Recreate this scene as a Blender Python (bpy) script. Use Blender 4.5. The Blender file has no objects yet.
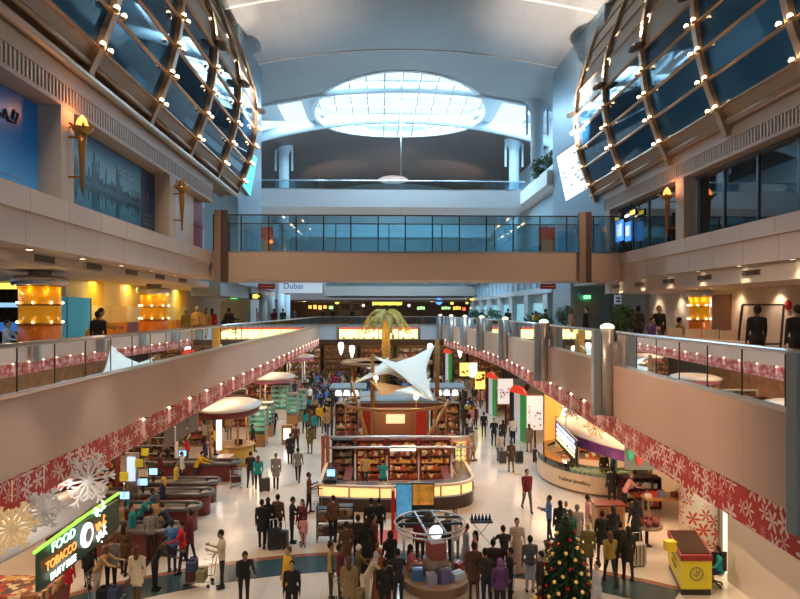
import bpy, bmesh, math, random
from mathutils import Vector, Matrix
random.seed(7)
sc = bpy.context.scene
COL = sc.collection
PI = math.pi
# ------------------------------------------------------------------ camera, world, exposure
F, HX, HY, EYE = 620.0, 400.0, 311.0, 8.5
TH = math.atan(19/620)
CT, ST = math.cos(TH), math.sin(TH)
cam = bpy.data.cameras.new('camera'); cam_o = bpy.data.objects.new('camera', cam); COL.objects.link(cam_o)
cam.sensor_width = 36; cam.lens = F/800*36; cam.shift_y = (HY-299.5)/800
cam.clip_end = 300
cam_o.location = (0, 0, EYE); cam_o.rotation_euler = (PI/2, 0, -TH)
sc.camera = cam_o
sc.view_settings.view_transform = 'Standard'; sc.view_settings.look = 'None'
sc.view_settings.gamma = 1; sc.view_settings.use_curve_mapping = False
sc.view_settings.exposure = 0.0
try:
    sc.cycles.use_denoising = True
    sc.cycles.max_bounces = 6; sc.cycles.transparent_max_bounces = 16
    sc.cycles.sample_clamp_indirect = 4
    sc.cycles.caustics_reflective = False; sc.cycles.caustics_refractive = False
except Exception: pass
w = bpy.data.worlds.new('sky'); sc.world = w; w.use_nodes = True
nt = w.node_tree; bg = nt.nodes['Background']
tc = nt.nodes.new('ShaderNodeTexCoord'); sp = nt.nodes.new('ShaderNodeSeparateXYZ')
rp = nt.nodes.new('ShaderNodeValToRGB')
nt.links.new(tc.outputs['Generated'], sp.inputs[0]); nt.links.new(sp.outputs['Z'], rp.inputs[0])
rp.color_ramp.elements[0].position = 0.03; rp.color_ramp.elements[0].color = (.14, .15, .17, 1)
rp.color_ramp.elements[1].position = 0.13; rp.color_ramp.elements[1].color = (.80, .95, 1, 1)
nt.links.new(rp.outputs[0], bg.inputs['Color']); bg.inputs['Strength'].default_value = 1.15

def light(kind, loc, energy, color=(1, .8, .6), size=.2, target=None, spot=1.2, blend=.6, size_y=None, name='lamp_or_fill_light'):
    l = bpy.data.lights.new(name, kind); l.energy = energy; l.color = color
    o = bpy.data.objects.new(name, l); COL.objects.link(o); o.location = loc
    if kind == 'AREA':
        l.size = size
        if size_y: l.shape = 'RECTANGLE'; l.size_y = size_y
    else:
        l.shadow_soft_size = 0.0
    if kind == 'SPOT': l.spot_size = spot; l.spot_blend = blend
    if target is not None:
        o.rotation_euler = (Vector(target)-Vector(loc)).to_track_quat('-Z', 'Y').to_euler()
    return o

# daylight through the skylights (the sky seen through the glazing)
COOL = (.50, .78, 1.0)
light('AREA', (1.4, 45.3, 23.75), 9000, COOL, 11, (1.4, 45.3, 0), size_y=13)
light('AREA', (-6.6, 45, 23.9), 900, COOL, 1.2, (-6.6, 45, 0), size_y=6)
light('AREA', (10.0, 45, 23.9), 1200, COOL, 1.8, (10.0, 45, 0), size_y=6)

# ------------------------------------------------------------------ pixel helpers
def cam2w(X, D, Z): return Vector((X*CT + D*ST, -X*ST + D*CT, EYE+Z))
def W(px, py, D): return cam2w((px-HX)*D/F, D, -(py-HY)*D/F)
def U(px, py, u):
    a = (px-HX)/F; return W(px, py, u/(a*CT+ST))
def V(px, py, v):
    a = (px-HX)/F; return W(px, py, v/(CT-a*ST))
def G(px, py, z=0.0): return W(px, py, (EYE-z)*F/(py-HY))

# ------------------------------------------------------------------ materials
MATS = {}
def mat(name, col, rough=.5, metal=0., spec=.5, var=.0, scale=4., bump=0., emit=0., ecol=None, coat=0.):
    if name in MATS: return MATS[name]
    m = bpy.data.materials.new(name); m.use_nodes = True; MATS[name] = m
    n = m.node_tree.nodes; L = m.node_tree.links; b = n['Principled BSDF']
    b.inputs['Base Color'].default_value = (*col, 1); b.inputs['Roughness'].default_value = rough
    b.inputs['Metallic'].default_value = metal; b.inputs['Specular IOR Level'].default_value = spec
    b.inputs['Coat Weight'].default_value = coat
    m.diffuse_color = (*col, 1)
    if var or bump:
        t = n.new('ShaderNodeTexCoord'); x = n.new('ShaderNodeTexNoise'); x.inputs['Scale'].default_value = scale
        x.inputs['Detail'].default_value = 4
        L.new(t.outputs['Object'], x.inputs['Vector'])
        if var:
            r = n.new('ShaderNodeValToRGB')
            r.color_ramp.elements[0].position = .3; r.color_ramp.elements[1].position = .7
            r.color_ramp.elements[0].color = (*[c*(1-var) for c in col], 1)
            r.color_ramp.elements[1].color = (*[min(1, c*(1+var)) for c in col], 1)
            L.new(x.outputs['Fac'], r.inputs[0]); L.new(r.outputs[0], b.inputs['Base Color'])
        if bump:
            u = n.new('ShaderNodeBump'); u.inputs['Strength'].default_value = bump
            L.new(x.outputs['Fac'], u.inputs['Height']); L.new(u.outputs[0], b.inputs['Normal'])
    if emit:
        b.inputs['Emission Color'].default_value = (*(ecol or col), 1); b.inputs['Emission Strength'].default_value = emit
    return m
def glassmat(name, tint=(.85, .95, .95), refl=.08, rough=.02, gcol=(1, 1, 1)):
    if name in MATS: return MATS[name]
    m = bpy.data.materials.new(name); m.use_nodes = True; MATS[name] = m
    n = m.node_tree.nodes; L = m.node_tree.links; n.clear()
    o = n.new('ShaderNodeOutputMaterial'); mx = n.new('ShaderNodeMixShader'); t = n.new('ShaderNodeBsdfTransparent')
    g = n.new('ShaderNodeBsdfGlossy'); fr = n.new('ShaderNodeFresnel'); mm = n.new('ShaderNodeMath')
    fr.inputs[0].default_value = 1.5; mm.operation = 'ADD'; mm.inputs[1].default_value = refl; mm.use_clamp = True
    t.inputs[0].default_value = (*tint, 1); g.inputs['Roughness'].default_value = rough; g.inputs[0].default_value = (*gcol, 1)
    L.new(fr.outputs[0], mm.inputs[0]); L.new(mm.outputs[0], mx.inputs[0]); L.new(t.outputs[0], mx.inputs[1])
    L.new(g.outputs[0], mx.inputs[2]); L.new(mx.outputs[0], o.inputs[0])
    return m
def gridmat(name, col, line, sx, sy, wdt=.03, rough=.4, metal=0., axes='XY', var=.05):
    """panelled surface: thin joints every sx, sy metres along two object axes"""
    if name in MATS: return MATS[name]
    m = mat(name, col, rough, metal); n = m.node_tree.nodes; L = m.node_tree.links; b = n['Principled BSDF']
    t = n.new('ShaderNodeTexCoord'); s = n.new('ShaderNodeSeparateXYZ'); L.new(t.outputs['Object'], s.inputs[0])
    fs = []
    for ax, st in zip(axes, (sx, sy)):
        if not st: continue
        d = n.new('ShaderNodeMath'); d.operation = 'DIVIDE'; d.inputs[1].default_value = st; L.new(s.outputs[ax], d.inputs[0])
        fr = n.new('ShaderNodeMath'); fr.operation = 'FRACT'; L.new(d.outputs[0], fr.inputs[0])
        lt = n.new('ShaderNodeMath'); lt.operation = 'LESS_THAN'; lt.inputs[1].default_value = wdt/st; L.new(fr.outputs[0], lt.inputs[0]); fs.append(lt)
    f = fs[0].outputs[0]
    if len(fs) > 1:
        a = n.new('ShaderNodeMath'); a.operation = 'MAXIMUM'; L.new(fs[0].outputs[0], a.inputs[0]); L.new(fs[1].outputs[0], a.inputs[1]); f = a.outputs[0]
    x = n.new('ShaderNodeTexNoise'); x.inputs['Scale'].default_value = .6; L.new(t.outputs['Object'], x.inputs['Vector'])
    r = n.new('ShaderNodeValToRGB'); r.color_ramp.elements[0].color = (*[c*(1-var) for c in col], 1); r.color_ramp.elements[1].color = (*[min(1, c*(1+var)) for c in col], 1)
    r.color_ramp.elements[0].position = .3; r.color_ramp.elements[1].position = .7
    L.new(x.outputs['Fac'], r.inputs[0])
    mx = n.new('ShaderNodeMixRGB'); L.new(f, mx.inputs[0]); L.new(r.outputs[0], mx.inputs[1]); mx.inputs[2].default_value = (*line, 1)
    L.new(mx.outputs[0], b.inputs['Base Color'])
    return m

# ------------------------------------------------------------------ mesh building
class MB:
    def __init__(s): s.v = []; s.f = []; s.m = []; s.sm = []
    def add(s, vs, fs, m=0, smooth=False):
        b = len(s.v); s.v += [tuple(p) for p in vs]; s.f += [[b+i for i in q] for q in fs]
        s.m += [m]*len(fs); s.sm += [smooth]*len(fs); return s
    def box(s, x0, x1, y0, y1, z0, z1, m=0):
        vs = [(x, y, z) for z in (z0, z1) for y in (y0, y1) for x in (x0, x1)]
        return s.add(vs, [(0, 2, 3, 1), (4, 5, 7, 6), (0, 1, 5, 4), (2, 6, 7, 3), (0, 4, 6, 2), (1, 3, 7, 5)], m)
    def cbox(s, c, d, rz=0, m=0):
        c = Vector(c); R = Matrix.Rotation(rz, 3, 'Z')
        vs = [c + R@Vector((x*d[0]/2, y*d[1]/2, z*d[2]/2)) for z in (-1, 1) for y in (-1, 1) for x in (-1, 1)]
        return s.add(vs, [(0, 2, 3, 1), (4, 5, 7, 6), (0, 1, 5, 4), (2, 6, 7, 3), (0, 4, 6, 2), (1, 3, 7, 5)], m)
    def bar(s, a, b, w, h, m=0, up=(0, 0, 1)):
        a, b = Vector(a), Vector(b); d = (b-a).normalized(); u = Vector(up)
        r = d.cross(u)
        if r.length < 1e-4: r = d.cross(Vector((1, 0, 0)))
        r.normalize(); u = r.cross(d).normalized(); r *= w/2; u *= h/2
        vs = [p+i*r+j*u for p in (a, b) for i, j in ((-1, -1), (1, -1), (1, 1), (-1, 1))]
        return s.add(vs, [(3, 2, 1, 0), (4, 5, 6, 7), (0, 1, 5, 4), (1, 2, 6, 5), (2, 3, 7, 6), (3, 0, 4, 7)], m)
    def prism(s, pts, vec, m=0):
        n = len(pts); vec = Vector(vec); vs = [Vector(p) for p in pts]; vs += [p+vec for p in vs]
        fs = [tuple(range(n))[::-1], tuple(range(n, 2*n))] + [(i, (i+1) % n, n+(i+1) % n, n+i) for i in range(n)]
        return s.add(vs, fs, m)
    def tube(s, pts, r, n=8, m=0, closed=False, smooth=True):
        P = [Vector(p) for p in pts]; k = len(P); R = r if isinstance(r, (list, tuple)) else [r]*k
        vs = []; prev = None
        for i, p in enumerate(P):
            a = P[(i-1) % k] if (closed or i) else p; b = P[(i+1) % k] if (closed or i < k-1) else p
            d = (b-a).normalized()
            if prev is None:
                u = d.cross(Vector((0, 0, 1)));
                if u.length < 1e-3: u = d.cross(Vector((1, 0, 0)))
            else: u = prev - d*prev.dot(d)
            u.normalize(); prev = u; q = d.cross(u)
            vs += [p + (u*math.cos(2*PI*j/n)+q*math.sin(2*PI*j/n))*R[i] for j in range(n)]
        fs = []
        for i in range(k if closed else k-1):
            i2 = (i+1) % k
            fs += [(i*n+j, i*n+(j+1) % n, i2*n+(j+1) % n, i2*n+j) for j in range(n)]
        if not closed: fs += [tuple(range(n))[::-1], tuple((k-1)*n+j for j in range(n))]
        return s.add(vs, fs, m, smooth)
    def lathe(s, prof, c=(0, 0, 0), n=16, m=0, smooth=True, sx=1., sy=1.):
        vs = []; k = len(prof)
        for r, z in prof:
            vs += [(c[0]+sx*r*math.cos(2*PI*j/n), c[1]+sy*r*math.sin(2*PI*j/n), c[2]+z) for j in range(n)]
        fs = [(i*n+j, i*n+(j+1) % n, (i+1)*n+(j+1) % n, (i+1)*n+j) for i in range(k-1) for j in range(n)]
        s.add(vs, fs, m, smooth)
        b = len(s.v)-k*n
        s.f += [[b+j for j in range(n)][::-1], [b+(k-1)*n+j for j in range(n)]]; s.m += [m, m]; s.sm += [False, False]
        return s
    def ell(s, c, rx, ry, rz, nu=10, nv=7, m=0, M=None):
        vs = []; fs = []
        for i in range(1, nv):
            a = PI*i/nv
            vs += [(rx*math.sin(a)*math.cos(2*PI*j/nu), ry*math.sin(a)*math.sin(2*PI*j/nu), rz*math.cos(a)) for j in range(nu)]
        vs += [(0, 0, rz), (0, 0, -rz)]; t = (nv-1)*nu
        for i in range(nv-2): fs += [(i*nu+j, (i+1)*nu+j, (i+1)*nu+(j+1) % nu, i*nu+(j+1) % nu) for j in range(nu)]
        for j in range(nu): fs += [(t, j, (j+1) % nu), (t+1, (nv-2)*nu+(j+1) % nu, (nv-2)*nu+j)]
        vs = [Vector(p) for p in vs]
        if M is not None: vs = [M@p for p in vs]
        return s.add([p+Vector(c) for p in vs], fs, m, True)
    def surf(s, fn, nu, nv, m=0, smooth=True, thick=None):
        vs = [Vector(fn(i/nu, j/nv)) for j in range(nv+1) for i in range(nu+1)]
        fs = [(j*(nu+1)+i, j*(nu+1)+i+1, (j+1)*(nu+1)+i+1, (j+1)*(nu+1)+i) for j in range(nv) for i in range(nu)]
        if thick is not None:
            N = len(vs); t = Vector(thick); w2 = [p+t for p in vs]
            fs2 = [tuple(N+i for i in q[::-1]) for q in fs]
            edge = [i for i in range(nu+1)] + [j*(nu+1)+nu for j in range(1, nv+1)] + [nv*(nu+1)+i for i in range(nu-1, -1, -1)] + [j*(nu+1) for j in range(nv-1, 0, -1)]
            fs3 = [(edge[(k+1) % len(edge)], edge[k], N+edge[k], N+edge[(k+1) % len(edge)]) for k in range(len(edge))]
            s.add(vs+w2, fs+fs2+fs3, m, smooth)
        else: s.add(vs, fs, m, smooth)
        return s
    def mesh(s, name, mats, off=(0, 0, 0)):
        me = bpy.data.meshes.new(name)
        ox, oy, oz = off
        me.from_pydata([(x-ox, y-oy, z-oz) for x, y, z in s.v], [], s.f)
        for mm in (mats if isinstance(mats, (list, tuple)) else [mats]): me.materials.append(mm)
        me.polygons.foreach_set('material_index', s.m); me.polygons.foreach_set('use_smooth', s.sm)
        me.update(); return me
    def build(s, name, mats, parent=None, label=None, cat=None, group=None, kind=None):
        off = (0, 0, 0)
        if parent is not None:
            p = parent
            while p.parent: p = p.parent
            off = tuple(p['_o']) if '_o' in p else tuple(p.location)
        else:
            xs, ys, zs = zip(*s.v); off = ((min(xs)+max(xs))/2, (min(ys)+max(ys))/2, min(zs))
        o = bpy.data.objects.new(name, s.mesh(name, mats, off)); COL.objects.link(o)
        if parent is not None: o.parent = parent
        else: o.location = off
        return tag(o, label, cat, group, kind)
def tag(o, label=None, cat=None, group=None, kind=None):
    if label: o['label'] = label
    if cat: o['category'] = cat
    if group: o['group'] = group
    if kind: o['kind'] = kind
    return o
def struct(name, mb, mats, parent=None): return mb.build(name, mats, parent, kind='structure' if parent is None else None)
def sempty(name, loc=(0, 0, 0)):
    o = bpy.data.objects.new(name, None); COL.objects.link(o); o.location = loc; o['kind'] = 'structure'; return o
def thing(name, label, cat, loc=(0, 0, 0), group=None):
    o = bpy.data.objects.new(name, None); COL.objects.link(o); o.location = loc
    return tag(o, label, cat, group)
def copy_tree(o, parent=None, loc=None, rz=None, label=None, group=None, scale=None):
    c = o.copy(); COL.objects.link(c)
    if parent is not None: c.parent = parent
    if loc is not None: c.location = loc
    if rz is not None: c.rotation_euler = (0, 0, rz)
    if scale is not None: c.scale = scale if isinstance(scale, (tuple, list)) else (scale,)*3
    if label: c['label'] = label
    if group: c['group'] = group
    for ch in list(o.children): copy_tree(ch, c)
    return c
def text(name, body, size, loc, rot, m, parent, ext=.01, align='CENTER', sx=1.):
    cu = bpy.data.curves.new(name, 'FONT'); cu.body = body; cu.size = size; cu.extrude = ext
    cu.align_x = align; cu.align_y = 'CENTER'
    o = bpy.data.objects.new(name, cu); COL.objects.link(o)
    dg = bpy.context.evaluated_depsgraph_get(); me = bpy.data.meshes.new_from_object(o.evaluated_get(dg))
    bpy.data.objects.remove(o); bpy.data.curves.remove(cu)
    me.name = name; me.materials.clear(); me.materials.append(m)
    o = bpy.data.objects.new(name, me); COL.objects.link(o); o.rotation_euler = rot; o.scale = (sx, 1, 1)
    l = Vector(loc)
    if parent is not None:
        p = parent
        while p.parent: p = p.parent
        l = l-(Vector(p['_o']) if '_o' in p else p.location); o.parent = parent
    o.location = l
    return o
def interp(pts, z):
    if z <= pts[0][0]: return pts[0][1]
    for (a, x), (b, y) in zip(pts, pts[1:]):
        if z <= b: return x+(y-x)*(z-a)/(b-a)
    return pts[-1][1]
# ================================================================== THE SETTING
M_fascia = gridmat('fascia_panel', (.62, .43, .33), (.52, .36, .28), 0, 2.4, .02, .55, axes='XY')
M_parapet = gridmat('parapet_panel', (.72, .62, .55), (.45, .38, .31), 0, 1.55, .025, .5, axes='XY')
M_beige = mat('beige_paint', (.62, .54, .46), .6)
M_soffit = mat('soffit_white', (.66, .60, .54), .6)
M_white = mat('white_paint', (.78, .77, .75), .5)
M_bluegrey = gridmat('bluegrey_panel', (.25, .36, .45), (.19, .28, .35), 1.5, 3.2, .02, .4, .2, axes='YZ')
M_steel = mat('brushed_steel', (.62, .63, .64), .28, 1.)
M_dark = mat('dark_metal', (.05, .045, .04), .4, .6)
M_bronze = mat('bronze_frame', (.50, .36, .24), .4, .35)
M_brown = mat('brown_panel', (.24, .17, .13), .5)
M_black = mat('black_plastic', (.012, .012, .013), .4)
M_glass = glassmat('balustrade_glass', (.62, .66, .65), .07)
M_glassblue = glassmat('bridge_glass', (.72, .88, .92), .12)
M_podglass = mat('pod_glass', (.008, .055, .14), .03, 0., .75)
M_podglass.node_tree.nodes['Principled BSDF'].inputs['Specular Tint'].default_value = (.55, .85, 1, 1)
M_sky = None
M_lampw = mat('lamp_warm', (1, .75, .5), .4, emit=14, ecol=(1, .62, .32))
M_lampd = mat('downlight_glow', (1, .85, .65), .4, emit=10, ecol=(1, .78, .5))
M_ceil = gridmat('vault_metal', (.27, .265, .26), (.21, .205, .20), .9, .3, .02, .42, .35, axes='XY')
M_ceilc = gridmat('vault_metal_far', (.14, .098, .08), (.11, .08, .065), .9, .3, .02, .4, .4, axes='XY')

# ---- ground floor: polished cream stone with an inlaid curved band
fm = mat('floor_stone', (.72, .66, .58), .16, 0, .5)
n = fm.node_tree.nodes; L = fm.node_tree.links; b = n['Principled BSDF']
t = n.new('ShaderNodeTexCoord'); br = n.new('ShaderNodeTexBrick'); br.offset = 0
br.inputs['Scale'].default_value = 1.0; br.inputs['Brick Width'].default_value = .9; br.inputs['Row Height'].default_value = .9
br.inputs['Mortar Size'].default_value = .006; br.inputs['Color1'].default_value = (.74, .67, .58, 1); br.inputs['Color2'].default_value = (.68, .61, .53, 1)
br.inputs['Mortar'].default_value = (.52, .46, .40, 1); L.new(t.outputs['Object'], br.inputs['Vector'])
L.new(br.outputs['Color'], b.inputs['Base Color'])
struct('floor', MB().box(-26, 26, -6, 84, -.2, 0), fm)
def ringband(r0, r1, a0, a1, c, z0, z1, k=60):
    mb = MB()
    def p(r, a, z): return (c[0]+r*math.sin(a), c[1]+r*math.cos(a), z)
    for i in range(k):
        A = a0+(a1-a0)*i/k; B = a0+(a1-a0)*(i+1)/k
        mb.add([p(r0, A, z1), p(r1, A, z1), p(r1, B, z1), p(r0, B, z1)], [(0, 3, 2, 1)])
    mb.add([p(r1, a0, z0), p(r1, a0, z1)], [])
    return mb
M_teal = mat('teal_stone', (.035, .075, .085), .2); M_rust = mat('rust_stone', (.30, .12, .07), .25)
struct('trim_floor_band', ringband(13.75, 15.15, -.72, .66, (-.2, 6.6), 0, .004), M_teal)
struct('trim_floor_edge', ringband(15.15, 15.4, -.72, .66, (-.2, 6.6), 0, .006), M_rust)
# dark kerb line in front of the left tills
struct('trim_floor_left', MB().prism([(-8.0, 19.0, 0), (-7.75, 19.0, 0), (-8.0, 31, 0), (-8.25, 31, 0)], (0, 0, .01)), mat('dark_kerb', (.05, .03, .028), .3))

# ---- mezzanine slabs
ML, VF = -6.7, 68.2
RE = [(5.9, -4), (6.1, 6), (6.2, 9.4), (6.5, 15.7), (6.8, 18.2), (7.25, 26.9), (7.7, 35), (7.9, 41.3), (7.7, 50), (7.3, 58), (6.6, 68.2)]
def re_x(v): return interp([(y, x) for x, y in RE], v)
ZB, ZM = 5.47, 6.8
struct('floor_mezzanine_left', MB().box(-24, ML, -4, VF, ZB, ZM+.14), M_fascia)
struct('floor_mezzanine_right', MB().prism([(x, y, ZB) for x, y in RE]+[(24, VF, ZB), (24, -4, ZB)], (0, 0, ZM+.14-ZB)), M_fascia)
struct('floor_mezzanine_far', MB().box(-24, 24, VF, 82, ZB-.1, ZM+.14), mat('far_fascia', (.52, .55, .58), .5))

# ---- upper level: parapets, recessed walls, soffits
UL, UR, VB0, VB1 = -6.9, 10.05, 25.7, 28.4
def parapet(side):
    s = -1 if side == 'left' else 1; e = UL if s < 0 else UR
    mb = MB()
    def bx(d0, d1, y0, y1, z0, z1): x = sorted((e+s*d0, e+s*d1)); mb.box(x[0], x[1], y0, y1, z0, z1)
    bx(0, 5.5, -4, VB0+.02, 10.46, 10.92); bx(.09, 5.5, -4, VB0+.02, 9.80, 10.46)
    struct('wall_%s_parapet' % side, mb, M_parapet)
    mb = MB()
    return s, e
for side in ('left', 'right'): parapet(side)
# left wall behind the parapet with piers and recessed poster bays
struct('wall_left_upper', MB().box(-9, -7.42, -4, VB0, 10.92, 12.94).box(-7.42, -7.30, 21.05, 24.4, 10.92, 12.94), M_white)
for i, v in enumerate((6.7, 13.6, 20.5)):
    struct('pier_left' if 0 else 'wall_left_pier' + ('' if i == 0 else '_%d' % (i+1)), MB().box(-7.42, UL-.005, v, v+.57, 10.92, 12.95), M_beige)
struct('wall_left_red', MB().box(-7.6, -7.33, 24.45, VB0, 10.93, 12.9).box(-7.33, -7.28, 24.45, VB0, 11.9, 11.93), mat('red_panel', (.30, .025, .03), .4))
struct('wall_right_upper', MB().box(13, 13.2, -4, 34, 10.92, 12.95), mat('shop_back', (.10, .10, .11), .6))
for i, v in enumerate((13.3, 20.3, 27.0)):
    struct('wall_right_pier' + ('' if i == 0 else '_%d' % (i+1)), MB().box(UR+.005, UR+.55, v, v+.57, 10.92, 12.95), M_beige)
# slat boxes + ledges
def slatbox(side):
    s = -1 if side == 'left' else 1; e = UL if s < 0 else UR
    y0, y1 = (-2, VB0) if s < 0 else (-2, 27.6)
    mb = MB()
    def bx(m, d0, d1, z0, z1, y0=y0, y1=y1, k=0): x = sorted((e+s*d0, e+s*d1)); m.box(x[0], x[1], y0, y1, z0, z1, k)
    bx(mb, .12, 2.2, 12.95, 13.85); bx(mb, 0, .12, 12.95, 13.05); bx(mb, 0, .12, 13.46, 13.8)
    struct('wall_%s_frieze' % side, mb, mat('frieze_paint', (.50, .40, .31), .55))
    mb = MB(); y = y0+.05
    while y < y1-.1:
        bx(mb, .02, .12, 13.05, 13.46, y, y+.075); y += .14
    o = mb.build('trim_%s_slats' % side, mat('slat_paint', (.55, .45, .35), .5)); o['kind'] = 'structure'
    bk = MB(); bx(bk, .10, .125, 13.05, 13.46); struct('trim_%s_slat_backing' % side, bk, M_dark)
    mb = MB(); x = e - s*.1
    mb.tube([(x, y0, 13.92), (x, y1+3.6 if s < 0 else y1+1.4, 13.92)], .11, 10); bx(mb, 0, 1.2, 13.8, 13.98)
    struct('trim_%s_ledge' % side, mb, mat('ledge_metal', (.50, .42, .36), .35, .5))
slatbox('left'); slatbox('right')

# mezzanine-level bulkheads and back walls
struct('wall_left_bulkhead', MB().box(-8.0, -7.8, -4, 46, 9.57, 9.8), M_soffit)
struct('ceiling_mezzanine_left', MB().box(-24, -8.0, -4, 46, 9.57, 9.79), M_soffit)
struct('wall_left_mezzanine', MB().box(-10.5, -10.3, 33.2, 46, ZM+.14, 9.57), M_beige)
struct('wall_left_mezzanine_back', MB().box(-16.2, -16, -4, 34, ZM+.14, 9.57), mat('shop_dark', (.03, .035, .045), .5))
struct('wall_right_bulkhead', MB().box(10.4, 10.6, -4, 28.5, 9.3, 9.8), M_soffit)
struct('ceiling_mezzanine_right', MB().box(10.6, 24, -4, 28.5, 9.3, 9.5), M_soffit)
struct('wall_right_mezzanine', MB().box(13.0, 13.2, -4, 34, ZM+.14, 9.35), mat('warm_plaster', (.58, .52, .47), .7, var=.04, scale=.7))

# walls past the bridge (tall side walls up to the roof)
struct('wall_left', MB().box(-8.5, UL, 30.2, 36, 9.8, 23.6), M_bluegrey)
struct('wall_left_lower', MB().box(-8.5, -7.2, 34.5, 36, ZM+.14, 9.8).box(-8.6, -7.3, 28.4, 36, 9.2, 9.8), M_bluegrey)
struct('wall_right', MB().box(UR, 12.5, 27.6, 36, 10.92, 23.6), M_bluegrey)
struct('wall_right_lower', MB().box(UR+.0, 12.5, 32.6, 36, ZM+.14, 10.92), M_bluegrey)
struct('wall_right_recess', MB().box(12.3, 12.5, 28.5, 32.6, ZM+.14, 10.9).box(10.2, 12.3, 28.5, 32.6, 9.8, 10.9), mat('grey_recess', (.30, .31, .31), .6))
M_colw = mat('column_bluewhite', (.52, .62, .68), .45)
for i, (px, v) in enumerate(((263, 44), (271, 47), (281, 50), (287, 54))):
    p = V(px, 311, v); struct('column_left' + ('' if i == 0 else '_%d' % (i+1)), MB().lathe([(.28, ZM+.14), (.28, 9.9)], (p.x, p.y, 0), 12), M_colw)
# far right facade of blue windows, levels 2 and 3
struct('wall_far_right', MB().box(UR+.3, UR+.6, 36, 72, ZM+.14, 15.6), mat('far_blue_wall', (.33, .47, .55), .4))
mb = MB(); gl = MB()
for k in range(19):
    y = 36.6+k*1.9; mb.box(UR+.1, UR+.3, y, y+.28, 9.9, 11.4)
for k in range(7):
    y = 37+k*5.0; mb.box(UR-.05, UR+.3, y, y+1.1, ZM+.14, 9.9); gl.box(UR+.2, UR+.3, y+1.6, y+4.4, ZM+.3, 9.0)
mb.box(UR-.1, UR+.3, 36, 72, 9.6, 9.95).box(UR-.1, UR+.3, 36, 72, 11.4, 11.9)
struct('trim_far_right', mb, M_colw)
struct('window_far_right', gl, mat('window_cyan_glow', (.1, .3, .38), .2, emit=.55, ecol=(.35, .75, .9)))
# far end
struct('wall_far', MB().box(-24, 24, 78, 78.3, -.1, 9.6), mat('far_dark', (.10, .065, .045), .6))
struct('wall_far_upper', MB().box(-24, 24, 72, 72.4, 11.4, 24), mat('far_upper', (.58, .66, .70), .5))
struct('floor_level_three_far', MB().box(-6.2, UR+.3, 68.2, 78, 10.15, 11.2), M_white)
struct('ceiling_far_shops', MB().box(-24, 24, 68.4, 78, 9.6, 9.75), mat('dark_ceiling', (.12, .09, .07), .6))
struct('wall_far_left', MB().box(-24, -12.4, 46, 78, ZM, 13), mat('far_left_grey', (.34, .40, .44), .5))
struct('floor_level_three_left', MB().box(-12.4, UL, 36, 42, 9.8, 10.9), M_bluegrey)
struct('wall_left_far_high', MB().box(-12.6, -12.4, 36, 72, 10.9, 24), mat('far_left_wall', (.40, .50, .56), .5))
struct('wall_right_far_high', MB().box(13.2, 13.4, 36, 72, 15.6, 24), mat('far_right_wall', (.50, .60, .66), .5))

# upper gallery beyond the bridge (white parapet) with a side return on the right
struct('floor_gallery', MB().box(UL-5.6, UR, 43, 46.5, 15.7, 16.9), mat('gallery_white', (.80, .86, .90), .4))
struct('floor_gallery_right', MB().box(UR, UR+3, 36, 46.5, 15.7, 17.1).box(UR-.35, UR, 36.0, 43, 15.9, 16.75), MATS['gallery_white'])
struct('floor_gallery_far', MB().box(UL-5.6, UR+3, 58, 60, 15.4, 16.6), mat('gallery_grey', (.68, .74, .78), .4))
# tall white columns beside the roof lights
for i, (px, v) in enumerate(((537, 41), (514, 50), (284, 52))):
    p = V(px, 200, v); struct('column_tall' + ('' if i == 0 else '_%d' % (i+1)), MB().lathe([(.42, 10.9 if i else 17.1), (.42, 21.6), (.8, 22.4), (.8, 22.6)], (p.x, p.y, 0), 16).box(p.x-.75, p.x-.62, p.y-.1, p.y+.1, 20.2, 22.4).box(p.x+.62, p.x+.75, p.y-.1, p.y+.1, 20.2, 22.4), M_colw)

# ---- vaulted ceiling with oval roof light
CX, CY, RX, RY = 1.38, 45.4, 6.15, 7.1
def cz(x): return 22.35 + .95*(1-((x-1.57)/8.6)**2)
def ceil_strip(y0, y1, dz, x0=-13, x1=16, n=116, side=None):
    mb = MB()
    for i in range(n):
        xa = x0+(x1-x0)*i/n; xb = x0+(x1-x0)*(i+1)/n; segs = []
        def cut(x):
            q = 1-((x-CX)/RX)**2
            return (CY-RY*math.sqrt(q), CY+RY*math.sqrt(q)) if q > 0 else (CY, CY)
        A, B = cut(xa), cut(xb)
        clampv = lambda v: min(max(v, y0), y1)
        for lo, hi in (((y0, y0), (clampv(A[0]), clampv(B[0]))), ((clampv(A[1]), clampv(B[1])), (y1, y1))):
            if hi[0]-lo[0] < 1e-4 and hi[1]-lo[1] < 1e-4: continue
            za, zb = cz(xa)+dz, cz(xb)+dz; T = .25
            vs = [(xa, lo[0], za), (xb, lo[1], zb), (xb, hi[1], zb), (xa, hi[0], za)]
            mb.add(vs+[(x, y, z+T) for x, y, z in vs], [(3, 2, 1, 0), (4, 5, 6, 7), (0, 1, 5, 4), (1, 2, 6, 5), (2, 3, 7, 6), (3, 0, 4, 7)])
    return mb
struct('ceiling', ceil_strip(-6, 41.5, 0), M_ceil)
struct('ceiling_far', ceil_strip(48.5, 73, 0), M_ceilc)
struct('ceiling_band', ceil_strip(41.5, 48.5, .55, -5.6, 8.6, 60), mat('band_white', (.66, .72, .76), .4))
mb = MB()
for y in (41.3, 48.2): mb.surf(lambda a, c: (-13+29*a, y+.35*c, cz(-13+29*a)-.14), 58, 1, thick=(0, 0, .75))
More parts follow.
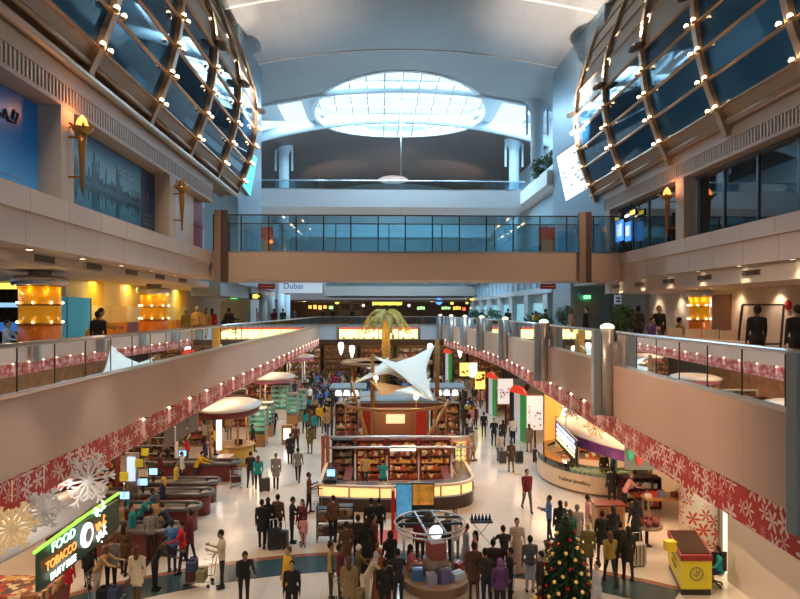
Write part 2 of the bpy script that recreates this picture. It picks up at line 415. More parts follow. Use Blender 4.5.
# keep the rim beams out of the roof light opening: two light ring beams
struct('trim_ceiling_beam', mb, mat('beam_paleblue', (.62, .74, .80), .4))
mb = MB()
for y, dz in ((35.0, -.03), (28.5, -.03)): mb.surf(lambda a, c: (-8+19.5*a, y+.12*c, cz(-8+19.5*a)+dz), 40, 1, thick=(0, 0, .1))
struct('trim_ceiling_seam', mb, mat('seam_metal', (.62, .56, .50), .4))
# shaft of the roof light and its glazing bars
mb = MB(); N = 64
for i in range(N):
    a, c = 2*PI*i/N, 2*PI*(i+1)/N
    p = lambda t, r, z: (CX+(RX+r)*math.cos(t), CY+(RY+r)*math.sin(t), z+.95*(1-((CX+RX*math.cos(t)-1.57)/8.6)**2))
    mb.add([p(a, 0, 22.3), p(c, 0, 22.3), p(c, 0, 23.6), p(a, 0, 23.6), p(a, .25, 22.3), p(c, .25, 22.3), p(c, .25, 23.6), p(a, .25, 23.6)],
           [(0, 1, 2, 3), (7, 6, 5, 4), (0, 4, 5, 1), (3, 2, 6, 7)], 0, False)
struct('trim_roof_light', mb, mat('shaft_white', (.74, .84, .88), .4))
mb = MB()
for k in range(-5, 6):
    x = CX+k*1.15; h = RY*math.sqrt(max(0, 1-(k*1.15/RX)**2))
    if h > .3: mb.box(x-.045, x+.045, CY-h, CY+h, 23.3, 23.48)
for y in (CY-4.4, CY-2.2, CY, CY+2.2, CY+4.4):
    h = RX*math.sqrt(1-((y-CY)/RY)**2); mb.box(CX-h, CX+h, y-.05, y+.05, 23.36, 23.5)
struct('window_roof_bars', mb, mat('bar_grey', (.45, .52, .56), .4, .5))
p = V(401, 200, 43.2)
tag(MB().tube([(p.x, 43.2, 15.2), (p.x, 43.2, 23.4)], .02, 6).build('hanging_cable', M_steel), 'thin steel cable hanging from the oval roof light down to the bridge', 'cable')
# roof over the end of the band (closes the side roof lights)
struct('ceiling_roof_side', MB().box(-13, -7.4, 41.5, 48.5, 23.3, 23.5).box(11.1, 16, 41.5, 48.5, 23.3, 23.5), MATS['band_white'])

struct('wall_sky_block', MB().box(-13, 16, -7, -6.5, 11, 24), mat('behind_grey', (.30, .27, .25), .6))  # unseen wall added behind the camera to keep sky light out of the hall
for x in (-4.6, 7.2): light('SPOT', (x*1.05, 60.5, 16.8), 1300, (1, .80, .64), 0, (x*1.02, 62.5, 23), 1.25, .7)
light('SPOT', (1.4, 56, 16.7), 900, (1, .80, .68), 0, (1.4, 62, 23), 2.0, 1)
light('AREA', (1.4, 64, 22.3), 1000, COOL, 3, (1.4, 64, 0))
tag(MB().lathe([(0, 0), (1.5, 0), (1.6, .12), (1.3, .3)], (1.3, 66, 22.35), 32).build('roof_disc', mat('roof_disc_glow', (.7, .62, .6), .5, emit=.5, ecol=(.9, .82, .8))), 'pale round disc on the far roof beyond the oval roof light', 'ceiling light')
light('SPOT', (-5.8, 13, 15.2), 5200, (1, .64, .40), 0, (6.4, 15, 6), .8, .8)  # added fill spots, no fittings: brighten the mezzanine edges and parapets opposite
light('SPOT', (9, 16, 15), 450, (1, .76, .58), 0, (-6.7, 17, 6), .8, .8)
light('SPOT', (-5.8, 19, 15.6), 800, (1, .86, .78), 0, (10, 16, 10.4), .9, .9)
light('SPOT', (9, 16, 15.6), 800, (1, .86, .78), 0, (-6.9, 13, 10.6), .9, .9)
if 1: pass
for x, e_ in ((-4.8, 7000), (8.0, 11000)): light('SPOT', (x, 27, 14.5), e_, (1, .84, .70), 0, (x*1.12, 29.5, 22.5), 1.15, 1)
# ---- curved glass pods overhead
PROF = [(5.4, 0), (5.75, .12), (6.15, .32), (6.95, .62), (7.77, .83), (8.6, .95), (9.35, .98), (10.4, .86), (11.3, .58), (12.2, .26), (13.0, -.02), (14.2, -.5)]
def pod(side):
    s = -1 if side == 'left' else 1; e = UL if s < 0 else UR; dz = 0 if s < 0 else -.3; sc_ = 1.0 if s < 0 else .98
    ribs = [3.5, 7.2, 10.9, 14.6, 18.4, 22.2, 25.9, 29.4] if s < 0 else [3.2, 6.7, 10.2, 13.9, 17.6, 21.2, 24.9, 28.5]
    def P(z, v, off=0): return Vector((e - s*(interp(PROF, z)*sc_+off), v, EYE+z*1.0+dz*(1 if z < 10 else .5)))
    root = thing('glass_pod', 'curved blue glass bay bulging out high on the %s' % ('left above the poster wall' if s < 0 else 'right above the upper shop windows'), 'glass facade', (e, 18, EYE+5.4+dz))
    rows = [6.12, 6.95, 7.77, 8.6, 9.35]; up = [9.35, 10.3, 11.2, 12.1, 13.0, 14.2]
    for i, v in enumerate(ribs):
        mb = MB(); zs = [5.35, 5.6, 5.9]+[6.15+.4*k for k in range(21)]
        pts = [P(z, v, .05) for z in zs]
        for a, c in zip(pts, pts[1:]): mb.bar(a, c+(c-a)*.08, .22, .2, up=(-s, 0, .3))
        mb.bar(P(5.4, v, -.75), P(6.0, v, -.1), .16, .14, up=(0, 1, 0))
        mb.build('rib', M_bronze, root)
        for z in rows[:4]:
            for dv in (-.2, .2):
                p = P(z, v+dv, .2)
                sp_ = MB().lathe([(.05, -.08), (.06, 0), (.06, .02)], tuple(p-Vector((s*.02, 0, .02))), 8).build('spotlight', M_bronze, root)
                MB().ell(p+Vector((-s*.03, 0, .0)), .068, .068, .06, 8, 6).build('bulb', M_lampw, sp_)
        if True:
            z = 9.42; p = P(z, v, .26)
            f = MB().ell(p, .22, .5, .05, 12, 6).bar(p, P(z, v, 0), .08, .06).build('uplighter', M_dark, root)
            MB().lathe([(.12, 0), (.12, .03)], tuple(p+Vector((0, 0, .065))), 10).build('bulb', M_lampd, f)
    for v0, v1 in zip(ribs, ribs[1:]):
        for z0, z1 in zip(rows, rows[1:]):
            a, c, d, g = P(z0, v0), P(z0, v1), P(z1, v1), P(z1, v0)
            MB().prism([a, c, d, g], (s*.05, 0, 0)).build('glass_pane', M_podglass, root)
        mb = MB()
        for z0, z1 in zip(up, up[1:]): mb.prism([P(z0, v0), P(z0, v1), P(z1, v1), P(z1, v0)], (s*.05, 0, 0))
        mb.build('metal_panel', mat('pod_panel', (.55, .53, .50), .4, .25), root)
        mb = MB().prism([P(5.75, v0), P(5.75, v1), P(6.12, v1), P(6.12, v0)], (s*.06, 0, 0)).prism([P(5.4, v0, -.7), P(5.4, v1, -.7), P(5.75, v1), P(5.75, v0)], (s*.06, 0, 0))
        mb.tube([P(5.72, v0, .06), P(5.72, v1, .06)], .07, 8).tube([P(5.5, v0, -.3), P(5.5, v1, -.3)], .06, 8)
        mb.build('sill_panel', mat('pod_sill', (.36, .26, .18), .45, .5), root)
        mb = MB()
        for z in rows+up[1:]: mb.bar(P(z, v0, .03), P(z, v1, .03), .055, .08, up=(-s, 0, .3))
        mb.build('mullion', M_bronze, root)
    ve = ribs[-1]; pts = [P(5.4, ve, -.7)]+[P(z, ve) for z in [5.4+.4*k for k in range(23)]]+[P(14.2, ve, -.3)]
    MB().prism(pts, (0, .06, 0)).build('end_panel', MATS['pod_panel'], root)
    for v in ribs[3:]:
        p = P(9.5, v, .28)
        light('SPOT', p+Vector((0, 0, .12)), 900, (1, .88, .70), .0, p+Vector((s*.95, 0, 2.4)), .85, .6, name='uplighter_light')
pod('left'); pod('right')

# ---- bridge across the hall
struct('floor_bridge', MB().box(UL-.3, UR+.3, VB0, VB1, 9.785, 10.9), mat('bridge_panel', (.50, .39, .33), .55))
M_post = mat('post_brown', (.30, .22, .17), .5)
for i, px in enumerate((222, 584)):
    p = V(px, 311, VB0); struct('column_bridge' + ('' if i == 0 else '_2'), MB().box(p.x-.26, p.x, VB0-.24, VB0-.01, 9.68, 12.62).box(p.x, p.x+.26, VB0-.18, VB0-.01, 9.68, 12.62, 1), [M_post, mat('post_dark', (.085, .055, .045), .5)])
def balustrade(name, label, pts, z0, z1, step, railr=.05, gm=M_glass, postw=.03, group=None, rail=M_steel, baser=True):
    """glass balustrade along a plan polyline; parts: handrail, bottom_rail, glass panels, posts"""
    c = pts[len(pts)//2]; root = thing(name, label, 'balustrade', (c[0], c[1], z0), group)
    MB().tube([(x, y, z1) for x, y in pts], railr, 10).build('handrail', rail, root)
    if baser:
        mb = MB()
        for a, b_ in zip(pts, pts[1:]): mb.bar((*a, z0+.04), (*b_, z0+.04), .1, .08)
        mb.build('bottom_rail', M_steel, root)
    for a, b_ in zip(pts, pts[1:]):
        a, b_ = Vector(a), Vector(b_); d = b_-a; k = max(1, round(d.length/step))
        for i in range(k):
            p, q = a+d*(i/k), a+d*((i+1)/k); g = d.normalized()*.025
            MB().bar((*(p+g), (z0+z1)/2+.02), (*(q-g), (z0+z1)/2+.02), .015, z1-z0-.12).build('glass_panel', gm, root)
            MB().box(p.x-postw/2, p.x+postw/2, p.y-postw/2, p.y+postw/2, z0, z1).build('post', M_dark, root)
    return root
balustrade('glass_balustrade', 'clear glass balustrade with steel handrail along the left mezzanine edge', [(ML+.03, 5), (ML+.03, 68)], ZM+.14, 7.88, 1.3)
balustrade('bridge_balustrade', 'tall glass balustrade on the near edge of the bridge', [(UL, VB0+.1), (UR, VB0+.1)], 10.9, 12.47, 1.155, .03, M_glassblue, .05, rail=M_dark)
balustrade('bridge_balustrade', 'tall glass balustrade on the rear edge of the bridge', [(UL, VB1-.1), (UR, VB1-.1)], 10.9, 12.47, 2.31, .03, M_glassblue, .05, rail=M_dark)
balustrade('gallery_balustrade', 'glass balustrade on the white upper gallery beyond the bridge', [(UL-5, 43.1), (UR, 43.1)], 16.9, 17.55, 2.0, .04, M_glassblue)
balustrade('far_balustrade', 'glass balustrade closing the far end of the mezzanine void', [(ML, VF-.05), (6.5, VF-.05)], ZM+.14, 7.88, 2.0)
balustrade('far_balustrade', 'glass balustrade on the far white level above the restaurant signs', [(-6, 68.3), (UR, 68.3)], 11.2, 12.2, 2.0)

# right mezzanine: lamp-topped pilasters and the balustrade runs between them
def meet(px):
    a, b_ = 2.0, 68.0
    for _ in range(40):
        v = (a+b_)/2; x = re_x(v); X = x*CT-v*ST; D = x*ST+v*CT
        if HX+F*X/D > px: a = v
        else: b_ = v
    return re_x(v), v
names = ['nearest', 'second', 'third', 'fourth', 'fifth', 'sixth', 'seventh', 'eighth']
pxs = [834, 612, 547, 507.5, 483.5, 466.5, 452.5, 441.5]
pil = thing('pilaster', 'nearest lamp-topped round pilaster on the right mezzanine edge', 'pilaster', (0, 0, 0), 'lamp-topped pilasters along the right mezzanine')
M_pil = mat('pilaster_metal', (.46, .42, .40), .35, .4)
MB().lathe([(.19, ZB-.02), (.19, 8.0)], (0, 0, 0), 20).build('shaft', M_pil, pil)
MB().box(-.42, -.2, -.06, .16, ZB-.02, 7.93).build('fin', mat('fin_blue', (.30, .38, .42), .3, .4), pil)
MB().lathe([(.2, 8.0), (.19, 8.06), (.13, 8.11), (.03, 8.14)], (0, 0, 0), 16).build('lamp_dome', mat('dome_glow', (1, .9, .7), .4, emit=3, ecol=(1, .8, .5)), pil)
mids = []
for i, px in enumerate(pxs):
    x, v = meet(px); mids.append(v)
    if i == 0: o = pil; o.location = (x-.14, v, 0)
    else: o = copy_tree(pil, None, (x-.14, v, 0), 0, '%s lamp-topped round pilaster from the near end of the right mezzanine' % names[i])
ord_ = ['between the nearest and second pilasters', 'between the second and third pilasters', 'between the third and fourth pilasters', 'between the fourth and fifth pilasters', 'between the fifth and sixth pilasters', 'between the sixth and seventh pilasters', 'between the seventh and eighth pilasters']
for i, (a, b_) in enumerate(zip(mids, mids[1:])):
    vs = [a+.35]+[y for _, y in RE if a+.6 < y < b_-.6]+[b_-.35]
    balustrade('glass_balustrade', 'glass balustrade on the right mezzanine '+ord_[i], [(re_x(v)+.06, v) for v in vs], ZM+.14, 7.88, 1.3, group='glass balustrades of the right mezzanine')
# ================================================================== GROUND FLOOR
M_wood = mat('honey_wood', (.42, .22, .08), .4, var=.2, scale=6)
M_gold = mat('gold_brown', (.36, .17, .045), .35, .5)
M_maroon = mat('maroon_laminate', (.16, .025, .02), .35)
M_red = mat('bright_red', (.55, .02, .02), .45)
M_cream = mat('cream_laminate', (.74, .58, .42), .35)
M_slate = mat('slate_roof', (.22, .30, .36), .4)
M_yel = mat('yellow_laminate', (.72, .62, .02), .4)
M_warmglow = mat('case_glow', (1, .72, .35), .4, emit=1.25, ecol=(1, .55, .2))
M_whiteglow = mat('white_glow', (1, 1, 1), .4, emit=2.6, ecol=(1, .95, .88))
M_yelglow = mat('yellow_glow', (1, .85, .2), .4, emit=1.5, ecol=(1, .78, .12))
M_orglow = mat('orange_glow', (1, .5, .1), .4, emit=2.2, ecol=(1, .42, .06))
M_screen = mat('screen_blue', (.1, .3, .6), .2, emit=1.6, ecol=(.35, .65, 1))
M_silver = mat('silver_tube', (.55, .57, .58), .3, .9)
M_glassg = glassmat('case_glass', (.70, .92, .85), .07)

def speckle(name, cols, scale=5, emit=0.):
    """tiny assorted goods: hard-edged cells of colour"""
    m = mat(name, cols[0], .5); n = m.node_tree.nodes; L = m.node_tree.links; b = n['Principled BSDF']
    t = n.new('ShaderNodeTexCoord'); v = n.new('ShaderNodeTexVoronoi'); v.inputs['Scale'].default_value = scale
    mp = n.new('ShaderNodeMapping'); mp.inputs['Scale'].default_value = (1, 1, .6); L.new(t.outputs['Object'], mp.inputs[0]); L.new(mp.outputs[0], v.inputs['Vector'])
    s = n.new('ShaderNodeSeparateColor'); L.new(v.outputs['Color'], s.inputs[0])
    r = n.new('ShaderNodeValToRGB'); r.color_ramp.interpolation = 'CONSTANT'
    e = r.color_ramp.elements
    for i, c in enumerate(cols):
        q = e[i] if i < 2 else e.new(i/len(cols)); q.position = i/len(cols); q.color = (*c, 1)
    L.new(s.outputs[0], r.inputs[0]); L.new(r.outputs[0], b.inputs['Base Color'])
    return m
M_goods = [speckle('goods_warm', [(.35, .12, .03), (.6, .35, .08), (.15, .03, .02), (.75, .6, .4), (.5, .05, .03), (.08, .05, .04)], 7),
           speckle('goods_mixed', [(.6, .08, .06), (.7, .65, .6), (.1, .15, .3), (.65, .45, .1), (.2, .05, .04), (.75, .7, .65), (.05, .2, .12)], 6),
           speckle('goods_dark', [(.05, .03, .02), (.25, .12, .05), (.4, .25, .1), (.08, .02, .02), (.15, .15, .15)], 8)]
def flowermat(name, bg, fg, scale, r0=.34, amp=.2):
    """flat snow-crystal print: branching stars of one colour on another"""
    m = mat(name, bg, .5); n = m.node_tree.nodes; L = m.node_tree.links; b = n['Principled BSDF']
    t = n.new('ShaderNodeTexCoord'); v = n.new('ShaderNodeTexVoronoi'); v.inputs['Scale'].default_value = scale; v.inputs['Randomness'].default_value = .6
    L.new(t.outputs['UV'], v.inputs['Vector']); sb = n.new('ShaderNodeVectorMath'); sb.operation = 'SUBTRACT'
    sc1 = n.new('ShaderNodeVectorMath'); sc1.operation = 'SCALE'; sc1.inputs['Scale'].default_value = 1
    L.new(t.outputs['UV'], sb.inputs[0]); L.new(v.outputs['Position'], sb.inputs[1])
    sx = n.new('ShaderNodeSeparateXYZ'); L.new(sb.outputs[0], sx.inputs[0])
    at = n.new('ShaderNodeMath'); at.operation = 'ARCTAN2'; L.new(sx.outputs[1], at.inputs[0]); L.new(sx.outputs[0], at.inputs[1])
    mu = n.new('ShaderNodeMath'); mu.operation = 'MULTIPLY'; mu.inputs[1].default_value = 6; L.new(at.outputs[0], mu.inputs[0])
    co = n.new('ShaderNodeMath'); co.operation = 'COSINE'; L.new(mu.outputs[0], co.inputs[0])
    rr = n.new('ShaderNodeMath'); rr.operation = 'MULTIPLY_ADD'; rr.inputs[1].default_value = amp; rr.inputs[2].default_value = r0; L.new(co.outputs[0], rr.inputs[0])
    ds = n.new('ShaderNodeMath'); ds.operation = 'LESS_THAN'; L.new(v.outputs['Distance'], ds.inputs[0]); L.new(rr.outputs[0], ds.inputs[1])
    inn = n.new('ShaderNodeMath'); inn.operation = 'GREATER_THAN'; L.new(v.outputs['Distance'], inn.inputs[0]); inn.inputs[1].default_value = .09
    an = n.new('ShaderNodeMath'); an.operation = 'MULTIPLY'; L.new(ds.outputs[0], an.inputs[0]); L.new(inn.outputs[0], an.inputs[1])
    mx = n.new('ShaderNodeMixRGB'); L.new(an.outputs[0], mx.inputs[0]); mx.inputs[1].default_value = (*bg, 1); mx.inputs[2].default_value = (*fg, 1)
    L.new(mx.outputs[0], b.inputs['Base Color'])
    return m
M_band = flowermat('snow_print_red', (.50, .035, .03), (.85, .66, .60), 3.0, .40, .24)
M_colprint = flowermat('snow_print_white', (.80, .78, .74), (.58, .05, .03), 2.1, .38, .22)
def uvmap(o, fn):
    me = o.data; uv = me.uv_layers.new(name='UVMap'); off = o.location
    for l in me.loops:
        p = me.vertices[l.vertex_index].co; uv.data[l.index].uv = fn(p.x+off.x, p.y+off.y, p.z+off.z)
    return o

# ---- shop lighting under the mezzanine (ceiling light panels of the shops)
WARM = (1, .72, .46)
for v in range(12, 68, 7):
    light('AREA', (-9.3, v, 5.42), 150, WARM, 1.2, (-9.3, v, 0), size_y=3)
    light('AREA', (-14, v, 5.42), 70, (1, .66, .4), 1.2, (-14, v, 0), size_y=3)
    light('AREA', (re_x(v)+2.6, v, 5.42), 95, WARM, 1.2, (re_x(v)+2.6, v, 0), size_y=3)
# spotlights on the pods washing the hall floor
for v in (10.9, 14.6, 18.4, 22.2, 25.9, 29.4):
    light('SPOT', (-5.9, v, 15.2), 570, (1, .72, .48), .12, (.3, v+8, 0), 1.5, .7)
    light('SPOT', (9.1, v, 15.0), 480, (1, .72, .48), .12, (.2, v+8, 0), 1.5, .7)
for v in (44, 52, 60):
    light('SPOT', (-6.5, v, 9.6), 520, (1, .76, .54), .12, (0, v, 0), 2.0, .7)
    light('SPOT', (9.5, v, 9.4), 520, (1, .76, .54), .12, (0, v, 0), 2.0, .7)

# ---- hanging snow-print valances below the mezzanine edges
vl = MB().box(-6.82, -6.78, 4, 67.8, 4.75, ZB)
o = vl.build('valance', M_band, None, 'red and white snow-crystal valance under the left mezzanine edge', 'valance')
uvmap(o, lambda x, y, z: (y, z))
mb = MB(); vs = [4+k for k in range(0, 64)]
for a, b_ in zip(vs, vs[1:]): mb.bar((re_x(a)+.12, a, 5.11), (re_x(b_)+.12, b_, 5.11), .04, .72)
o = mb.build('valance', M_band, None, 'red and white snow-crystal valance under the right mezzanine edge', 'valance')
uvmap(o, lambda x, y, z: (y, z))
# small hanging lamps under both edges
lam = thing('pendant_lamp', 'small pink frosted lamp hanging before the left snow-print valance', 'lamp', (0, 0, 0), 'lamps along the left valance')
MB().lathe([(.02, .46), (.045, .38), (.06, .1), (.03, 0)], (0, 0, 0), 8).build('lamp_shade', mat('pink_frost', (.85, .5, .45), .4, emit=.2, ecol=(1, .5, .4)), lam)
MB().ell((0, 0, .5), .045, .045, .045, 8, 6).build('bulb', mat('lamp_hot', (1, .8, .6), .4, emit=6, ecol=(1, .7, .5)), lam)
MB().box(-.16, .16, -.015, .015, .53, .56).build('bracket', M_dark, lam)
first = True
for k in range(24):
    v = 17.5+k*2.1; loc = (-6.62, v, 4.98)
    if first: lam.location = loc; first = False
    else: copy_tree(lam, None, loc)
for k in range(28):
    v = 19+k*1.7
    copy_tree(lam, None, (re_x(v)-.09, v, 4.98), label='small pink frosted lamp hanging before the right snow-print valance', group='lamps along the right valance')

# ---- snowflake decorations
def snowflake(c, r, m, label, yaw=0):
    mb = MB(); R = Matrix.Rotation(yaw, 3, 'Z'); c = Vector(c)
    pt = lambda a, d: c+R@Vector((math.cos(a)*d, 0, math.sin(a)*d))
    for k in range(12):
        a = k*PI/6; rk = r*(1 if k % 2 == 0 else .72)
        mb.bar(pt(a, 0), pt(a, rk), .035, .07, up=(0, 1, 0))
        for q in (.55, .8):
            for s in (-.5, .5): mb.bar(pt(a, rk*q), pt(a, rk*q)+R@Vector((math.cos(a+s*1.5)*r*.24, 0, math.sin(a+s*1.5)*r*.22)), .03, .06, up=(0, 1, 0))
    mb.ell(c, .12, .06, .12, 8, 6)
    mb.tube([pt(PI/2, r), c+Vector((0, 0, ZB-c.z+.02))] if c.z+r < ZB else [pt(PI/2, r*.5), pt(PI/2, r*.8)], .012, 5)
    return mb.build('snowflake', m, None, label, 'snowflake')
M_fl = mat('frost_white', (.93, .91, .88), .5); M_flg = mat('flake_gold', (.85, .62, .30), .4, .3, emit=.25, ecol=(1, .7, .35))
p = U(12, 528, -6.55); snowflake(p, .46, M_flg, 'glowing gold snowflake above the white canopy edge', .9)
p = U(88, 480, -6.5); snowflake(p, .62, M_fl, 'large white snowflake hanging over the lit sign canopy', .9)
p = U(44, 510, -6.55); snowflake(p, .42, M_fl, 'smaller white snowflake between the gold and large ones', .9)
p = W(596, 427, 24.5); snowflake(p, .5, M_flg, 'gold snowflake over the white kiosk canopy', -.5)
for i, (px, py) in enumerate(((572, 408), (588, 405), (608, 402))):
    p = W(px, py, 27.5-i); snowflake(p, .55, M_fl, ('frosty white snowflake over the left end of the kiosk canopy', 'frosty white snowflake in the middle over the kiosk canopy', 'frosty white snowflake over the right of the kiosk canopy')[i], -.5)

# ---- left: lit sign canopy in front of the tobacco counter
def leaf(axis, wl, wr, z, th, n=24):
    """pointed leaf-shaped shallow dome from axis[0] to axis[1]"""
    a, b_ = Vector(axis[0]), Vector(axis[1]); d = (b_-a); L_ = d.length; d.normalize(); q = Vector((d.y, -d.x, 0))
    def f(i, j):
        s = i; wdt = math.sin(PI*min(1, max(0, .02+.96*s)))**.6; t = -1+2*j
        off = (wr if t > 0 else wl)*t*wdt
        return a+d*(L_*s)+q*off+Vector((0, 0, z+th*(1-t*t)*wdt))
    return f
can = thing('sign_canopy', 'white leaf-shaped canopy with a lit food and tobacco sign', 'canopy', (-8.2, 13.5, 2.6))
MB().surf(leaf(((-8.3, 9.5, 0), (-7.6, 17.2, 0)), 1.2, .75, 3.62, .42), 24, 10, thick=(0, 0, .06)).build('canopy_shell', mat('canopy_white', (.76, .74, .70), .35), can)
pts = [U(px, py, -7.38) for px, py in ((34, 553), (60, 534), (85, 516), (119, 493))]
mb = MB()
for a, b_ in zip(pts, pts[1:]): mb.bar(a, b_, .05, .06)
mb.build('green_edge', mat('green_glow', (.3, .9, .1), .4, emit=1.2, ecol=(.35, .9, .08)), can)
a, b_, = U(40, 551, -7.42), U(119, 499, -7.42); c, d = U(119, 528, -7.42), U(40, 592, -7.42)
MB().prism([a, b_, c, d], (-.1, 0, 0)).build('sign_board', mat('sign_dark_green', (.015, .06, .03), .4), can)
M_tg = mat('letter_green', (.6, 1, .7), .4, emit=3, ecol=(.45, 1, .6)); M_to = mat('letter_orange', (1, .35, .08), .4, emit=2.2, ecol=(1, .26, .05)); M_tw = mat('letter_white', (1, 1, .95), .4, emit=2.5, ecol=(1, 1, .92))
def signtext(nm, body, px, py, size, m, u=-7.36, **k):
    p = U(px, py, u); return text(nm, body, size, p, (PI/2, 0, PI/2), m, can, .01, **k)
signtext('letters_top', 'FOOD', 64, 540, .30, M_tg, sx=1.25); signtext('letters_middle', 'TOBACCO', 62, 556, .28, M_to)
signtext('letters_bottom', 'DUTY FREE', 64, 567, .23, M_tw)
p = U(86, 535, -7.36); MB().lathe([(.27, 0), (.30, .03), (.30, .06)], (0, 0, 0), 24)
mb = MB(); R = Matrix.Rotation(PI/2, 3, 'Y')
q = MB().lathe([(.30, 0), (.30, .05), (.24, .06)], (0, 0, 0), 24); mb.add([R@Vector(v)+p for v in q.v], q.f, 0); mb.build('round_emblem', mat('emblem_white', (.9, .95, 1), .4, emit=1.6, ecol=(.8, .9, 1)), can)
q = MB().lathe([(.17, .07), (.14, .075), (.14, .06)], (0, 0, 0), 18); mb = MB().add([R@Vector(v)+p for v in q.v], q.f, 0); mb.build('emblem_ring', mat('emblem_grey', (.45, .5, .55), .4), can)
def arabic(nm, px, py, m, n, s):   # joined cursive strokes with dots, as on the lit sign
    mb = MB(); p = U(px, py, -7.36); rr = random.Random(n)
    pts = [p+Vector((0, k*.07*s, .05*s*math.sin(k*1.7+n)+(.09*s if k % 3 == 0 else 0))) for k in range(9)]
    mb.tube(pts, .022*s, 6)
    for k in (1, 4, 7): mb.ell(pts[k]+Vector((0, 0, .13*s*(1 if k != 4 else -1))), .02*s, .025*s, .025*s, 6, 5)
    for k in (2, 6): mb.tube([pts[k], pts[k]+Vector((0, .01, .17*s))], .02*s, 6)
    mb.build(nm, m, can)
arabic('script_top', 94, 516, M_tg, 1, 1.15); arabic('script_middle', 96, 530, M_to, 2, 1.05); arabic('script_bottom', 97, 540, M_tw, 3, 1.0)
for k in range(5): light('POINT', (-8.0, 11+k*1.4, 3.45), 14, (1, .8, .6), .1)
light('AREA', (-7.3, 13.5, 4.9), 26, (1, .92, .8), .5, (-7.8, 13.5, 0), size_y=5)  # added fill light over the canopy front, no fitting
for v in (11.5, 15): light('SPOT', (-4.2, v, 8.2), 90, (1, .93, .85), 0, (-7.7, v, 3.8), .9, .8)  # added spots in mid-air to brighten the canopy top

def shelf_unit(name, label, c, wdt, dep, h, rz, shelves, m, gm, group=None, cat='shelf'):
    """open shelf: sides, back, boards and the mass of tiny goods on them"""
    root = thing(name, label, cat, (0, 0, 0), group)
    mb = MB().box(-wdt/2, -wdt/2+.05, -dep/2, dep/2, 0, h).box(wdt/2-.05, wdt/2, -dep/2, dep/2, 0, h).box(-wdt/2, wdt/2, dep/2-.04, dep/2, 0, h).box(-wdt/2, wdt/2, -dep/2, dep/2, h-.05, h).box(-wdt/2, wdt/2, -dep/2, dep/2, 0, .1)
    mb.build('carcass', m, root); rr = random.Random(hash(label) % 999 if 0 else len(label)*7)
    gd = MB()
    for k in range(shelves):
        z = .12+(h-.2)*k/shelves; MB().box(-wdt/2+.05, wdt/2-.05, -dep/2, dep/2-.04, z-.03, z).build('shelf_board', m, root)
        x = -wdt/2+.1; gap = (h-.2)/shelves
        while x < wdt/2-.16:
            ww = rr.uniform(.08, .2); hh = gap*rr.uniform(.45, .8); gd.box(x, x+ww*.9, -dep/2+.04, dep/2-.1, z, z+hh); x += ww
    g = gd.build('small_goods', gm, root); g['kind'] = 'stuff'
    root.location = c; root.rotation_euler = (0, 0, rz); return root
# till shop shelving behind the left counters
spots = [(-12.6, 27, 0), (-15.0, 31, .5), (-12.2, 33.5, 0), (-14.6, 37.5, .3), (-11.4, 39.5, 0), (-13.6, 43, 0), (-10.6, 46, 0), (-14.6, 22.5, .9), (-12.0, 50, 0), (-10.2, 55, 0)]
where = ['behind the nearest left tills', 'at the back of the left shop', 'behind the second pair of left tills', 'deep in the left shop by the grey screens', 'beside the yellow info counter on the left', 'behind the yellow info counter', 'beyond the first round white canopy on the left', 'under the lit sign canopy end', 'near the second round canopy on the left', 'near the farthest round canopy on the left']
for i, (x, y, r) in enumerate(spots):
    shelf_unit('display_shelf', 'tall goods shelf '+where[i], (x, y, 0), 2.6, .5, 2.3, r, 5, (M_maroon, M_wood, M_white)[i % 3], M_goods[i % 3], 'goods shelves of the left shops')
struct('wall_left_ground', MB().box(-18.2, -18, -4, 70, 0, ZB), mat('left_shop_wall', (.30, .17, .10), .6, var=.3, scale=1.2))

# checkout counters
def till(label, ex, ey, ln=4.4):
    root = thing('checkout_counter', label, 'counter', (ex-ln/2, ey, 0), 'checkout counters of the left shop')
    x0 = ex-ln
    MB().box(x0, ex-.35, ey-.32, ey+.32, 0, .82).lathe([(.32, 0), (.32, .82)], (ex-.35, ey, 0), 18).build('body', mat('till_body', (.16, .035, .035), .4), root)
    mb = MB(); P = [(x0, ey-.45, .93)]+[(ex-.35+.45*math.sin(a), ey-.45*math.cos(a), .93) for a in [PI*k/10 for k in range(11)]]+[(x0, ey+.45, .93)]
    mb.tube(P, .085, 8); mb.build('bumper_rail', mat('till_bumper', (.12, .125, .13), .3, .3), root)
    MB().box(x0, ex-.4, ey-.4, ey+.4, .82, .9).lathe([(.4, .82), (.4, .9)], (ex-.4, ey, 0), 16).build('worktop', mat('till_top', (.30, .25, .22), .25), root)
    MB().box(x0+2.5, ex-.5, ey-.22, ey+.22, .9, .915).build('conveyor', M_black, root)
    s = MB().box(x0+1.55, x0+1.63, ey-.04, ey+.04, .9, 1.2).build('monitor_stand', M_black, root)
    MB().cbox((x0+1.6, ey, 1.36), (.42, .07, .34)).build('monitor', M_black, root)
    MB().cbox((x0+1.6, ey-.038, 1.36), (.36, .01, .28)).build('screen', M_screen, root)
    return root
tl = ['farthest dark-topped checkout counter beside the yellow info counter', 'checkout counter second from the far end of the left tills', 'middle checkout counter of the left tills', 'checkout counter second from the near end of the left tills', 'nearest checkout counter of the left tills']
for i, (px, py) in enumerate(((239, 461), (217, 480), (211, 491), (198, 505), (178, 526))):
    p = G(px, py, .95); till(tl[i], p.x, p.y)
p = G(229, 476); tag(MB().box(p.x-.5, p.x+.1, p.y-.4, p.y+.4, 0, 1.0).box(p.x-.55, p.x+.15, p.y-.45, p.y+.45, 1.0, 1.04, 1).build('till_end_cabinet', [M_maroon, M_cream]), 'maroon cabinet block with a pale top between two checkout counters', 'cabinet')
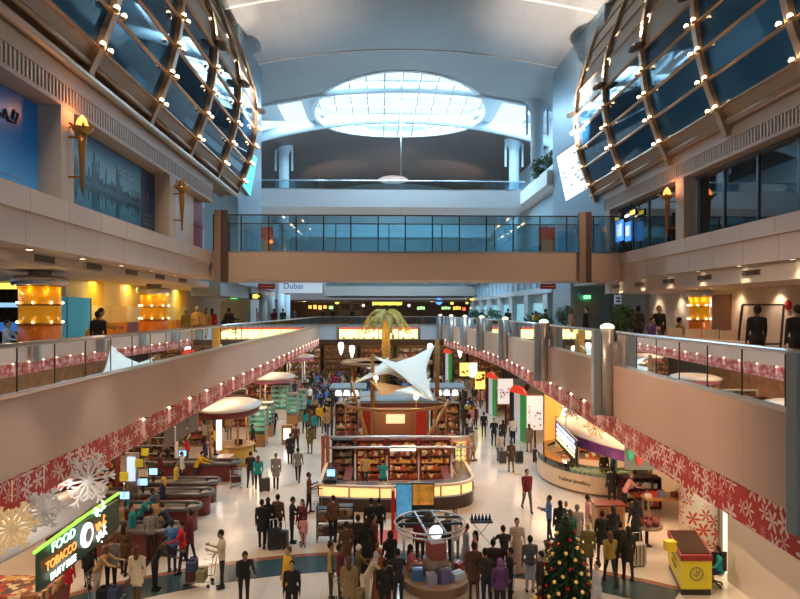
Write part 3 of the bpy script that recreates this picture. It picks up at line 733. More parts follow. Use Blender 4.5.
# yellow hanging till markers and info screens
mk = thing('till_marker', 'yellow square till marker on a pole', 'sign', (0, 0, 0), 'yellow till markers')
MB().box(-.28, .28, -.04, .04, 2.2, 2.52).build('panel', mat('marker_yellow', (.62, .55, .03), .4, emit=.12, ecol=(.9, .75, .05)), mk)
MB().tube([(0, 0, .0), (0, 0, 2.15)], .025, 6).build('pole', M_steel, mk)
ml = ['yellow till marker farthest into the left shop', 'yellow till marker in the middle of the three on the left', 'nearest yellow till marker by the lit sign canopy']
for i, (px, py, D) in enumerate(((145, 465, 27), (139, 474, 25), (124, 485, 23))):
    p = W(px, py, D); o = mk if i == 0 else copy_tree(mk); o.location = (p.x, p.y, 0); o['label'] = ml[i]; o.scale = (.55, .55, 1.0)
p = W(131, 468, 25.5); tag(MB().box(p.x-.17, p.x+.17, p.y, p.y+.15, 1.5, 2.5).box(p.x-.25, p.x+.25, p.y+.02, p.y+.2, 0, 2.65, 1).build('light_column', [mat('column_glow', (.6, .8, 1), .4, emit=.8, ecol=(.6, .8, 1)), MATS['board_grey'] if 'board_grey' in MATS else M_steel]), 'pale blue lit advert column behind the tills', 'light box')
gs = thing('screen_row', 'row of slanted grey display boards hanging beside the left valance', 'display board', tuple(W(180, 430, 31)))
for k in range(3):
    a, b_, c, d = W(164+k*12, 426-k*5, 31), W(174+k*12, 421-k*5, 31.2), W(174+k*12, 443-k*7, 31.2), W(164+k*12, 449-k*7, 31)
    MB().prism([a, b_, c, d], (.0, .08, 0)).build('board', mat('board_grey', (.20, .19, .19), .4), gs)
MB().tube([W(166, 424, 31.1), (W(166, 424, 31.1).x, W(166, 424, 31.1).y, ZB)], .02, 5).tube([W(194, 412, 31.1), (W(194, 412, 31.1).x, W(194, 412, 31.1).y, ZB)], .02, 5).build('hanger', M_steel, gs)

# round white canopies over the left kiosks
def round_canopy(label, c, r, z, hb, bandm, kiosk, ry=None):
    root = thing('round_canopy', label, 'canopy', (c[0], c[1], 0), 'round white kiosk canopies'); ry = (ry or r)/r
    MB().lathe([(r, z), (r*1.02, z+.12), (r*.8, z+.26), (r*.4, z+.36), (.05, z+.4)], (c[0], c[1], 0), 32, sy=ry).build('canopy_disc', MATS['canopy_white'], root)
    MB().lathe([(r*.93, z-hb), (r*.97, z), (r*.9, z), (r*.88, z-hb)], (c[0], c[1], 0), 32, sy=ry).build('canopy_band', bandm, root)
    for k in range(4):
        a = PI/4+k*PI/2; MB().tube([(c[0]+r*.6*math.cos(a), c[1]+r*.6*math.sin(a)*ry, 0), (c[0]+r*.6*math.cos(a), c[1]+r*.6*math.sin(a)*ry, z)], .06, 8).build('post', kiosk, root)
    light('POINT', (c[0], c[1], z-.5), 120, WARM, .3)
    return root
p = W(229, 401, 35); round_canopy('nearest round white canopy with a red brown band on the left', (p.x, p.y), 1.75, p.z-.3, .35, M_maroon, M_wood, 2.6)
p = W(263, 372, 50); round_canopy('second round white canopy with a pink band on the left', (p.x+.75, p.y), 1.8, p.z-.45, .3, mat('pink_band', (.75, .25, .35), .4), M_white, 2.4)
p = W(287, 353, 62); round_canopy('farthest round white canopy with a pink band on the left', (p.x+.9, p.y), 1.8, p.z-.4, .3, MATS['pink_band'], M_white, 2.2)
# yellow info counter
p = G(233, 468); ic = thing('info_counter', 'curved yellow wood counter under the nearest round canopy', 'counter', (p.x, p.y, 0))
MB().lathe([(1.0, 0), (1.0, 1.05)], (p.x, p.y+1.0, 0), 24, sx=.9).build('body', mat('yellow_wood', (.62, .36, .06), .4), ic)
MB().lathe([(1.08, 1.05), (1.08, 1.1)], (p.x, p.y+1.0, 0), 24, sx=.9).build('counter_top', M_wood, ic)
MB().cbox((p.x+.2, p.y+.5, 1.3), (.4, .06, .32)).build('monitor', M_black, ic); MB().box(p.x+.17, p.x+.23, p.y+.5, p.y+.56, 1.1, 1.2).build('monitor_stand', M_black, ic)
p = W(219, 422, 33.5); tag(MB().box(p.x-.13, p.x+.13, p.y-.06, p.y+.06, 1.0, 3.3).build('advert_light_box', M_whiteglow), 'narrow white lit panel standing at the nearest round canopy', 'light box')

# glass display towers
def tower(label, px, py, wdt, h, basem):
    p = G(px, py); root = thing('glass_display_tower', label, 'display case', (p.x, p.y, 0), 'glass display towers on the left walkway')
    MB().box(p.x-wdt/2, p.x+wdt/2, p.y, p.y+wdt, 0, .8).build('base', basem, root)
    MB().box(p.x-wdt/2+.02, p.x+wdt/2-.02, p.y+.02, p.y+wdt-.02, .8, h-.08).build('glass_case', M_glassg, root)
    for a in (0, 1):
        for c in (0, 1): x = p.x-wdt/2+a*wdt; y = p.y+c*wdt; MB().box(x-.03, x+.03, y-.03, y+.03, .8, h).build('post', M_silver, root)
    mb = MB()
    for k in range(4): mb.box(p.x-wdt/2+.03, p.x+wdt/2-.03, p.y+.03, p.y+wdt-.03, 1.0+k*(h-1.1)/4, 1.02+k*(h-1.1)/4)
    mb.build('shelves', mat('shelf_green_glow', (.4, .75, .62), .3, emit=.16, ecol=(.45, .9, .7)), root)
    MB().box(p.x-wdt/2-.03, p.x+wdt/2+.03, p.y-.03, p.y+wdt+.03, h-.08, h).build('cap', M_silver, root)
tower('glass display tower closest to the yellow info counter', 257, 447, 1.0, 2.4, M_wood); tower('glass display tower second along the left walkway', 265, 437, .9, 2.3, M_wood)
tower('tall green-lit glass display tower beside the pink canopy', 280, 420, 1.3, 2.7, M_white); tower('green-lit glass display tower on an orange wooden base', 292, 426, .8, 2.4, M_wood)
tower('slim glass display tower at the walkway edge', 302, 422, .6, 2.5, M_wood)
p = G(287, 445); ps = thing('poster_stand', 'orange wooden stand with a small lit poster on the left walkway', 'stand', (p.x, p.y, 0))
MB().box(p.x-.35, p.x+.35, p.y, p.y+.35, 0, 1.25).build('body', M_wood, ps); MB().box(p.x-.2, p.x+.2, p.y-.02, p.y, .35, 1.05).build('poster', M_whiteglow, ps)

# ================================================================== CENTRE ISLAND
isl = thing('island_counter', 'curved duty-free counter with a glowing front band in the centre', 'counter', (0, 28, 0))
y0 = 26.6; XL, XR = -2.65, 4.15
def plan(off):   # rounded front plan, left corner square, right corner round
    pts = [(XL-off, 30.3), (XL-off, y0-off)]
    for k in range(1, 12): t = k/12; pts.append((XL+(XR-1.6-XL)*t, y0-off-.45*math.sin(PI*t*.85)))
    for k in range(0, 9): a = -PI/2+PI/2*k/8; pts.append((XR-1.6+(1.6+off)*math.cos(a), y0+1.2+(1.4+off)*math.sin(a)))
    pts.append((XR+off, 30.3)); return pts
def wallring(off0, off1, z0, z1):
    A, B = plan(off0), plan(off1); mb = MB()
    for i in range(len(A)-1):
        q = [A[i], A[i+1], B[i+1], B[i]]
        mb.add([(x, y, z0) for x, y in q]+[(x, y, z1) for x, y in q], [(3, 2, 1, 0), (4, 5, 6, 7), (0, 1, 5, 4), (1, 2, 6, 5), (2, 3, 7, 6), (3, 0, 4, 7)])
    return mb
wallring(0, -.55, 0, .55).build('base', mat('island_base', (.05, .025, .02), .3), isl)
wallring(.02, -.55, .55, .62).build('silver_strip', M_silver, isl)
wallring(.0, -.5, .62, 1.02).build('glow_band', M_warmglow, isl)
wallring(.06, -.1, 1.02, 1.12).build('counter_edge', M_cream, isl)
wallring(-.1, -.7, 1.04, 1.12).build('counter_top', mat('counter_dark', (.07, .02, .015), .25), isl)
A = plan(.02)
for i in range(1, len(A), 3): MB().box(A[i][0]-.03, A[i][0]+.03, A[i][1]-.03, A[i][1]+.03, .6, 1.03).build('divider', M_maroon, isl)
wallring(-.95, -1.3, .85, .93).build('inner_worktop', M_maroon, isl)
M_glass2 = M_glassg
cr = thing('cash_register', 'black cash register with a blue screen at the left end of the island counter', 'register', (XL+.45, 26.7, 1.12))
MB().box(XL+.2, XL+.75, 26.5, 26.95, 1.12, 1.3).build('body', M_black, cr); MB().cbox((XL+.5, 26.75, 1.55), (.42, .08, .36)).box(XL+.47, XL+.53, 26.72, 26.78, 1.3, 1.4).build('monitor', M_black, cr); MB().cbox((XL+.5, 26.70, 1.55), (.35, .02, .29)).build('screen', M_screen, cr)
# back shelving with rails over it
for i, (xa, xb, m) in enumerate(((-2.45, -1.35, 2), (-1.25, .25, 0), (.35, 1.85, 0), (1.95, 3.5, 0))):
    lb = ['dark bottle shelf at the left end behind the island counter', 'amber bottle shelf left of centre behind the island counter', 'brightly lit centre shelf behind the island counter', 'amber bottle shelf right of centre behind the island counter'][i]
    shelf_unit('bottle_shelf', lb, ((xa+xb)/2, 31.3, 0), xb-xa, .45, 2.05, 0, 5, M_maroon if i else M_black, M_goods[m], 'bottle shelves of the island')
tag(MB().cbox((1.1, 31.05, 1.62), (1.3, .05, .26)).build('shelf_light_box', mat('shelf_light', (1, .95, .85), .4, emit=1.3, ecol=(1, .9, .75))), 'white lit panel across the centre bottle shelf', 'light box')
rl = thing('island_rail', 'double steel rail with copper end posts framing the island shelves', 'rail', (0, 30.6, 0))
for z in (1.78, 2.3): MB().tube([(-2.85, 31.6, z), (-2.8, 30.6, z), (4.3, 30.5, z), (4.6, 31.2, z)], .06, 8).build('rail_tube', M_silver, rl)
for x in (-2.85, -2.62, 4.3): MB().box(x-.08, x+.08, 30.5, 30.66, 0, 2.35).build('post', mat('copper_post', (.35, .10, .05), .35, .5), rl)
p = G(461, 481); lc = thing('glass_trinket_case', 'round glittering display case at the right end of the island', 'display case', (p.x, p.y, 0))
MB().lathe([(.42, 0), (.42, 1.0)], (p.x, p.y, 0), 18).build('base', M_cream, lc); MB().lathe([(.36, 1.0), (.36, 1.95)], (p.x, p.y, 0), 18).build('glass_case', M_glassg, lc)
MB().lathe([(.45, 1.95), (.45, 2.05)], (p.x, p.y, 0), 18).build('cap', M_wood, lc)
mb = MB()
for k in range(3):
    for j in range(6): a = j*PI/3+k; mb.ell((p.x+.22*math.cos(a), p.y+.22*math.sin(a), 1.12+k*.27), .07, .07, .09, 6, 5)
mb.build('trinkets', M_warmglow, lc)
light('POINT', (p.x, p.y-.8, 2.2), 25, WARM, .1)
for x in (-1.4, .2, 1.8, 3.2): light('POINT', (x, 29.6, 2.5), 30, (1, .6, .25), .12)
# upper pavilion
pv = thing('red_pavilion', 'open pavilion with a slate roof on red columns behind the island', 'pavilion', (-.0, 38, 0))
def PV(px, D, z): q = W(px, 311, D); return q.x
MB().box(-1.25, 3.3, 36.2, 40.6, 3.1, 3.26).build('roof', M_slate, pv)
MB().box(-1.2, 3.25, 36.25, 40.5, 2.86, 3.1).build('roof_fascia', M_maroon, pv)
for x in (-.75, 2.35): MB().box(x-.3, x+.3, 36.3, 36.9, 0, 2.86).build('column', mat('pavilion_red', (.45, .025, .015), .35), pv)
MB().box(-1.1, 3.1, 40, 40.3, 0, 2.86).build('back_wall', mat('pavilion_brown', (.28, .13, .06), .5), pv)
MB().box(-.35, 1.95, 36.5, 37.0, 0, 1.0).build('counter', M_maroon, pv)
MB().box(.3, 1.4, 36.4, 36.6, 1.9, 2.4).build('lit_sign', mat('sign_cream_glow', (1, .8, .5), .4, emit=.9, ecol=(1, .72, .38)), pv)
light('POINT', (.8, 38.2, 2.5), 130, WARM, .2)
for i, (xa, xb) in enumerate(((-2.75, -1.35), (3.35, 4.75))):
    sd = 'left' if i == 0 else 'right'
    shelf_unit('perfume_shelf', 'tall dark perfume shelf on the %s of the red pavilion' % sd, ((xa+xb)/2, 37.3, 0), xb-xa, .6, 3.0, 0, 6, M_brown, M_goods[0], 'perfume shelves beside the pavilion')
    x0_, x1_ = (-3.4, -1.0) if i == 0 else (3.2, 5.6)
    kr = thing('kiosk_roof', 'flat slate kiosk roof with lamps on the %s of the pavilion' % sd, 'roof', ((x0_+x1_)/2, 42, 0))
    MB().box(x0_, x1_, 40.8, 43.6, 3.3, 3.45).build('roof', M_slate, kr)
    for a in (x0_+.15, x1_-.15): MB().box(a-.07, a+.07, 41, 41.14, 0, 3.3).build('post', M_dark, kr)
    for k in range(3): MB().lathe([(.0, .34), (.16, .3), (.22, 0), (.1, 0)], (x0_+.6+k*.55, 40.9, 2.95), 10).build('lamp_shade', M_whiteglow, kr)
    MB().box(x0_+.3, x1_-.3, 42, 42.4, 0, 2.2).build('display', M_goods[1], kr)
# hoops
def hoop(name, label, c, rx, ry, z, r, m, posts, cat='ring'):
    root = thing(name, label, cat, (c[0], c[1], 0))
    MB().tube([(c[0]+rx*math.cos(2*PI*k/48), c[1]+ry*math.sin(2*PI*k/48), z) for k in range(48)], r, 8, closed=True).build('hoop', m, root)
    for a in posts: MB().tube([(c[0]+rx*math.cos(a), c[1]+ry*math.sin(a), 0), (c[0]+rx*math.cos(a), c[1]+ry*math.sin(a), z)], .05, 8).build('post', m, root)
p = W(396, 402, 36); hoop('gold_hoop', 'gold hoop around the front of the red pavilion', (p.x, 35.8), 3.0, 2.9, 3.22, .09, M_gold, (.2, PI-.2))
p = W(387, 362, 49)
rg = thing('ring_canopy', 'wide brown flat ring canopy behind the sails', 'canopy', (p.x, p.y, 0))
MB().lathe([(3.6, 0), (3.6, .22), (2.9, .22), (2.9, 0)], (p.x, p.y, 4.35), 40).build('ring', mat('ring_brown', (.30, .17, .09), .5), rg)
for a in (.6, 2.5, 3.8, 5.6): MB().tube([(p.x+3.3*math.cos(a), p.y+3.3*math.sin(a), 0), (p.x+3.3*math.cos(a), p.y+3.3*math.sin(a), 4.4)], .09, 8).build('post', M_gold, rg)
# sails on masts
def mast(label, a, b_, r=.14):
    o = MB().tube([a, b_], [r, r*.85], 10).build('mast', M_gold, None, label, 'mast', 'gold brown masts of the sails'); return o
T1, T3 = W(435.5, 344, 39), W(372.5, 356, 36)
mast('tall gold brown mast at the high tip of the white sail', (T1.x+.12, T1.y+.15, 0), (T1.x+.12, T1.y+.15, T1.z+.25), .16)
mast('gold brown mast at the left of the white sail', (T3.x, T3.y, 0), (T3.x, T3.y, T3.z+.1))
a, b_ = W(351, 381, 35), W(363, 423, 34.4); b2 = a+(b_-a)*(a.z/(a.z-b_.z)); mast('slanted gold brown mast left of the pavilion', b2, a, .11)
a, b_ = W(449, 400, 34.6), W(435, 424, 34); b2 = a+(b_-a)*(a.z/(a.z-b_.z)); mast('slanted gold brown mast right of the pavilion', b2, a, .11)
mast('short gold brown mast right behind the white sail', (W(421, 370, 40).x, W(421, 370, 40).y, 0), tuple(W(421, 368, 40)), .13)
def sail(label, A, B, C, m, bow=.18, sag=(0, 0, 0), n=14):
    A, B, C = Vector(A), Vector(B), Vector(C); cen = (A+B+C)/3; idx = {}; vs = []; fs = []
    for i in range(n+1):
        for j in range(n+1-i):
            a, b, c = 1-(i+j)/n, i/n, j/n
            p = A*a+B*b+C*c; e = 4*(a*b*(1-c)+b*c*(1-a)+a*c*(1-b)); dist = 27*a*b*c
            p += (cen-p)*bow*e*(1-.45*dist) + Vector(sag)*dist
            idx[i, j] = len(vs); vs.append(p)
    for i in range(n):
        for j in range(n-i):
            fs.append((idx[i, j], idx[i+1, j], idx[i, j+1]))
            if i+j < n-1: fs.append((idx[i+1, j], idx[i+1, j+1], idx[i, j+1]))
    N = len(vs); t = Vector((0, .02, .02)); bd = [idx[i, 0] for i in range(n+1)]+[idx[n-j, j] for j in range(1, n+1)]+[idx[0, j] for j in range(n-1, 0, -1)]
    mb = MB().add(vs+[v+t for v in vs], fs+[tuple(N+q for q in f[::-1]) for f in fs]+[(bd[k], bd[(k+1) % len(bd)], N+bd[(k+1) % len(bd)], N+bd[k]) for k in range(len(bd))], 0, True)
    return mb.build('sail', m, None, label, 'sail', 'tensile sails over the pavilion')
M_sail = mat('sail_cloth', (.84, .80, .70), .6, emit=0); M_sailt = mat('sail_tan', (.58, .34, .14), .6)
sail('large white sail rising to the tall mast', W(435, 345, 39), W(433, 401, 33.5), W(366, 368, 36.5), M_sail, .34, (0, .3, .3))
sail('white sail tied to the left mast top', W(374, 356.5, 36), W(420, 367, 38.3), W(414, 386, 35), M_sail, .16, (0, .2, .1))
sail('narrow cream sail tip reaching left', W(354, 383, 35), W(388, 357, 37.5), W(402, 372, 36), M_sail, .30)
sail('tan brown sail below the white ones', W(369, 381, 35), W(379, 396, 34.6), W(424, 388, 36), M_sailt, .2)
sail('lower cream sail over the slate roof', W(394, 391, 34.5), W(431, 378, 36), W(434, 401, 33.6), M_sail, .2)
for px, py, D in ((376, 378, 34.5), (416, 397, 34)):
    p = W(px, py, D); tag(MB().ell(p, .13, .13, .13, 10, 7).tube([p-Vector((0, 0, .12)), (p.x, p.y, 3.2)], .03, 6, 1).build('globe_lamp', [mat('globe_glow', (1, .85, .6), .4, emit=9, ecol=(1, .8, .5)), M_gold]), 'small bright globe lamp under the %s sail' % ('tan' if px < 400 else 'lower cream'), 'lamp')
    light('POINT', p+Vector((0, -.3, .1)), 30, (1, .75, .5), .1)

# gold palm and dark fir behind the sails
pp = G(386, 412); palm = thing('palm_tree', 'gilded palm tree with drooping fronds rising behind the sails', 'palm', (pp.x, pp.y, 0))
MB().tube([(pp.x, pp.y, z*.5) for z in range(17)], [.44-.009*z+(.03 if z % 2 else 0) for z in range(17)], 12).build('trunk', mat('palm_bark', (.50, .30, .08), .6, var=.4, scale=9, bump=.5), palm)
M_frond = mat('palm_frond', (.36, .26, .05), .5, var=.3, scale=5)
for k in range(16):
    a = 2*PI*k/16+.2; up = .9+.5*(k % 3); L_ = 2.5 if k % 2 else 2.1; mb = MB(); d = Vector((math.cos(a), math.sin(a), 0)); q = Vector((-d.y, d.x, 0)); pts = []
    for i in range(9):
        t = i/8; pts.append(Vector((pp.x, pp.y, 8.1))+d*(L_*t*(1-.18*t))+Vector((0, 0, up*1.6*t-(up*1.2+1.9)*t*t)))
    mb.tube(pts, [.05-.005*i for i in range(9)], 5)
    for i in range(1, 8):
        for s in (-1, 1):
            for f in (0, .5):
                b0 = pts[i]+(pts[i+1]-pts[i])*f; tp = b0+q*s*(.55*(1-.07*i))+d*.3+Vector((0, 0, -.28)); wv = (pts[i+1]-pts[i])*.22
                mb.prism([b0-wv, b0+wv, tp], (0, 0, .012))
    mb.build('frond', M_frond, palm)
MB().ell((pp.x, pp.y, 8.05), .45, .45, .35, 10, 7).build('crown_base', M_gold, palm)
light('POINT', (pp.x-1.2, pp.y-1.2, 6.8), 90, (1, .6, .15), .15); light('POINT', (pp.x+1.2, pp.y-1.2, 6.8), 90, (1, .6, .15), .15)
def fir(label, c, h, r, m, balls=None, tiers=8, trunk=True, n=14):
    root = thing('christmas_tree', label, 'tree', (c[0], c[1], 0)); rr = random.Random(int(h*100))
    MB().tube([(c[0], c[1], 0), (c[0], c[1], h*.5)], [.07*h/3, .04], 8).build('trunk', M_brown, root)
    mb = MB()
    for t in range(tiers*3):
        f = t/(tiers*3); R_ = r*(1-f)**.9+.03; z = h*(.1+.88*f)
        for k in range(n):
            a = 2*PI*(k+.5*(t % 2))/n+rr.uniform(-.1, .1); d = Vector((math.cos(a), math.sin(a), 0)); q = Vector((-d.y, d.x, 0))
            b0 = Vector((c[0], c[1], z)); L_ = R_*rr.uniform(.85, 1.1); tp = b0+d*L_+Vector((0, 0, -.25*L_)); md = b0+d*L_*.55+Vector((0, 0, -.02))
            mb.prism([b0, md+q*L_*.16, tp, md-q*L_*.16], (0, 0, .02+.03*L_))
    mb.build('foliage', m, root)
    if balls:
        for k in range(balls[0]):
            f = (k+.5)/balls[0]; f = 1-math.sqrt(1-f*.97); a = k*2.39996; R_ = r*(1-f)**.9+.02
            MB().ell((c[0]+R_*math.cos(a), c[1]+R_*math.sin(a), h*(.1+.86*f)-.2*R_), balls[1], balls[1], balls[1], 7, 5).build('bauble', balls[2][k % len(balls[2])], root)
    MB().ell((c[0], c[1], h+.02), .05*h/3, .05*h/3, .1*h/3, 6, 5).build('finial', M_gold, root)
    return root
M_fir = mat('fir_green', (.02, .055, .025), .6, var=.3, scale=8)
p = G(393, 414); fir('tall dark fir tree right beside the gilded palm', (p.x, p.y), 6.4, 1.0, M_fir)
p = G(267, 400); fir('orange red decorated tree between the left canopies', (p.x, p.y), 3.6, .8, mat('fir_russet', (.28, .06, .03), .6, var=.3))
M_bg = mat('bauble_gold', (.8, .45, .08), .25, .6, emit=.25, ecol=(1, .6, .15)); M_br = mat('bauble_red', (.5, .01, .01), .25, .3)
p = W(566, 600, 17.6); fir('christmas tree with red and gold baubles in the near right foreground', (p.x, p.y), 3.0, .92, M_fir, (96, .055, [M_bg, M_br, M_bg]), 9, n=18)

# ---- promotional display in front of the island
p = G(372, 541); tag(MB().box(p.x-.8, p.x+.95, p.y-.35, p.y+1.1, 0, .012).build('red_carpet', M_red), 'red carpet in front of the island counter', 'carpet')
p = G(404, 528); po = thing('poster_board', 'blue and orange lit promotional poster board before the island', 'poster', (p.x, p.y, 0))
MB().box(p.x-.32, p.x+1.2, p.y, p.y+.1, 0, 1.75).build('board', M_black, po)
MB().box(p.x-.3, p.x+.3, p.y-.015, p.y, .5, 1.7).build('blue_print', mat('poster_blue', (.06, .28, .5), .4, emit=.4, ecol=(.12, .45, .8), var=.6, scale=3), po)
MB().box(p.x+.34, p.x+1.16, p.y-.015, p.y, .9, 1.7).build('orange_print', mat('poster_orange', (.6, .28, .04), .4, emit=.15, ecol=(1, .5, .08), var=.6, scale=3), po)
MB().box(p.x-.5, p.x-.36, p.y-.2, p.y+.1, 0, 1.5).build('red_side', M_red, po)
c = W(430, 522, 18.4)
tr = thing('ring_truss', 'oval metal ring truss with a round lamp above the promotional table', 'truss', (c.x, c.y, 0))
RR = 1.05
for r_, dz in ((RR, 0), (RR*.96, -.16)): MB().tube([(c.x+r_*math.cos(2*PI*k/40), c.y+r_*math.sin(2*PI*k/40), c.z+dz) for k in range(40)], .03, 8, closed=True).build('hoop', M_silver, tr)
for dx in (-.3, .25): MB().bar((c.x+dx-.12, c.y+1.0, c.z), (c.x+dx+.15, c.y-1.0, c.z), .05, .05).build('cross_bar', M_silver, tr)
for dy in (.42, -.15): MB().bar((c.x-.93, c.y+dy, c.z), (c.x+.95, c.y+dy, c.z), .05, .06).build('cross_bar', M_dark, tr)
for s in (-1, 1): MB().tube([(c.x+s*.75, c.y+.65, 0), (c.x+s*.75, c.y+.65, c.z)], .035, 8).build('leg', M_silver, tr)
q = W(428, 519, 18.6); MB().ell(q, .17, .17, .2, 12, 8).build('speaker', M_black, tr)
q = W(436, 532, 17.5); MB().ell(q, .185, .12, .185, 14, 10).build('lamp', mat('lamp_disc', (.85, .92, 1), .4, emit=2.2, ecol=(.85, .95, 1)), tr)
c2 = G(436, 586); dt = thing('promotional_table', 'low round wooden promotional platform below the ring truss', 'table', (c2.x, c2.y, 0))
MB().lathe([(.98, 0), (.98, .3), (1.06, .3), (1.06, .36)], (c2.x, c2.y, 0), 32).build('platform', mat('platform_wood', (.42, .27, .16), .35), dt)
MB().lathe([(.4, .36), (.4, .9)], (c2.x, c2.y, 0), 20).build('riser', M_brown, dt)
bx = [((-.6, -.35), (.34, .3, .34), (.06, .16, .34), 'blue goods box on the left of the promotional platform'), ((-.2, -.62), (.3, .3, .3), (.35, .33, .45), 'pale lilac goods box at the front of the promotional platform'), ((.2, -.6), (.3, .28, .42), (.16, .14, .30), 'indigo goods box at the front of the promotional platform'), ((.62, -.3), (.42, .3, .2), (.55, .70, .80), 'light blue bag on the right of the promotional platform'),
      ((-.75, .15), (.3, .3, .36), (.6, .5, .45), 'cream goods box at the left back of the promotional platform'), ((.7, .2), (.3, .3, .3), (.5, .08, .07), 'red goods box at the right back of the promotional platform'), ((.0, .62), (.5, .3, .5), (.12, .12, .2), 'dark navy box at the back of the promotional platform')]
for k, ((dx, dy), d, col, lb) in enumerate(bx):
    tag(MB().cbox((c2.x+dx, c2.y+dy, .36+d[2]/2), d, .2*k).cbox((c2.x+dx, c2.y+dy, .36+d[2]+.008), (d[0]*.9, d[1]*.2, .016), .2*k, 1).build('goods_box', [mat('box_%d' % k, col, .5), M_silver]), lb, 'box')
tag(MB().cbox((c2.x, c2.y, 1.15), (.5, .5, .5), .3).build('goods_crate', mat('crate_red', (.32, .09, .07), .5)), 'dark red crate on the riser of the promotional platform', 'box')

# ================================================================== RIGHT SHOPS
struct('wall_right_ground', MB().box(17, 17.2, 4, 70, 0, ZB), mat('right_shop_wall', (.44, .32, .22), .6, var=.25, scale=1.1))
# jewellery kiosk
kc = (10.85, 31.4); kx, ky = 2.75, 3.6
kk = thing('jewellery_kiosk', 'curved cream jewellery kiosk with lit glass cases on the right', 'kiosk', (kc[0], kc[1], 0))
def arc(r, z0, z1, a0, a1, dr, nm, m, k=30):
    mb = MB()
    for i in range(k):
        A, B = a0+(a1-a0)*i/k, a0+(a1-a0)*(i+1)/k
        P = lambda a, q, z: (kc[0]+(kx+q)*math.cos(a), kc[1]+(ky+q)*math.sin(a), z)
        mb.add([P(A, r, z0), P(B, r, z0), P(B, r-dr, z0), P(A, r-dr, z0), P(A, r, z1), P(B, r, z1), P(B, r-dr, z1), P(A, r-dr, z1)], [(3, 2, 1, 0), (4, 5, 6, 7), (0, 1, 5, 4), (1, 2, 6, 5), (2, 3, 7, 6), (3, 0, 4, 7)])
    return mb.build(nm, m, kk)
A0, A1 = PI*.62, PI*1.72
arc(0, .12, .85, A0, A1, .5, 'counter_front', mat('kiosk_cream', (.80, .62, .45), .35)); arc(-.06, 0, .12, A0, A1, .4, 'plinth', M_brown)
arc(.03, .85, .92, A0, A1, .6, 'counter_top', M_cream); arc(-.02, .92, 1.25, A0, A1, .02, 'glass_front', M_glassg)
arc(-.1, .92, 1.0, A0, A1, .45, 'jewellery_tray', speckle('jewel_glint', [(1, .75, .4), (.35, .15, .05), (.9, .8, .6), (.6, .3, .1)], 14)); arc(.02, 1.25, 1.28, A0, A1, .5, 'glass_top', M_glassg)
def ktext(nm, body, a, size):
    p = Vector((kc[0]+(kx+.02)*math.cos(a), kc[1]+(ky+.02)*math.sin(a), .55)); nx = Vector((math.cos(a)/kx, math.sin(a)/ky, 0)); yaw = math.atan2(nx.y, nx.x)+PI/2
    return text(nm, body, size, p, (PI/2, 0, yaw), mat('letter_brown', (.12, .06, .03), .5), kk, .012)
ktext('letters_jewellery', 'Fashion Jewellery', PI*1.27, .24); ktext('letters_fashion', 'Fashion', PI*1.46, .24)
light('POINT', (kc[0]-1.2, kc[1]-2.2, 2.3), 70, (1, .62, .3), .2); light('POINT', (kc[0]-2.0, kc[1]+.4, 2.3), 60, (1, .62, .3), .2)
kcan = thing('kiosk_canopy', 'white leaf-shaped canopy with a purple band over the jewellery kiosk', 'canopy', (10.3, 29.5, 0))
f = leaf(((10.1, 34.0, 0), (12.5, 23.6, 0)), 1.0, 2.0, 2.58, .5)
MB().surf(f, 26, 10, thick=(0, 0, .06)).build('canopy_shell', MATS['canopy_white'], kcan)
mb = MB(); ed = [f(i/26, 0) for i in range(27)]; e2 = [f(i/26, 1) for i in range(27)]
tgt = ed if sum(p.x for p in ed) < sum(p.x for p in e2) else e2
for a, b_ in zip(tgt[2:], tgt[3:-1]): mb.bar(a-Vector((0, 0, .22)), b_-Vector((0, 0, .22)), .05, .44)
mb.build('purple_band', mat('purple_print', (.22, .06, .30), .4, var=.5, scale=2.0), kcan)
for x, y in ((10.4, 32.5), (11.5, 30), (12.0, 27.2)): MB().tube([(x, y, 0), (x, y, 3.2)], .07, 8).build('post', M_silver, kcan)
a, b_, c_, d_ = W(556, 420, 30.5), W(577, 441, 27.8), W(576, 466, 27.8), W(556, 441, 30.5)
sg = thing('kiosk_sign', 'tilted black sign board with bright white lettering before the kiosk canopy', 'sign', tuple((a+b_+c_+d_)/4))
MB().prism([a, b_, c_, d_], (.08, .05, 0)).build('board', M_black, sg)
nrm = (b_-a).cross(d_-a).normalized(); nrm = -nrm if nrm.dot(Vector((0, 0, EYE))-a) < 0 else nrm
def sgpt(u, v): return a+(b_-a)*u+(d_-a)*v+nrm*.03
for r_, (v0, v1, m) in enumerate(((.06, .2, 'blue'), (.28, .42, 'white'), (.5, .62, 'white'), (.7, .82, 'yellow'))):
    mm = mat('neon_'+m, (1, 1, 1), .4, emit=1.5, ecol={'blue': (.35, .5, 1), 'white': (1, .97, .95), 'yellow': (1, .85, .3)}[m])
    u = .08; rr = random.Random(r_)
    while u < .9:
        du = rr.uniform(.05, .1)
        if not .40 < u < .58 or r_ in (0, 3): MB().prism([sgpt(u, v0), sgpt(u+du*.75, v0), sgpt(u+du*.75, v1), sgpt(u, v1)], nrm*.02).build('neon_letter', mm, sg)
        u += du
mb = MB()
mb.prism([sgpt(.5+.13*math.cos(2*PI*k/16), .45+.2*math.sin(2*PI*k/16)) for k in range(16)], nrm*.03); mb.build('neon_emblem', MATS['neon_white'], sg)
MB().tube([tuple((a+b_)/2), ((a+b_)[0]/2, (a+b_)[1]/2, ZB)], .02, 5).build('hanger', M_steel, sg)
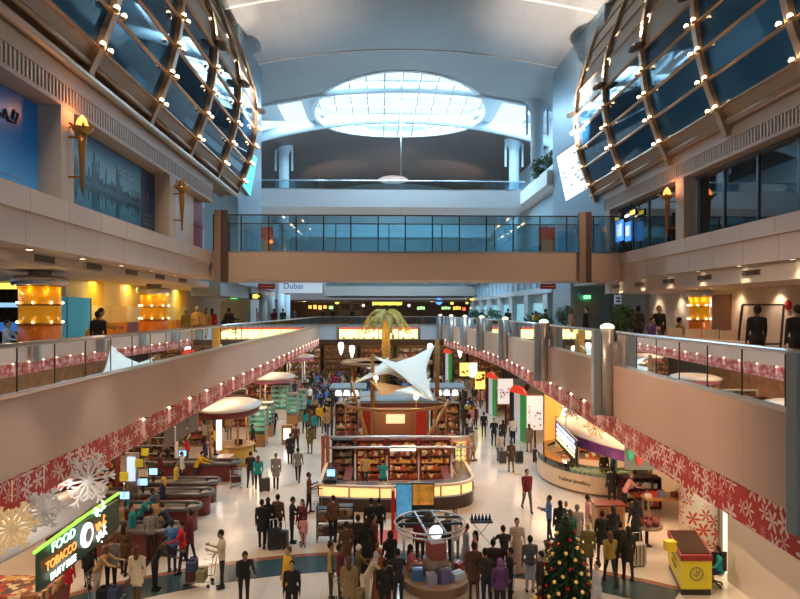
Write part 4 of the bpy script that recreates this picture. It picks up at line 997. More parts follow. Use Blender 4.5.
# flag arches
def flag_arch(label, px0, px1, ytop, ybot, D0, D1):
    root = thing('flag_arch', label, 'arch', (0, 0, 0))
    a, b_ = W(px0, ybot, D0), W(px1, ybot, D1); a.z = b_.z = 0; h = W(px0, ytop, D0).z
    d = b_-a; root.location = a; root['_o'] = tuple(a); up = Vector((0, 0, 1)); nb = Vector((d.y, -d.x, 0)).normalized()*.12
    P = lambda u, z: a+d*u+up*z
    hh = h-.5
    MB().prism([P(0, hh), P(1, hh)]+[P(.5+.5*math.cos(t), hh+.5*math.sin(t)) for t in [PI*k/10 for k in range(1, 10)]], nb).build('red_top', mat('flag_red', (.75, .05, .02), .4, emit=.5, ecol=(.9, .05, .02)), root)
    MB().prism([P(0, 0), P(.3, 0), P(.3, hh), P(0, hh)], nb).build('black_stripe', M_black, root)
    MB().prism([P(.3, 0), P(.68, 0), P(.68, hh), P(.3, hh)], nb).build('white_stripe', mat('flag_white', (.82, .80, .78), .4, emit=.15), root)
    MB().prism([P(.68, 0), P(1, 0), P(1, hh), P(.68, hh)], nb).build('green_stripe', mat('flag_green', (.05, .36, .07), .4, emit=.15, ecol=(.05, .4, .08)), root)
flag_arch('nearest arch striped red black white and green on the right', 511, 527, 384, 428, 42, 40); flag_arch('second arch striped red white and green on the right', 487, 497, 371, 406, 52, 50)
flag_arch('farthest striped arch on the right beyond the yellow posters', 444, 452, 348, 371, 68, 66)
def lit_poster(label, px0, px1, y0, y1, D, m, nm='lit_poster', motif=None):
    a, b_, c_, d_ = W(px0, y0, D), W(px1, y0, D), W(px1, y1, D), W(px0, y1, D)
    root = thing(nm, label, 'poster', tuple(d_))
    MB().prism([a, b_, c_, d_], (0, .1, 0)).build('panel', m, root)
    MB().tube([tuple((c_+d_)/2), ((c_+d_)[0]/2, (c_+d_)[1]/2, 0)], .06, 6).build('post', M_dark, root)
    if motif:
        rr = random.Random(int(px0))
        for k in range(motif[1]):
            u, v, r_ = rr.uniform(.12, .85), rr.uniform(.3, .9) if motif[2] else rr.uniform(.15, .85), rr.uniform(.03, .09)
            q = a+(b_-a)*u+(d_-a)*v; MB().ell(q, r_*(b_-a).length*motif[3], .02, r_*(b_-a).length*motif[3], 8, 5).build('dot', motif[0], root)
M_dkor = mat('print_brown', (.45, .12, .02), .5); M_dots = mat('print_red_dots', (.5, .03, .03), .5)
lit_poster('yellow and orange lit poster farther along the right walkway', 460, 469.5, 363, 376, 60, M_yelglow, motif=(M_dkor, 5, 0, 2.2)); lit_poster('white lit poster beside the farther yellow poster', 470, 477, 363, 377, 59, M_whiteglow)
lit_poster('yellow lit poster with an orange figure nearer on the right', 475.5, 485, 372, 389, 54, M_yelglow, motif=(M_dkor, 6, 0, 2.2))
M_wpan = mat('white_panel_glow', (.9, .88, .88), .4, emit=.55, ecol=(1, .92, .92))
lit_poster('large white panel with red dots behind the second striped arch', 498, 513, 379, 404, 46, M_wpan, 'white_panel', (M_dots, 16, 1, .8)); lit_poster('large white panel with red dots behind the nearest striped arch', 527, 543, 396, 430, 38.5, M_wpan, 'white_panel', (M_dots, 18, 1, .8))
for i, (x, y, r, h) in enumerate(((11.4, 35.5, .3, 2.4), (12.6, 40, .2, 2.4), (10.6, 46, .1, 2.3), (10.2, 52, 0, 2.3), (15.2, 25.4, .6, 2.6), (9.8, 58, 0, 2.2))):
    shelf_unit('gift_shelf', 'warm wooden gift shelf '+['behind the jewellery kiosk', 'against the back of the right shops past the kiosk', 'behind the nearest striped arch', 'behind the second striped arch', 'at the back wall beside the printed column', 'behind the yellow posters'][i], (x, y, 0), 2.6, .5, h, -r, 5, M_wood, M_goods[(i+1) % 3], 'gift shelves of the right shops')
# lit orange wall panel behind the kiosk
p = W(557, 405, 36); wp = thing('amber_wall_panel', 'amber lit wall panel with a white curve behind the kiosk', 'light panel', (p.x, p.y, 0))
MB().box(p.x-.7, p.x+.6, p.y, p.y+.15, 0, 3.7).build('panel', mat('amber_panel', (.75, .3, .06), .4, emit=.6, ecol=(1, .42, .08)), wp); MB().tube([(p.x+.3, p.y-.05, 2.3), (p.x+.45, p.y-.05, 2.8), (p.x+.4, p.y-.05, 3.4)], .12, 8).build('curve_lamp', M_whiteglow, wp)
light('AREA', (11.5, 33, 5.2), 260, (1, .58, .28), 3, (11, 33, 0))
light('AREA', (10.3, 23.5, 5.2), 260, (1, .6, .3), 3, (9.3, 23.5, 0))
# dark goods stand and low tables
p = G(638, 512); shelf_unit('goods_stand', 'dark stand of boxed goods right of the jewellery kiosk', (p.x+.3, p.y+.6, 0), 1.7, .6, 1.35, 0, 3, mat('stand_maroon', (.07, .02, .02), .4), M_goods[1], cat='stand')
p = G(660, 520); lt = thing('goods_table', 'cluttered wooden goods table between the dark stand and printed column', 'table', (p.x+.3, p.y, 0))
MB().box(p.x-.6, p.x+1.1, p.y-.2, p.y+.5, .82, .9).build('table_top', M_wood, lt)
for a in (-.52, 1.02):
    for c_ in (-.12, .42): MB().box(p.x+a-.04, p.x+a+.04, p.y+c_-.04, p.y+c_+.04, 0, .82).build('leg', M_brown, lt)
for k in range(6):
    tag(MB().cbox((p.x-.45+k*.27, p.y+.1+.1*(k % 2), .9+.07+.03*(k % 3)), (.22, .22, .14+.06*(k % 3)), .1*k).cbox((p.x-.45+k*.27, p.y+.1+.1*(k % 2), .97+.09*(k % 3)+.06), (.2, .05, .02), .1*k, 1).build('gift_box', [mat('gift_%d' % k, [(.8, .75, .7), (.6, .08, .06), (.25, .3, .55), (.75, .55, .5), (.3, .08, .06), (.8, .7, .4)][k], .5), M_red]),
        ['white', 'red', 'blue', 'pink', 'dark maroon', 'pale yellow'][k]+' gift box on the cluttered goods table', 'box')
p = G(654, 552); tb = thing('crate_table', 'dark round-legged table piled with maroon goods in front of the yellow desk', 'table', (p.x, p.y+.6, 0))
MB().lathe([(.55, .7), (.55, .78)], (p.x, p.y+.6, 0), 18).build('table_top', M_brown, tb); MB().lathe([(.2, 0), (.06, .05), (.06, .7)], (p.x, p.y+.6, 0), 12).build('leg', M_dark, tb)
for k in range(7):
    a = k*.9; tag(MB().ell((p.x+.33*math.cos(a), p.y+.6+.33*math.sin(a), .78+.13), .15, .15, .13, 8, 6).tube([(p.x+.33*math.cos(a), p.y+.6+.33*math.sin(a), 1.03), (p.x+.33*math.cos(a), p.y+.6+.33*math.sin(a), 1.09)], .03, 5, 1).build('gift_parcel', [mat('parcel_maroon', (.18, .03, .03), .5), M_gold]), 'round maroon parcel on the dark table before the yellow desk', 'parcel', 'maroon parcels on the dark table')
# printed column
p = G(704, 548); cc = MB().lathe([(.70, 0), (.70, ZB)], (p.x+.15, p.y+.6, 0), 40).build('printed_column', M_colprint, None, 'thick white column printed with red snow crystals', 'column')
uvmap(cc, lambda x, y, z: (math.atan2(y-(p.y+.6), x-(p.x+.15))*.7, z))
# small wrapped bright stand by the column
p = W(645, 455, 23); hd = thing('hanging_display', 'grey hanging banner with colourful motifs above the dark stand', 'banner', tuple(p))
MB().box(p.x-.75, p.x+.5, p.y, p.y+.06, p.z-.55, p.z+.5).build('banner', mat('banner_grey', (.30, .32, .32), .5), hd)
for k, c_ in enumerate(((.1, .55, .3), (.75, .1, .06), (.8, .7, .2), (.2, .5, .7))): MB().ell((p.x-.55+k*.32, p.y-.03, p.z+.1*(-1)**k), .13, .04, .3, 8, 6).build('motif', mat('motif_%d' % k, c_, .4, emit=.3), hd)
MB().tube([(p.x, p.y, p.z+.5), (p.x, p.y, ZB)], .015, 5).build('hanger', M_steel, hd)
# yellow desk
qa, qb, qc = G(668, 567), G(681, 596), G(712, 596)
ds = thing('yellow_desk', 'yellow counter desk with dark red rim and round emblem on the right', 'desk', tuple((qa+qc)/2))
sh = Vector((.0, .0, 0)); q4 = qa+(qc-qb)
foot = [qa, qb, qc, q4]; H_ = 1.22
def desk(z0, z1, ins, m, nm):
    cen = sum(foot, Vector())/4; pts = [cen+(p_-cen)*(1-ins) for p_ in foot]; MB().prism([(p_.x, p_.y, z0) for p_ in pts], (0, 0, z1-z0)).build(nm, m, ds)
desk(0, .2, .05, M_dark, 'plinth'); desk(.2, 1.05, 0, M_yel, 'body'); desk(1.05, H_, -.03, mat('desk_red', (.28, .02, .02), .35), 'rim'); desk(H_, H_+.02, .08, mat('desk_top_dark', (.05, .025, .018), .8, spec=.1), 'desk_top')
mid = (qb+qc)/2; n1 = Vector((0, -1, 0)); e1 = (qc-qb).normalized(); n1 = Vector((e1.y, -e1.x, 0))
o1 = mid+n1*.012+Vector((0, 0, .66)); MB().tube([o1+e1*.19*math.cos(t)+Vector((0, 0, .19*math.sin(t))) for t in [2*PI*k/20 for k in range(20)]], .018, 6, closed=True).build('emblem_ring', M_brown, ds)
MB().tube([o1+e1*x+Vector((0, 0, z)) for x, z in ((-.09, .0), (-.02, -.08), (.05, .0), (.1, .1))], .018, 6).ell(o1+Vector((0, 0, .06)), .03, .02, .03, 6, 5).build('emblem_mark', M_brown, ds)
m2 = (qa+qb)/2; e2_ = (qb-qa).normalized(); n2 = Vector((e2_.y, -e2_.x, 0)); mb = MB(); o2 = m2+n2*.012+Vector((0, 0, .68))
for r_ in range(2):
    mb.tube([o2+e2_*(-.35+.07*k)+Vector((0, 0, .12-.22*r_+.05*math.sin(k*1.9))) for k in range(11)], .018, 6)
mb.build('script_mark', mat('ink_olive', (.25, .2, .02), .5), ds)
yb = G(682, 560, 1.24); tag(MB().cbox((yb.x, yb.y+.75, 1.24+.13), (.3, .24, .26)).cbox((yb.x, yb.y+.75, 1.515), (.32, .26, .03)).build('yellow_box', mat('box_yellow', (.85, .65, .02), .4)), 'bright yellow box standing on the yellow desk', 'box')
# office chair at desk
oc = G(717, 592); ch = thing('office_chair', 'black office chair behind the yellow desk', 'chair', (oc.x+.15, oc.y+.5, 0)); X, Y = oc.x+.15, oc.y+.5
MB().cbox((X, Y, .46), (.48, .46, .08)).build('seat', M_black, ch); MB().cbox((X+.05, Y-.25, .82), (.46, .07, .6)).build('backrest', M_black, ch); MB().tube([(X, Y, .1), (X, Y, .44)], .03, 8).build('column', M_steel, ch)
for k in range(5): a = k*2*PI/5; MB().bar((X, Y, .12), (X+.28*math.cos(a), Y+.28*math.sin(a), .06), .05, .04).lathe([(.03, 0), (.03, .05)], (X+.28*math.cos(a), Y+.28*math.sin(a), 0), 8).build('leg', M_black, ch)
# right partition with the bright lit opening
M_lit = mat('lit_panel_cream', (1, .95, .8), .4, emit=1.1, ecol=(1, .88, .62))
struct('wall_right_partition', MB().box(10.9, 11.1, 12, 19.2, 0, 4.9).box(11.1, 13.5, 19.0, 19.2, 0, 4.9), mat('partition_grey', (.68, .62, .58), .5))
a = G(731, 588); lp = thing('lit_doorway_panel', 'tall bright cream lit panel in a grey frame beside the yellow desk', 'light panel', (a.x+.5, a.y+.9, 0))
MB().box(a.x+.2, a.x+1.3, a.y+.9, a.y+1.0, .05, 3.4).build('panel', M_lit, lp); MB().box(a.x+.12, a.x+.22, a.y+.84, a.y+.98, 0, 3.4).build('frame_post', mat('post_grey', (.25, .22, .2), .4, .4), lp); MB().box(a.x+.15, a.x+1.35, a.y+.88, a.y+1.02, 3.4, 3.5).build('frame_head', MATS['post_grey'], lp)
light('AREA', (a.x+.4, a.y+.5, 3.9), 130, (1, .85, .55), .8, (a.x+.4, a.y+.4, 0))
# far lit sign, and glow panels added behind the balustrades
def lightbox(label, pts, red=True, name='light_box_or_glow_panel', n=4, th=(0, .12, 0), up=True):
    a, b_, c_, d_ = [Vector(q) for q in pts]; root = thing(name, label, 'light box', tuple((a+b_+c_+d_)/4)); nn = (b_-a).cross(d_-a).normalized()
    if nn.dot(Vector((0, 0, EYE))-a) < 0: nn = -nn
    MB().prism([a+(a-c_)*.03, b_+(b_-d_)*.03, c_+(c_-a)*.03, d_+(d_-b_)*.03], -nn*.12).build('frame', mat('box_frame', (.25, .18, .14), .4), root)
    Q = lambda u, v, k=.01: a+(b_-a)*u+(d_-a)*v+nn*k
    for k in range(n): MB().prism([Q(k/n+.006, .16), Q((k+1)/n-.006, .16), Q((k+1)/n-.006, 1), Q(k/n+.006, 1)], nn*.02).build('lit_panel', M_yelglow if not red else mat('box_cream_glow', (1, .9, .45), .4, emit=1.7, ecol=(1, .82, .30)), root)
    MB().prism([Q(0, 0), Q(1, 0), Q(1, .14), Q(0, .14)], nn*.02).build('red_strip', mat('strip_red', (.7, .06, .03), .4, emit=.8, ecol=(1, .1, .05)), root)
    mb = MB(); rr = random.Random(n)
    for k in range(n*2):
        u = (k+.5)/(n*2); mb.prism([Q(u-.014, .95, .03), Q(u+.014, .95, .03), Q(u+.008, .82+.05*(k % 2), .03), Q(u-.004, .74+.06*(k % 3), .03)], nn*.01)
    mb.prism([Q(.01, .95, .03), Q(.99, .95, .03), Q(.99, .99, .03), Q(.01, .99, .03)], nn*.01)
    mb.build('skyline_print', mat('print_dark', (.10, .12, .03), .5), root)
lightbox('long cream light box sign on the far end of the void', [V(339, 327.5, VF-.11), V(418, 327.5, VF-.11), V(418, 339, VF-.11), V(339, 339, VF-.11)], n=4)
lightbox('long yellow light box behind the left balustrade near the far end', [U(233, 326.5, ML-.25), U(300, 323.5, ML-.25), U(300, 331.5, ML-.25), U(233, 339, ML-.25)], n=4)  # panel added for the yellow glow in the left balustrade glass
def rbox(px0, px1, lb, t=.52):  # added panel giving the right balustrade glass its yellow glow
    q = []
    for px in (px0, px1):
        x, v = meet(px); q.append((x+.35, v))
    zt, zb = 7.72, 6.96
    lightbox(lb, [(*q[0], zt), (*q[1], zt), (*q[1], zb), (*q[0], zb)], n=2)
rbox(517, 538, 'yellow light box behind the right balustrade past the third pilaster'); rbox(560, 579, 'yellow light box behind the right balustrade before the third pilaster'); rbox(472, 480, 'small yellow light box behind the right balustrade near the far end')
# far ground hall: white lantern, lit shop fronts
for i, (px, py, D) in enumerate(((341, 349, 72), (352, 352, 74), (430, 350, 74), (300, 350, 73), (460, 352, 74))):
    p = W(px, py, D); lt_ = thing('lantern', 'white glowing lantern hanging under the far slab, '+['left of the light box', 'second from the left', 'right of the palm', 'at the far left corner', 'at the far right corner'][i], 'lantern', tuple(p))
    MB().lathe([(.05, -.7), (.2, -.3), (.34, .3), (.3, .7), (.08, .8)], tuple(p), 10).build('lamp_shade', M_whiteglow, lt_); MB().tube([(p.x, p.y, p.z+.8), (p.x, p.y, ZB-.1)], .02, 5).build('cord', M_dark, lt_)
for i, x in enumerate((-14, -9.5, -5, -.5, 4, 8.5, 13)):
    shelf_unit('far_shop_shelf', 'large lit shop shelf along the far end wall, number %s from the left' % ['one', 'two', 'three', 'four', 'five', 'six', 'seven'][i], (x, 77, 0), 4.0, .8, 4.2, 0, 6, M_wood, M_goods[i % 3], 'shop shelves along the far end wall')
    light('POINT', (x, 74.5, 4.9), 80, (1, .66, .36), .3)

# glittering goods counter at the lower left
q_ = W(18, 588, 15.0); gc = thing('goods_counter', 'dark glittering goods counter under the lit sign at the lower left corner', 'counter', (q_.x, q_.y, 0))
MB().box(q_.x-1.2, q_.x+.8, q_.y-.5, q_.y+.8, 0, q_.z-.25).build('body', M_maroon, gc); MB().box(q_.x-1.15, q_.x+.75, q_.y-.45, q_.y+.75, q_.z-.25, q_.z).build('small_goods', M_goods[0], gc)['kind'] = 'stuff'
# ================================================================== UPPER LEVELS: POSTERS, LAMPS, SHOPS
def printmat(name, ramp, axis='Z', z0=0., z1=1., emit=.0, noise=.0):
    """printed picture: colours running along one object axis"""
    m = mat(name, ramp[0][1], .35); n = m.node_tree.nodes; L = m.node_tree.links; b = n['Principled BSDF']
    t = n.new('ShaderNodeTexCoord'); s = n.new('ShaderNodeSeparateXYZ'); L.new(t.outputs['Object'], s.inputs[0])
    mr = n.new('ShaderNodeMapRange'); mr.inputs[1].default_value = z0; mr.inputs[2].default_value = z1; L.new(s.outputs[axis], mr.inputs[0])
    r = n.new('ShaderNodeValToRGB'); e = r.color_ramp.elements
    for i, (p, c) in enumerate(ramp):
        q = e[i] if i < 2 else e.new(p); q.position = p; q.color = (*c, 1)
    L.new(mr.outputs[0], r.inputs[0]); L.new(r.outputs[0], b.inputs['Base Color'])
    if emit: L.new(r.outputs[0], b.inputs['Emission Color']); b.inputs['Emission Strength'].default_value = emit
    return m
XP = -7.41
ps1 = thing('wall_poster', 'deep blue poster with black curved script in the nearest left bay', 'poster', (XP, 10.4, 10.94))
MB().box(XP, XP+.02, 7.3, 13.58, 10.94, 12.92).build('print', printmat('poster_night', [(0, (.10, .26, .46)), (.12, (.04, .19, .40)), (.5, (.004, .075, .22)), (1, (.003, .04, .12))], 'Z', 0, 2.0, .45), ps1)
M_ink = mat('poster_ink', (.012, .012, .02), .4)
mb = MB(); q = lambda v, z: (XP+.03, v, 8.5+z)
for pts in ([(11.3, 3.75), (11.5, 4.05), (11.35, 4.1)], [(11.55, 3.7), (11.75, 3.75), (11.8, 3.95), (11.7, 4.0), (11.68, 3.85), (11.85, 3.6)], [(11.95, 3.65), (12.15, 3.6), (12.2, 3.85), (12.35, 3.8), (12.4, 3.95), (12.5, 3.78), (12.75, 3.8), (12.85, 4.0), (12.7, 4.03), (12.65, 3.85)]):
    mb.tube([q(*p) for p in pts], .035, 6)
mb.build('script', M_ink, ps1)
mb = MB()
for k in range(2): mb.box(XP+.02, XP+.03, 8, 12.9, 11.2-.12*k, 11.22-.12*k)
mb.build('light_streaks', mat('streak_blue', (.30, .40, .6), .4), ps1)
ps2 = thing('wall_poster', 'teal city skyline poster reflected in water in the second left bay', 'poster', (XP, 17, 10.94))
MB().box(XP, XP+.02, 14.22, 19.3, 10.94, 12.92).build('sky_print', printmat('poster_dusk', [(0, (.02, .13, .24)), (.38, (.05, .22, .34)), (.5, (.12, .30, .40)), (.75, (.07, .20, .32)), (1, (.02, .08, .18))], 'Z', 0, 2.0, .12), ps2)
MB().box(XP, XP+.02, 19.3, 20.48, 10.94, 12.92).build('side_print', printmat('poster_navy', [(0, (.01, .06, .14)), (1, (.008, .02, .05))], 'Z', 0, 2.0, .1), ps2)
rr = random.Random(3); mb = MB(); mr_ = MB(); v = 14.24; HZ = 11.74
while v < 19.2:
    wv = rr.uniform(.05, .14); h = rr.uniform(.1, .4)+(.35 if rr.random() < .18 else 0)
    mb.prism([(XP+.025, v, HZ), (XP+.025, v+wv, HZ), (XP+.025, v+wv*.8, HZ+h), (XP+.025, v+wv*.5, HZ+h*1.15), (XP+.025, v+wv*.2, HZ+h)], (.004, 0, 0))
    mr_.prism([(XP+.025, v, HZ-.02), (XP+.025, v+wv, HZ-.02), (XP+.025, v+wv*.6, HZ-.05-h), (XP+.025, v+wv*.3, HZ-.05-h*.9)], (.004, 0, 0)); v += wv*.9
mb.prism([(XP+.026, 17.5, HZ), (XP+.026, 17.62, HZ), (XP+.026, 17.57, HZ+.8), (XP+.026, 17.55, HZ+.8)], (.004, 0, 0))
mb.build('skyline_print', mat('skyline_teal', (.01, .06, .10), .4), ps2); mr_.build('reflection_print', mat('skyline_mirror', (.012, .07, .12), .4), ps2)
mb = MB()
for z in (12.5, 12.36): mb.tube([(XP+.03, 17.6+.13*k, z+.04*math.sin(k*1.9)) for k in range(10)], .014, 5)
mb.build('script', mat('print_pale', (.5, .6, .65), .4), ps2)
for z in (11.5, 11.36, 11.22): MB().box(XP+.02, XP+.03, 19.45, 20.3, z, z+.05).build('script_line', mat('print_grey', (.15, .2, .28), .4), ps2)
MB().box(XP+.02, XP+.03, 19.8, 19.95, 12.0, 12.25).build('small_mark', MATS['print_grey'], ps2)
# torch lamps on the piers
def torch(label, c, s, lit):
    x, y, z = c; root = thing('torch_lamp', label, 'wall lamp', c)
    MB().lathe([(.02, -1.35), (.05, -.9), (.085, -.3), (.1, -.05)], (x, y, z), 10).build('stem', M_gold, root)
    MB().lathe([(.1, -.05), (.2, .03), (.24, .09), (.16, .08)], (x, y, z), 12).build('bowl', mat('torch_brass', (.45, .28, .08), .35, .6), root)
    mb = MB()
    for k in range(6): a = k*PI/3; mb.bar((x, y, z), (x+.3*math.cos(a), y+.3*math.sin(a), z+.12), .05, .03)
    mb.build('leaves', MATS['torch_brass'], root)
    MB().lathe([(.1, .06), (.13, .16), (.09, .28), (.02, .36)], (x, y, z), 10).build('flame_shade', mat('flame_on', (1, .35, .1), .4, emit=5, ecol=(1, .22, .04)) if lit else M_gold, root)
    for dz in (-.12, -1.0): MB().bar((x, y, z+dz), (x-s*.286, y, z+dz), .04, .04).build('bracket', M_gold, root)
    if lit: light('POINT', (x, y, z+.45), 11, (1, .35, .10), .1)
torch('lit torch lamp on the left pier between the two blue posters', (-6.62, 13.95, 12.47), 1, True)
torch('unlit brass torch lamp on the left pier past the skyline poster', (-6.62, 20.85, 12.52), 1, False)
torch('lit torch lamp on the right pier between the upper shop windows', (9.77, 20.9, 12.35), -1, True)

# ---- downlights and ceiling vents
dl = thing('downlight', 'small recessed downlight in the soffit under the left posters', 'downlight', (0, 0, 0), 'downlights under the left parapet')
MB().lathe([(.11, -.015), (.09, -.025), (.08, .005)], (0, 0, 0), 14).build('trim_ring', M_steel, dl); MB().lathe([(.08, -.018), (.02, -.02)], (0, 0, 0), 12).build('lens', M_lampd, dl)
first = True
for k in range(8):
    v = 8.6+k*2.3; loc = (-7.35, v, 9.80)
    if first: dl.location = loc; first = False
    else: copy_tree(dl, None, loc)
    light('SPOT', (-7.35, v, 9.77), 55, (1, .78, .5), .05, (-7.4, v, 5), 2.0, .8)
for k in range(9):
    v = 8.2+k*2.3
    copy_tree(dl, None, (10.22, v, 9.80), label='small recessed downlight in the soffit above the right mezzanine', group='downlights under the right parapet')
    light('SPOT', (10.22, v, 9.77), 38, (1, .70, .42), .04, (10.27, v, 5), 1.5, .8)
for k in range(9):
    v = 11+k*2.2
    copy_tree(dl, None, (12.72, v, 9.30), label='small recessed downlight close to the beige right mezzanine wall', group='downlights along the right mezzanine wall')
    light('SPOT', (12.72, v, 9.27), 85, (1, .72, .48), .04, (12.8, v, 6), 1.9, .9)
for sd, n_, x in (('left', 7, -7.79), ('right', 8, 10.39)):
    first = None
    for k in range(n_):
        v = 9.6+k*2.5
        if first is None:
            first = thing('air_vent', 'dark slotted air vent in the %s mezzanine bulkhead' % sd, 'vent', (0, 0, 0), 'air vents in the %s bulkhead' % sd)
            s = 1 if sd == 'left' else -1
            MB().box(min(0, s*.03), max(0, s*.03), -.42, .42, 0, .15).build('frame', M_brown, first)
            mb = MB()
            for j in range(3): mb.box(min(0, s*.04), max(0, s*.04), -.38, .38, .02+.045*j, .05+.045*j)
            mb.build('slats', M_dark, first); first.location = (x, v, 9.62 if sd == 'left' else 9.5)
        else: copy_tree(first, None, (x, v, 9.62 if sd == 'left' else 9.5))
light('AREA', (-12, 16, 9.4), 60, (.4, .65, 1), 3, (-12, 16, 0), size_y=8)

# ---- amber display columns on the mezzanine
M_amber = mat('amber_glass', (.85, .36, .015), .25, emit=.22, ecol=(1, .42, .015)); M_amberd = mat('amber_dark', (.55, .13, .012), .3, emit=.08, ecol=(1, .22, .01))
def amber(label, c, r, h):
    x, y = c; root = thing('amber_column', label, 'display column', (x, y, ZM+.14)); z0 = ZM+.14
    MB().lathe([(r, z0), (r, z0+1.21)], (x, y, 0), 28).build('lower_drum', M_amberd, root); MB().lathe([(r*.97, z0+1.21), (r*.97, h-.25)], (x, y, 0), 28).build('upper_drum', M_amber, root)
    for z in (z0+1.21, z0+1.72, h-.25): MB().lathe([(r*1.03, z-.02), (r*1.06, z), (r*1.03, z+.03)], (x, y, 0), 28).build('shelf_ring', M_gold, root)
    MB().lathe([(r*1.22, h-.25), (r*1.3, h-.22), (r*1.3, h-.06), (r*1.2, h)], (x, y, 0), 28).build('capital_ring', M_steel, root)
    for z in (z0+1.24, z0+1.75):
        for k in range(8): a = 2*PI*k/8+.2; MB().ell((x+r*1.08*math.cos(a), y+r*1.08*math.sin(a), z+.03), .028, .028, .028, 6, 5).build('bulb', M_lampd, root)
    for k in range(8): a = 2*PI*k/8; light('POINT', (x+r*1.15*math.cos(a), y+r*1.15*math.sin(a), h-.33), 2.0, (1, .6, .15), .03) if math.sin(a) < .2 else None
    MB().lathe([(r*.55, h), (r*.55, 9.57 if x < 0 else h+.01)], (x, y, 0), 24).build('shaft', M_soffit, root)
p = W(40, 311, 16.6); amber('nearest amber glowing display column on the left mezzanine', (p.x, p.y), .52, 9.42)
p = W(154, 311, 25); amber('second amber glowing display column on the left mezzanine', (p.x, p.y), .52, 9.42)
p = W(699, 311, 23.3); amber('amber glowing display column on the right mezzanine', (p.x, p.y), .36, 9.29)
# patchwork wall
mb = MB(); rr = random.Random(11); cols = [(.80, .50, .05), (.85, .72, .36), (.72, .28, .015), (.86, .78, .55), (.80, .60, .12), (.55, .17, .01), (.75, .62, .30), (.22, .12, .28)]
v = 20.6; nrow = [6.94, 7.45, 8.05, 8.7, 9.57]
while v < 33.1:
    wv = rr.choice((.7, .9, 1.1, 1.4)); wv = min(wv, 33.2-v)
    for a, b_ in zip(nrow, nrow[1:]):
        k = rr.choice((0, 1, 3, 4, 6) if a > 8 else (0, 2, 4, 5, 2, 7 if rr.random() < .3 else 2)); mb.box(-10.5, -10.3, v, v+wv, a, b_, k)
    v += wv
struct('wall_left_patchwork', mb, [mat('patch_%d' % i, c, .45) for i, c in enumerate(cols)])
for v in (22.5, 25.5, 28.5, 31.5): light('AREA', (-9.9, v, 9.5), 48, (1, .72, .26), .5, (-10.2, v, 6), size_y=2.6)
tag(MB().box(-10.15, -10.08, 18.6, 21.9, ZM+.14, 8.95).box(-10.16, -10.07, 18.6, 18.68, ZM+.14, 8.95, 1).box(-10.16, -10.07, 20.2, 20.26, ZM+.14, 8.95, 1).box(-10.16, -10.07, 21.84, 21.9, ZM+.14, 8.95, 1).build('glass_partition', [mat('blue_glass_glow', (.02, .18, .28), .15, emit=.25, ecol=(.05, .45, .65)), M_dark]), 'blue glowing glass partition beside the patchwork wall', 'partition')
for i, (px, py, D, w_, h_, m, lb) in enumerate(((4, 305, 22, .5, .16, mat('pale_blue_strip', (.4, .7, 1), .3, emit=.9, ecol=(.4, .7, 1)), 'pale blue lit strip sign in the dark left shop'), (10, 327, 20, .8, .3, mat('blue_neon', (.05, .2, .5), .3, emit=.3, ecol=(.1, .35, .9)), 'blue lit counter front in the dark left shop'), (6, 286, 23, .35, .22, M_yelglow, 'yellow lit sign high in the dark left shop'))):
    p = W(px, py, D); tag(MB().box(p.x-w_, p.x+w_, p.y, p.y+.1, p.z-h_/2, p.z+h_/2).box(p.x-.03, p.x+.03, p.y+.02, p.y+.08, ZM+.14, p.z, 1).build(('lit_sign', 'lit_counter', 'lit_sign')[i], [m, M_dark]), lb, 'sign')
# right mezzanine wall furniture
p = U(722, 320, 12.98); struct('door_right_mezzanine', MB().box(12.93, 13.0, p.y-.62, p.y+.62, ZM+.14, 9.12), mat('door_brown', (.20, .10, .045), .45))
tag(MB().box(12.9, 12.99, 20.2, 23.2, 7.1, 7.95).build('wall_bench_back', mat('bench_brown', (.09, .06, .05), .5)), 'long dark bench back along the beige right wall', 'bench') if 0 else None
p = W(760, 318, 19.0); ms = thing('menu_frame', 'thin dark slanted menu frame standing on the right mezzanine', 'frame', (p.x, p.y, ZM+.14))
for a, b_ in (((-.75, 0), (-.55, 1.75)), ((.6, 0), (.75, 1.75)), ((-.55, 1.75), (.75, 1.75)), ((-.68, .55), (.65, .55))): MB().bar((p.x+a[0], p.y, ZM+.14+a[1]), (p.x+b_[0], p.y, ZM+.14+b_[1]), .05, .05).build('bar', M_dark, ms)
p = U(788, 305, 12.98); tag(MB().lathe([(.17, 0), (.15, .04), (.02, .06)], (0, 0, 0), 14).build('red_disc_sign', M_red), 'small round red sign on the beige right wall', 'sign'); o = bpy.data.objects['red_disc_sign']; o.rotation_euler = (0, -PI/2, 0); o.location = (12.99, p.y, p.z)
M_cafe = mat('cafe_cream', (.62, .48, .36), .5)
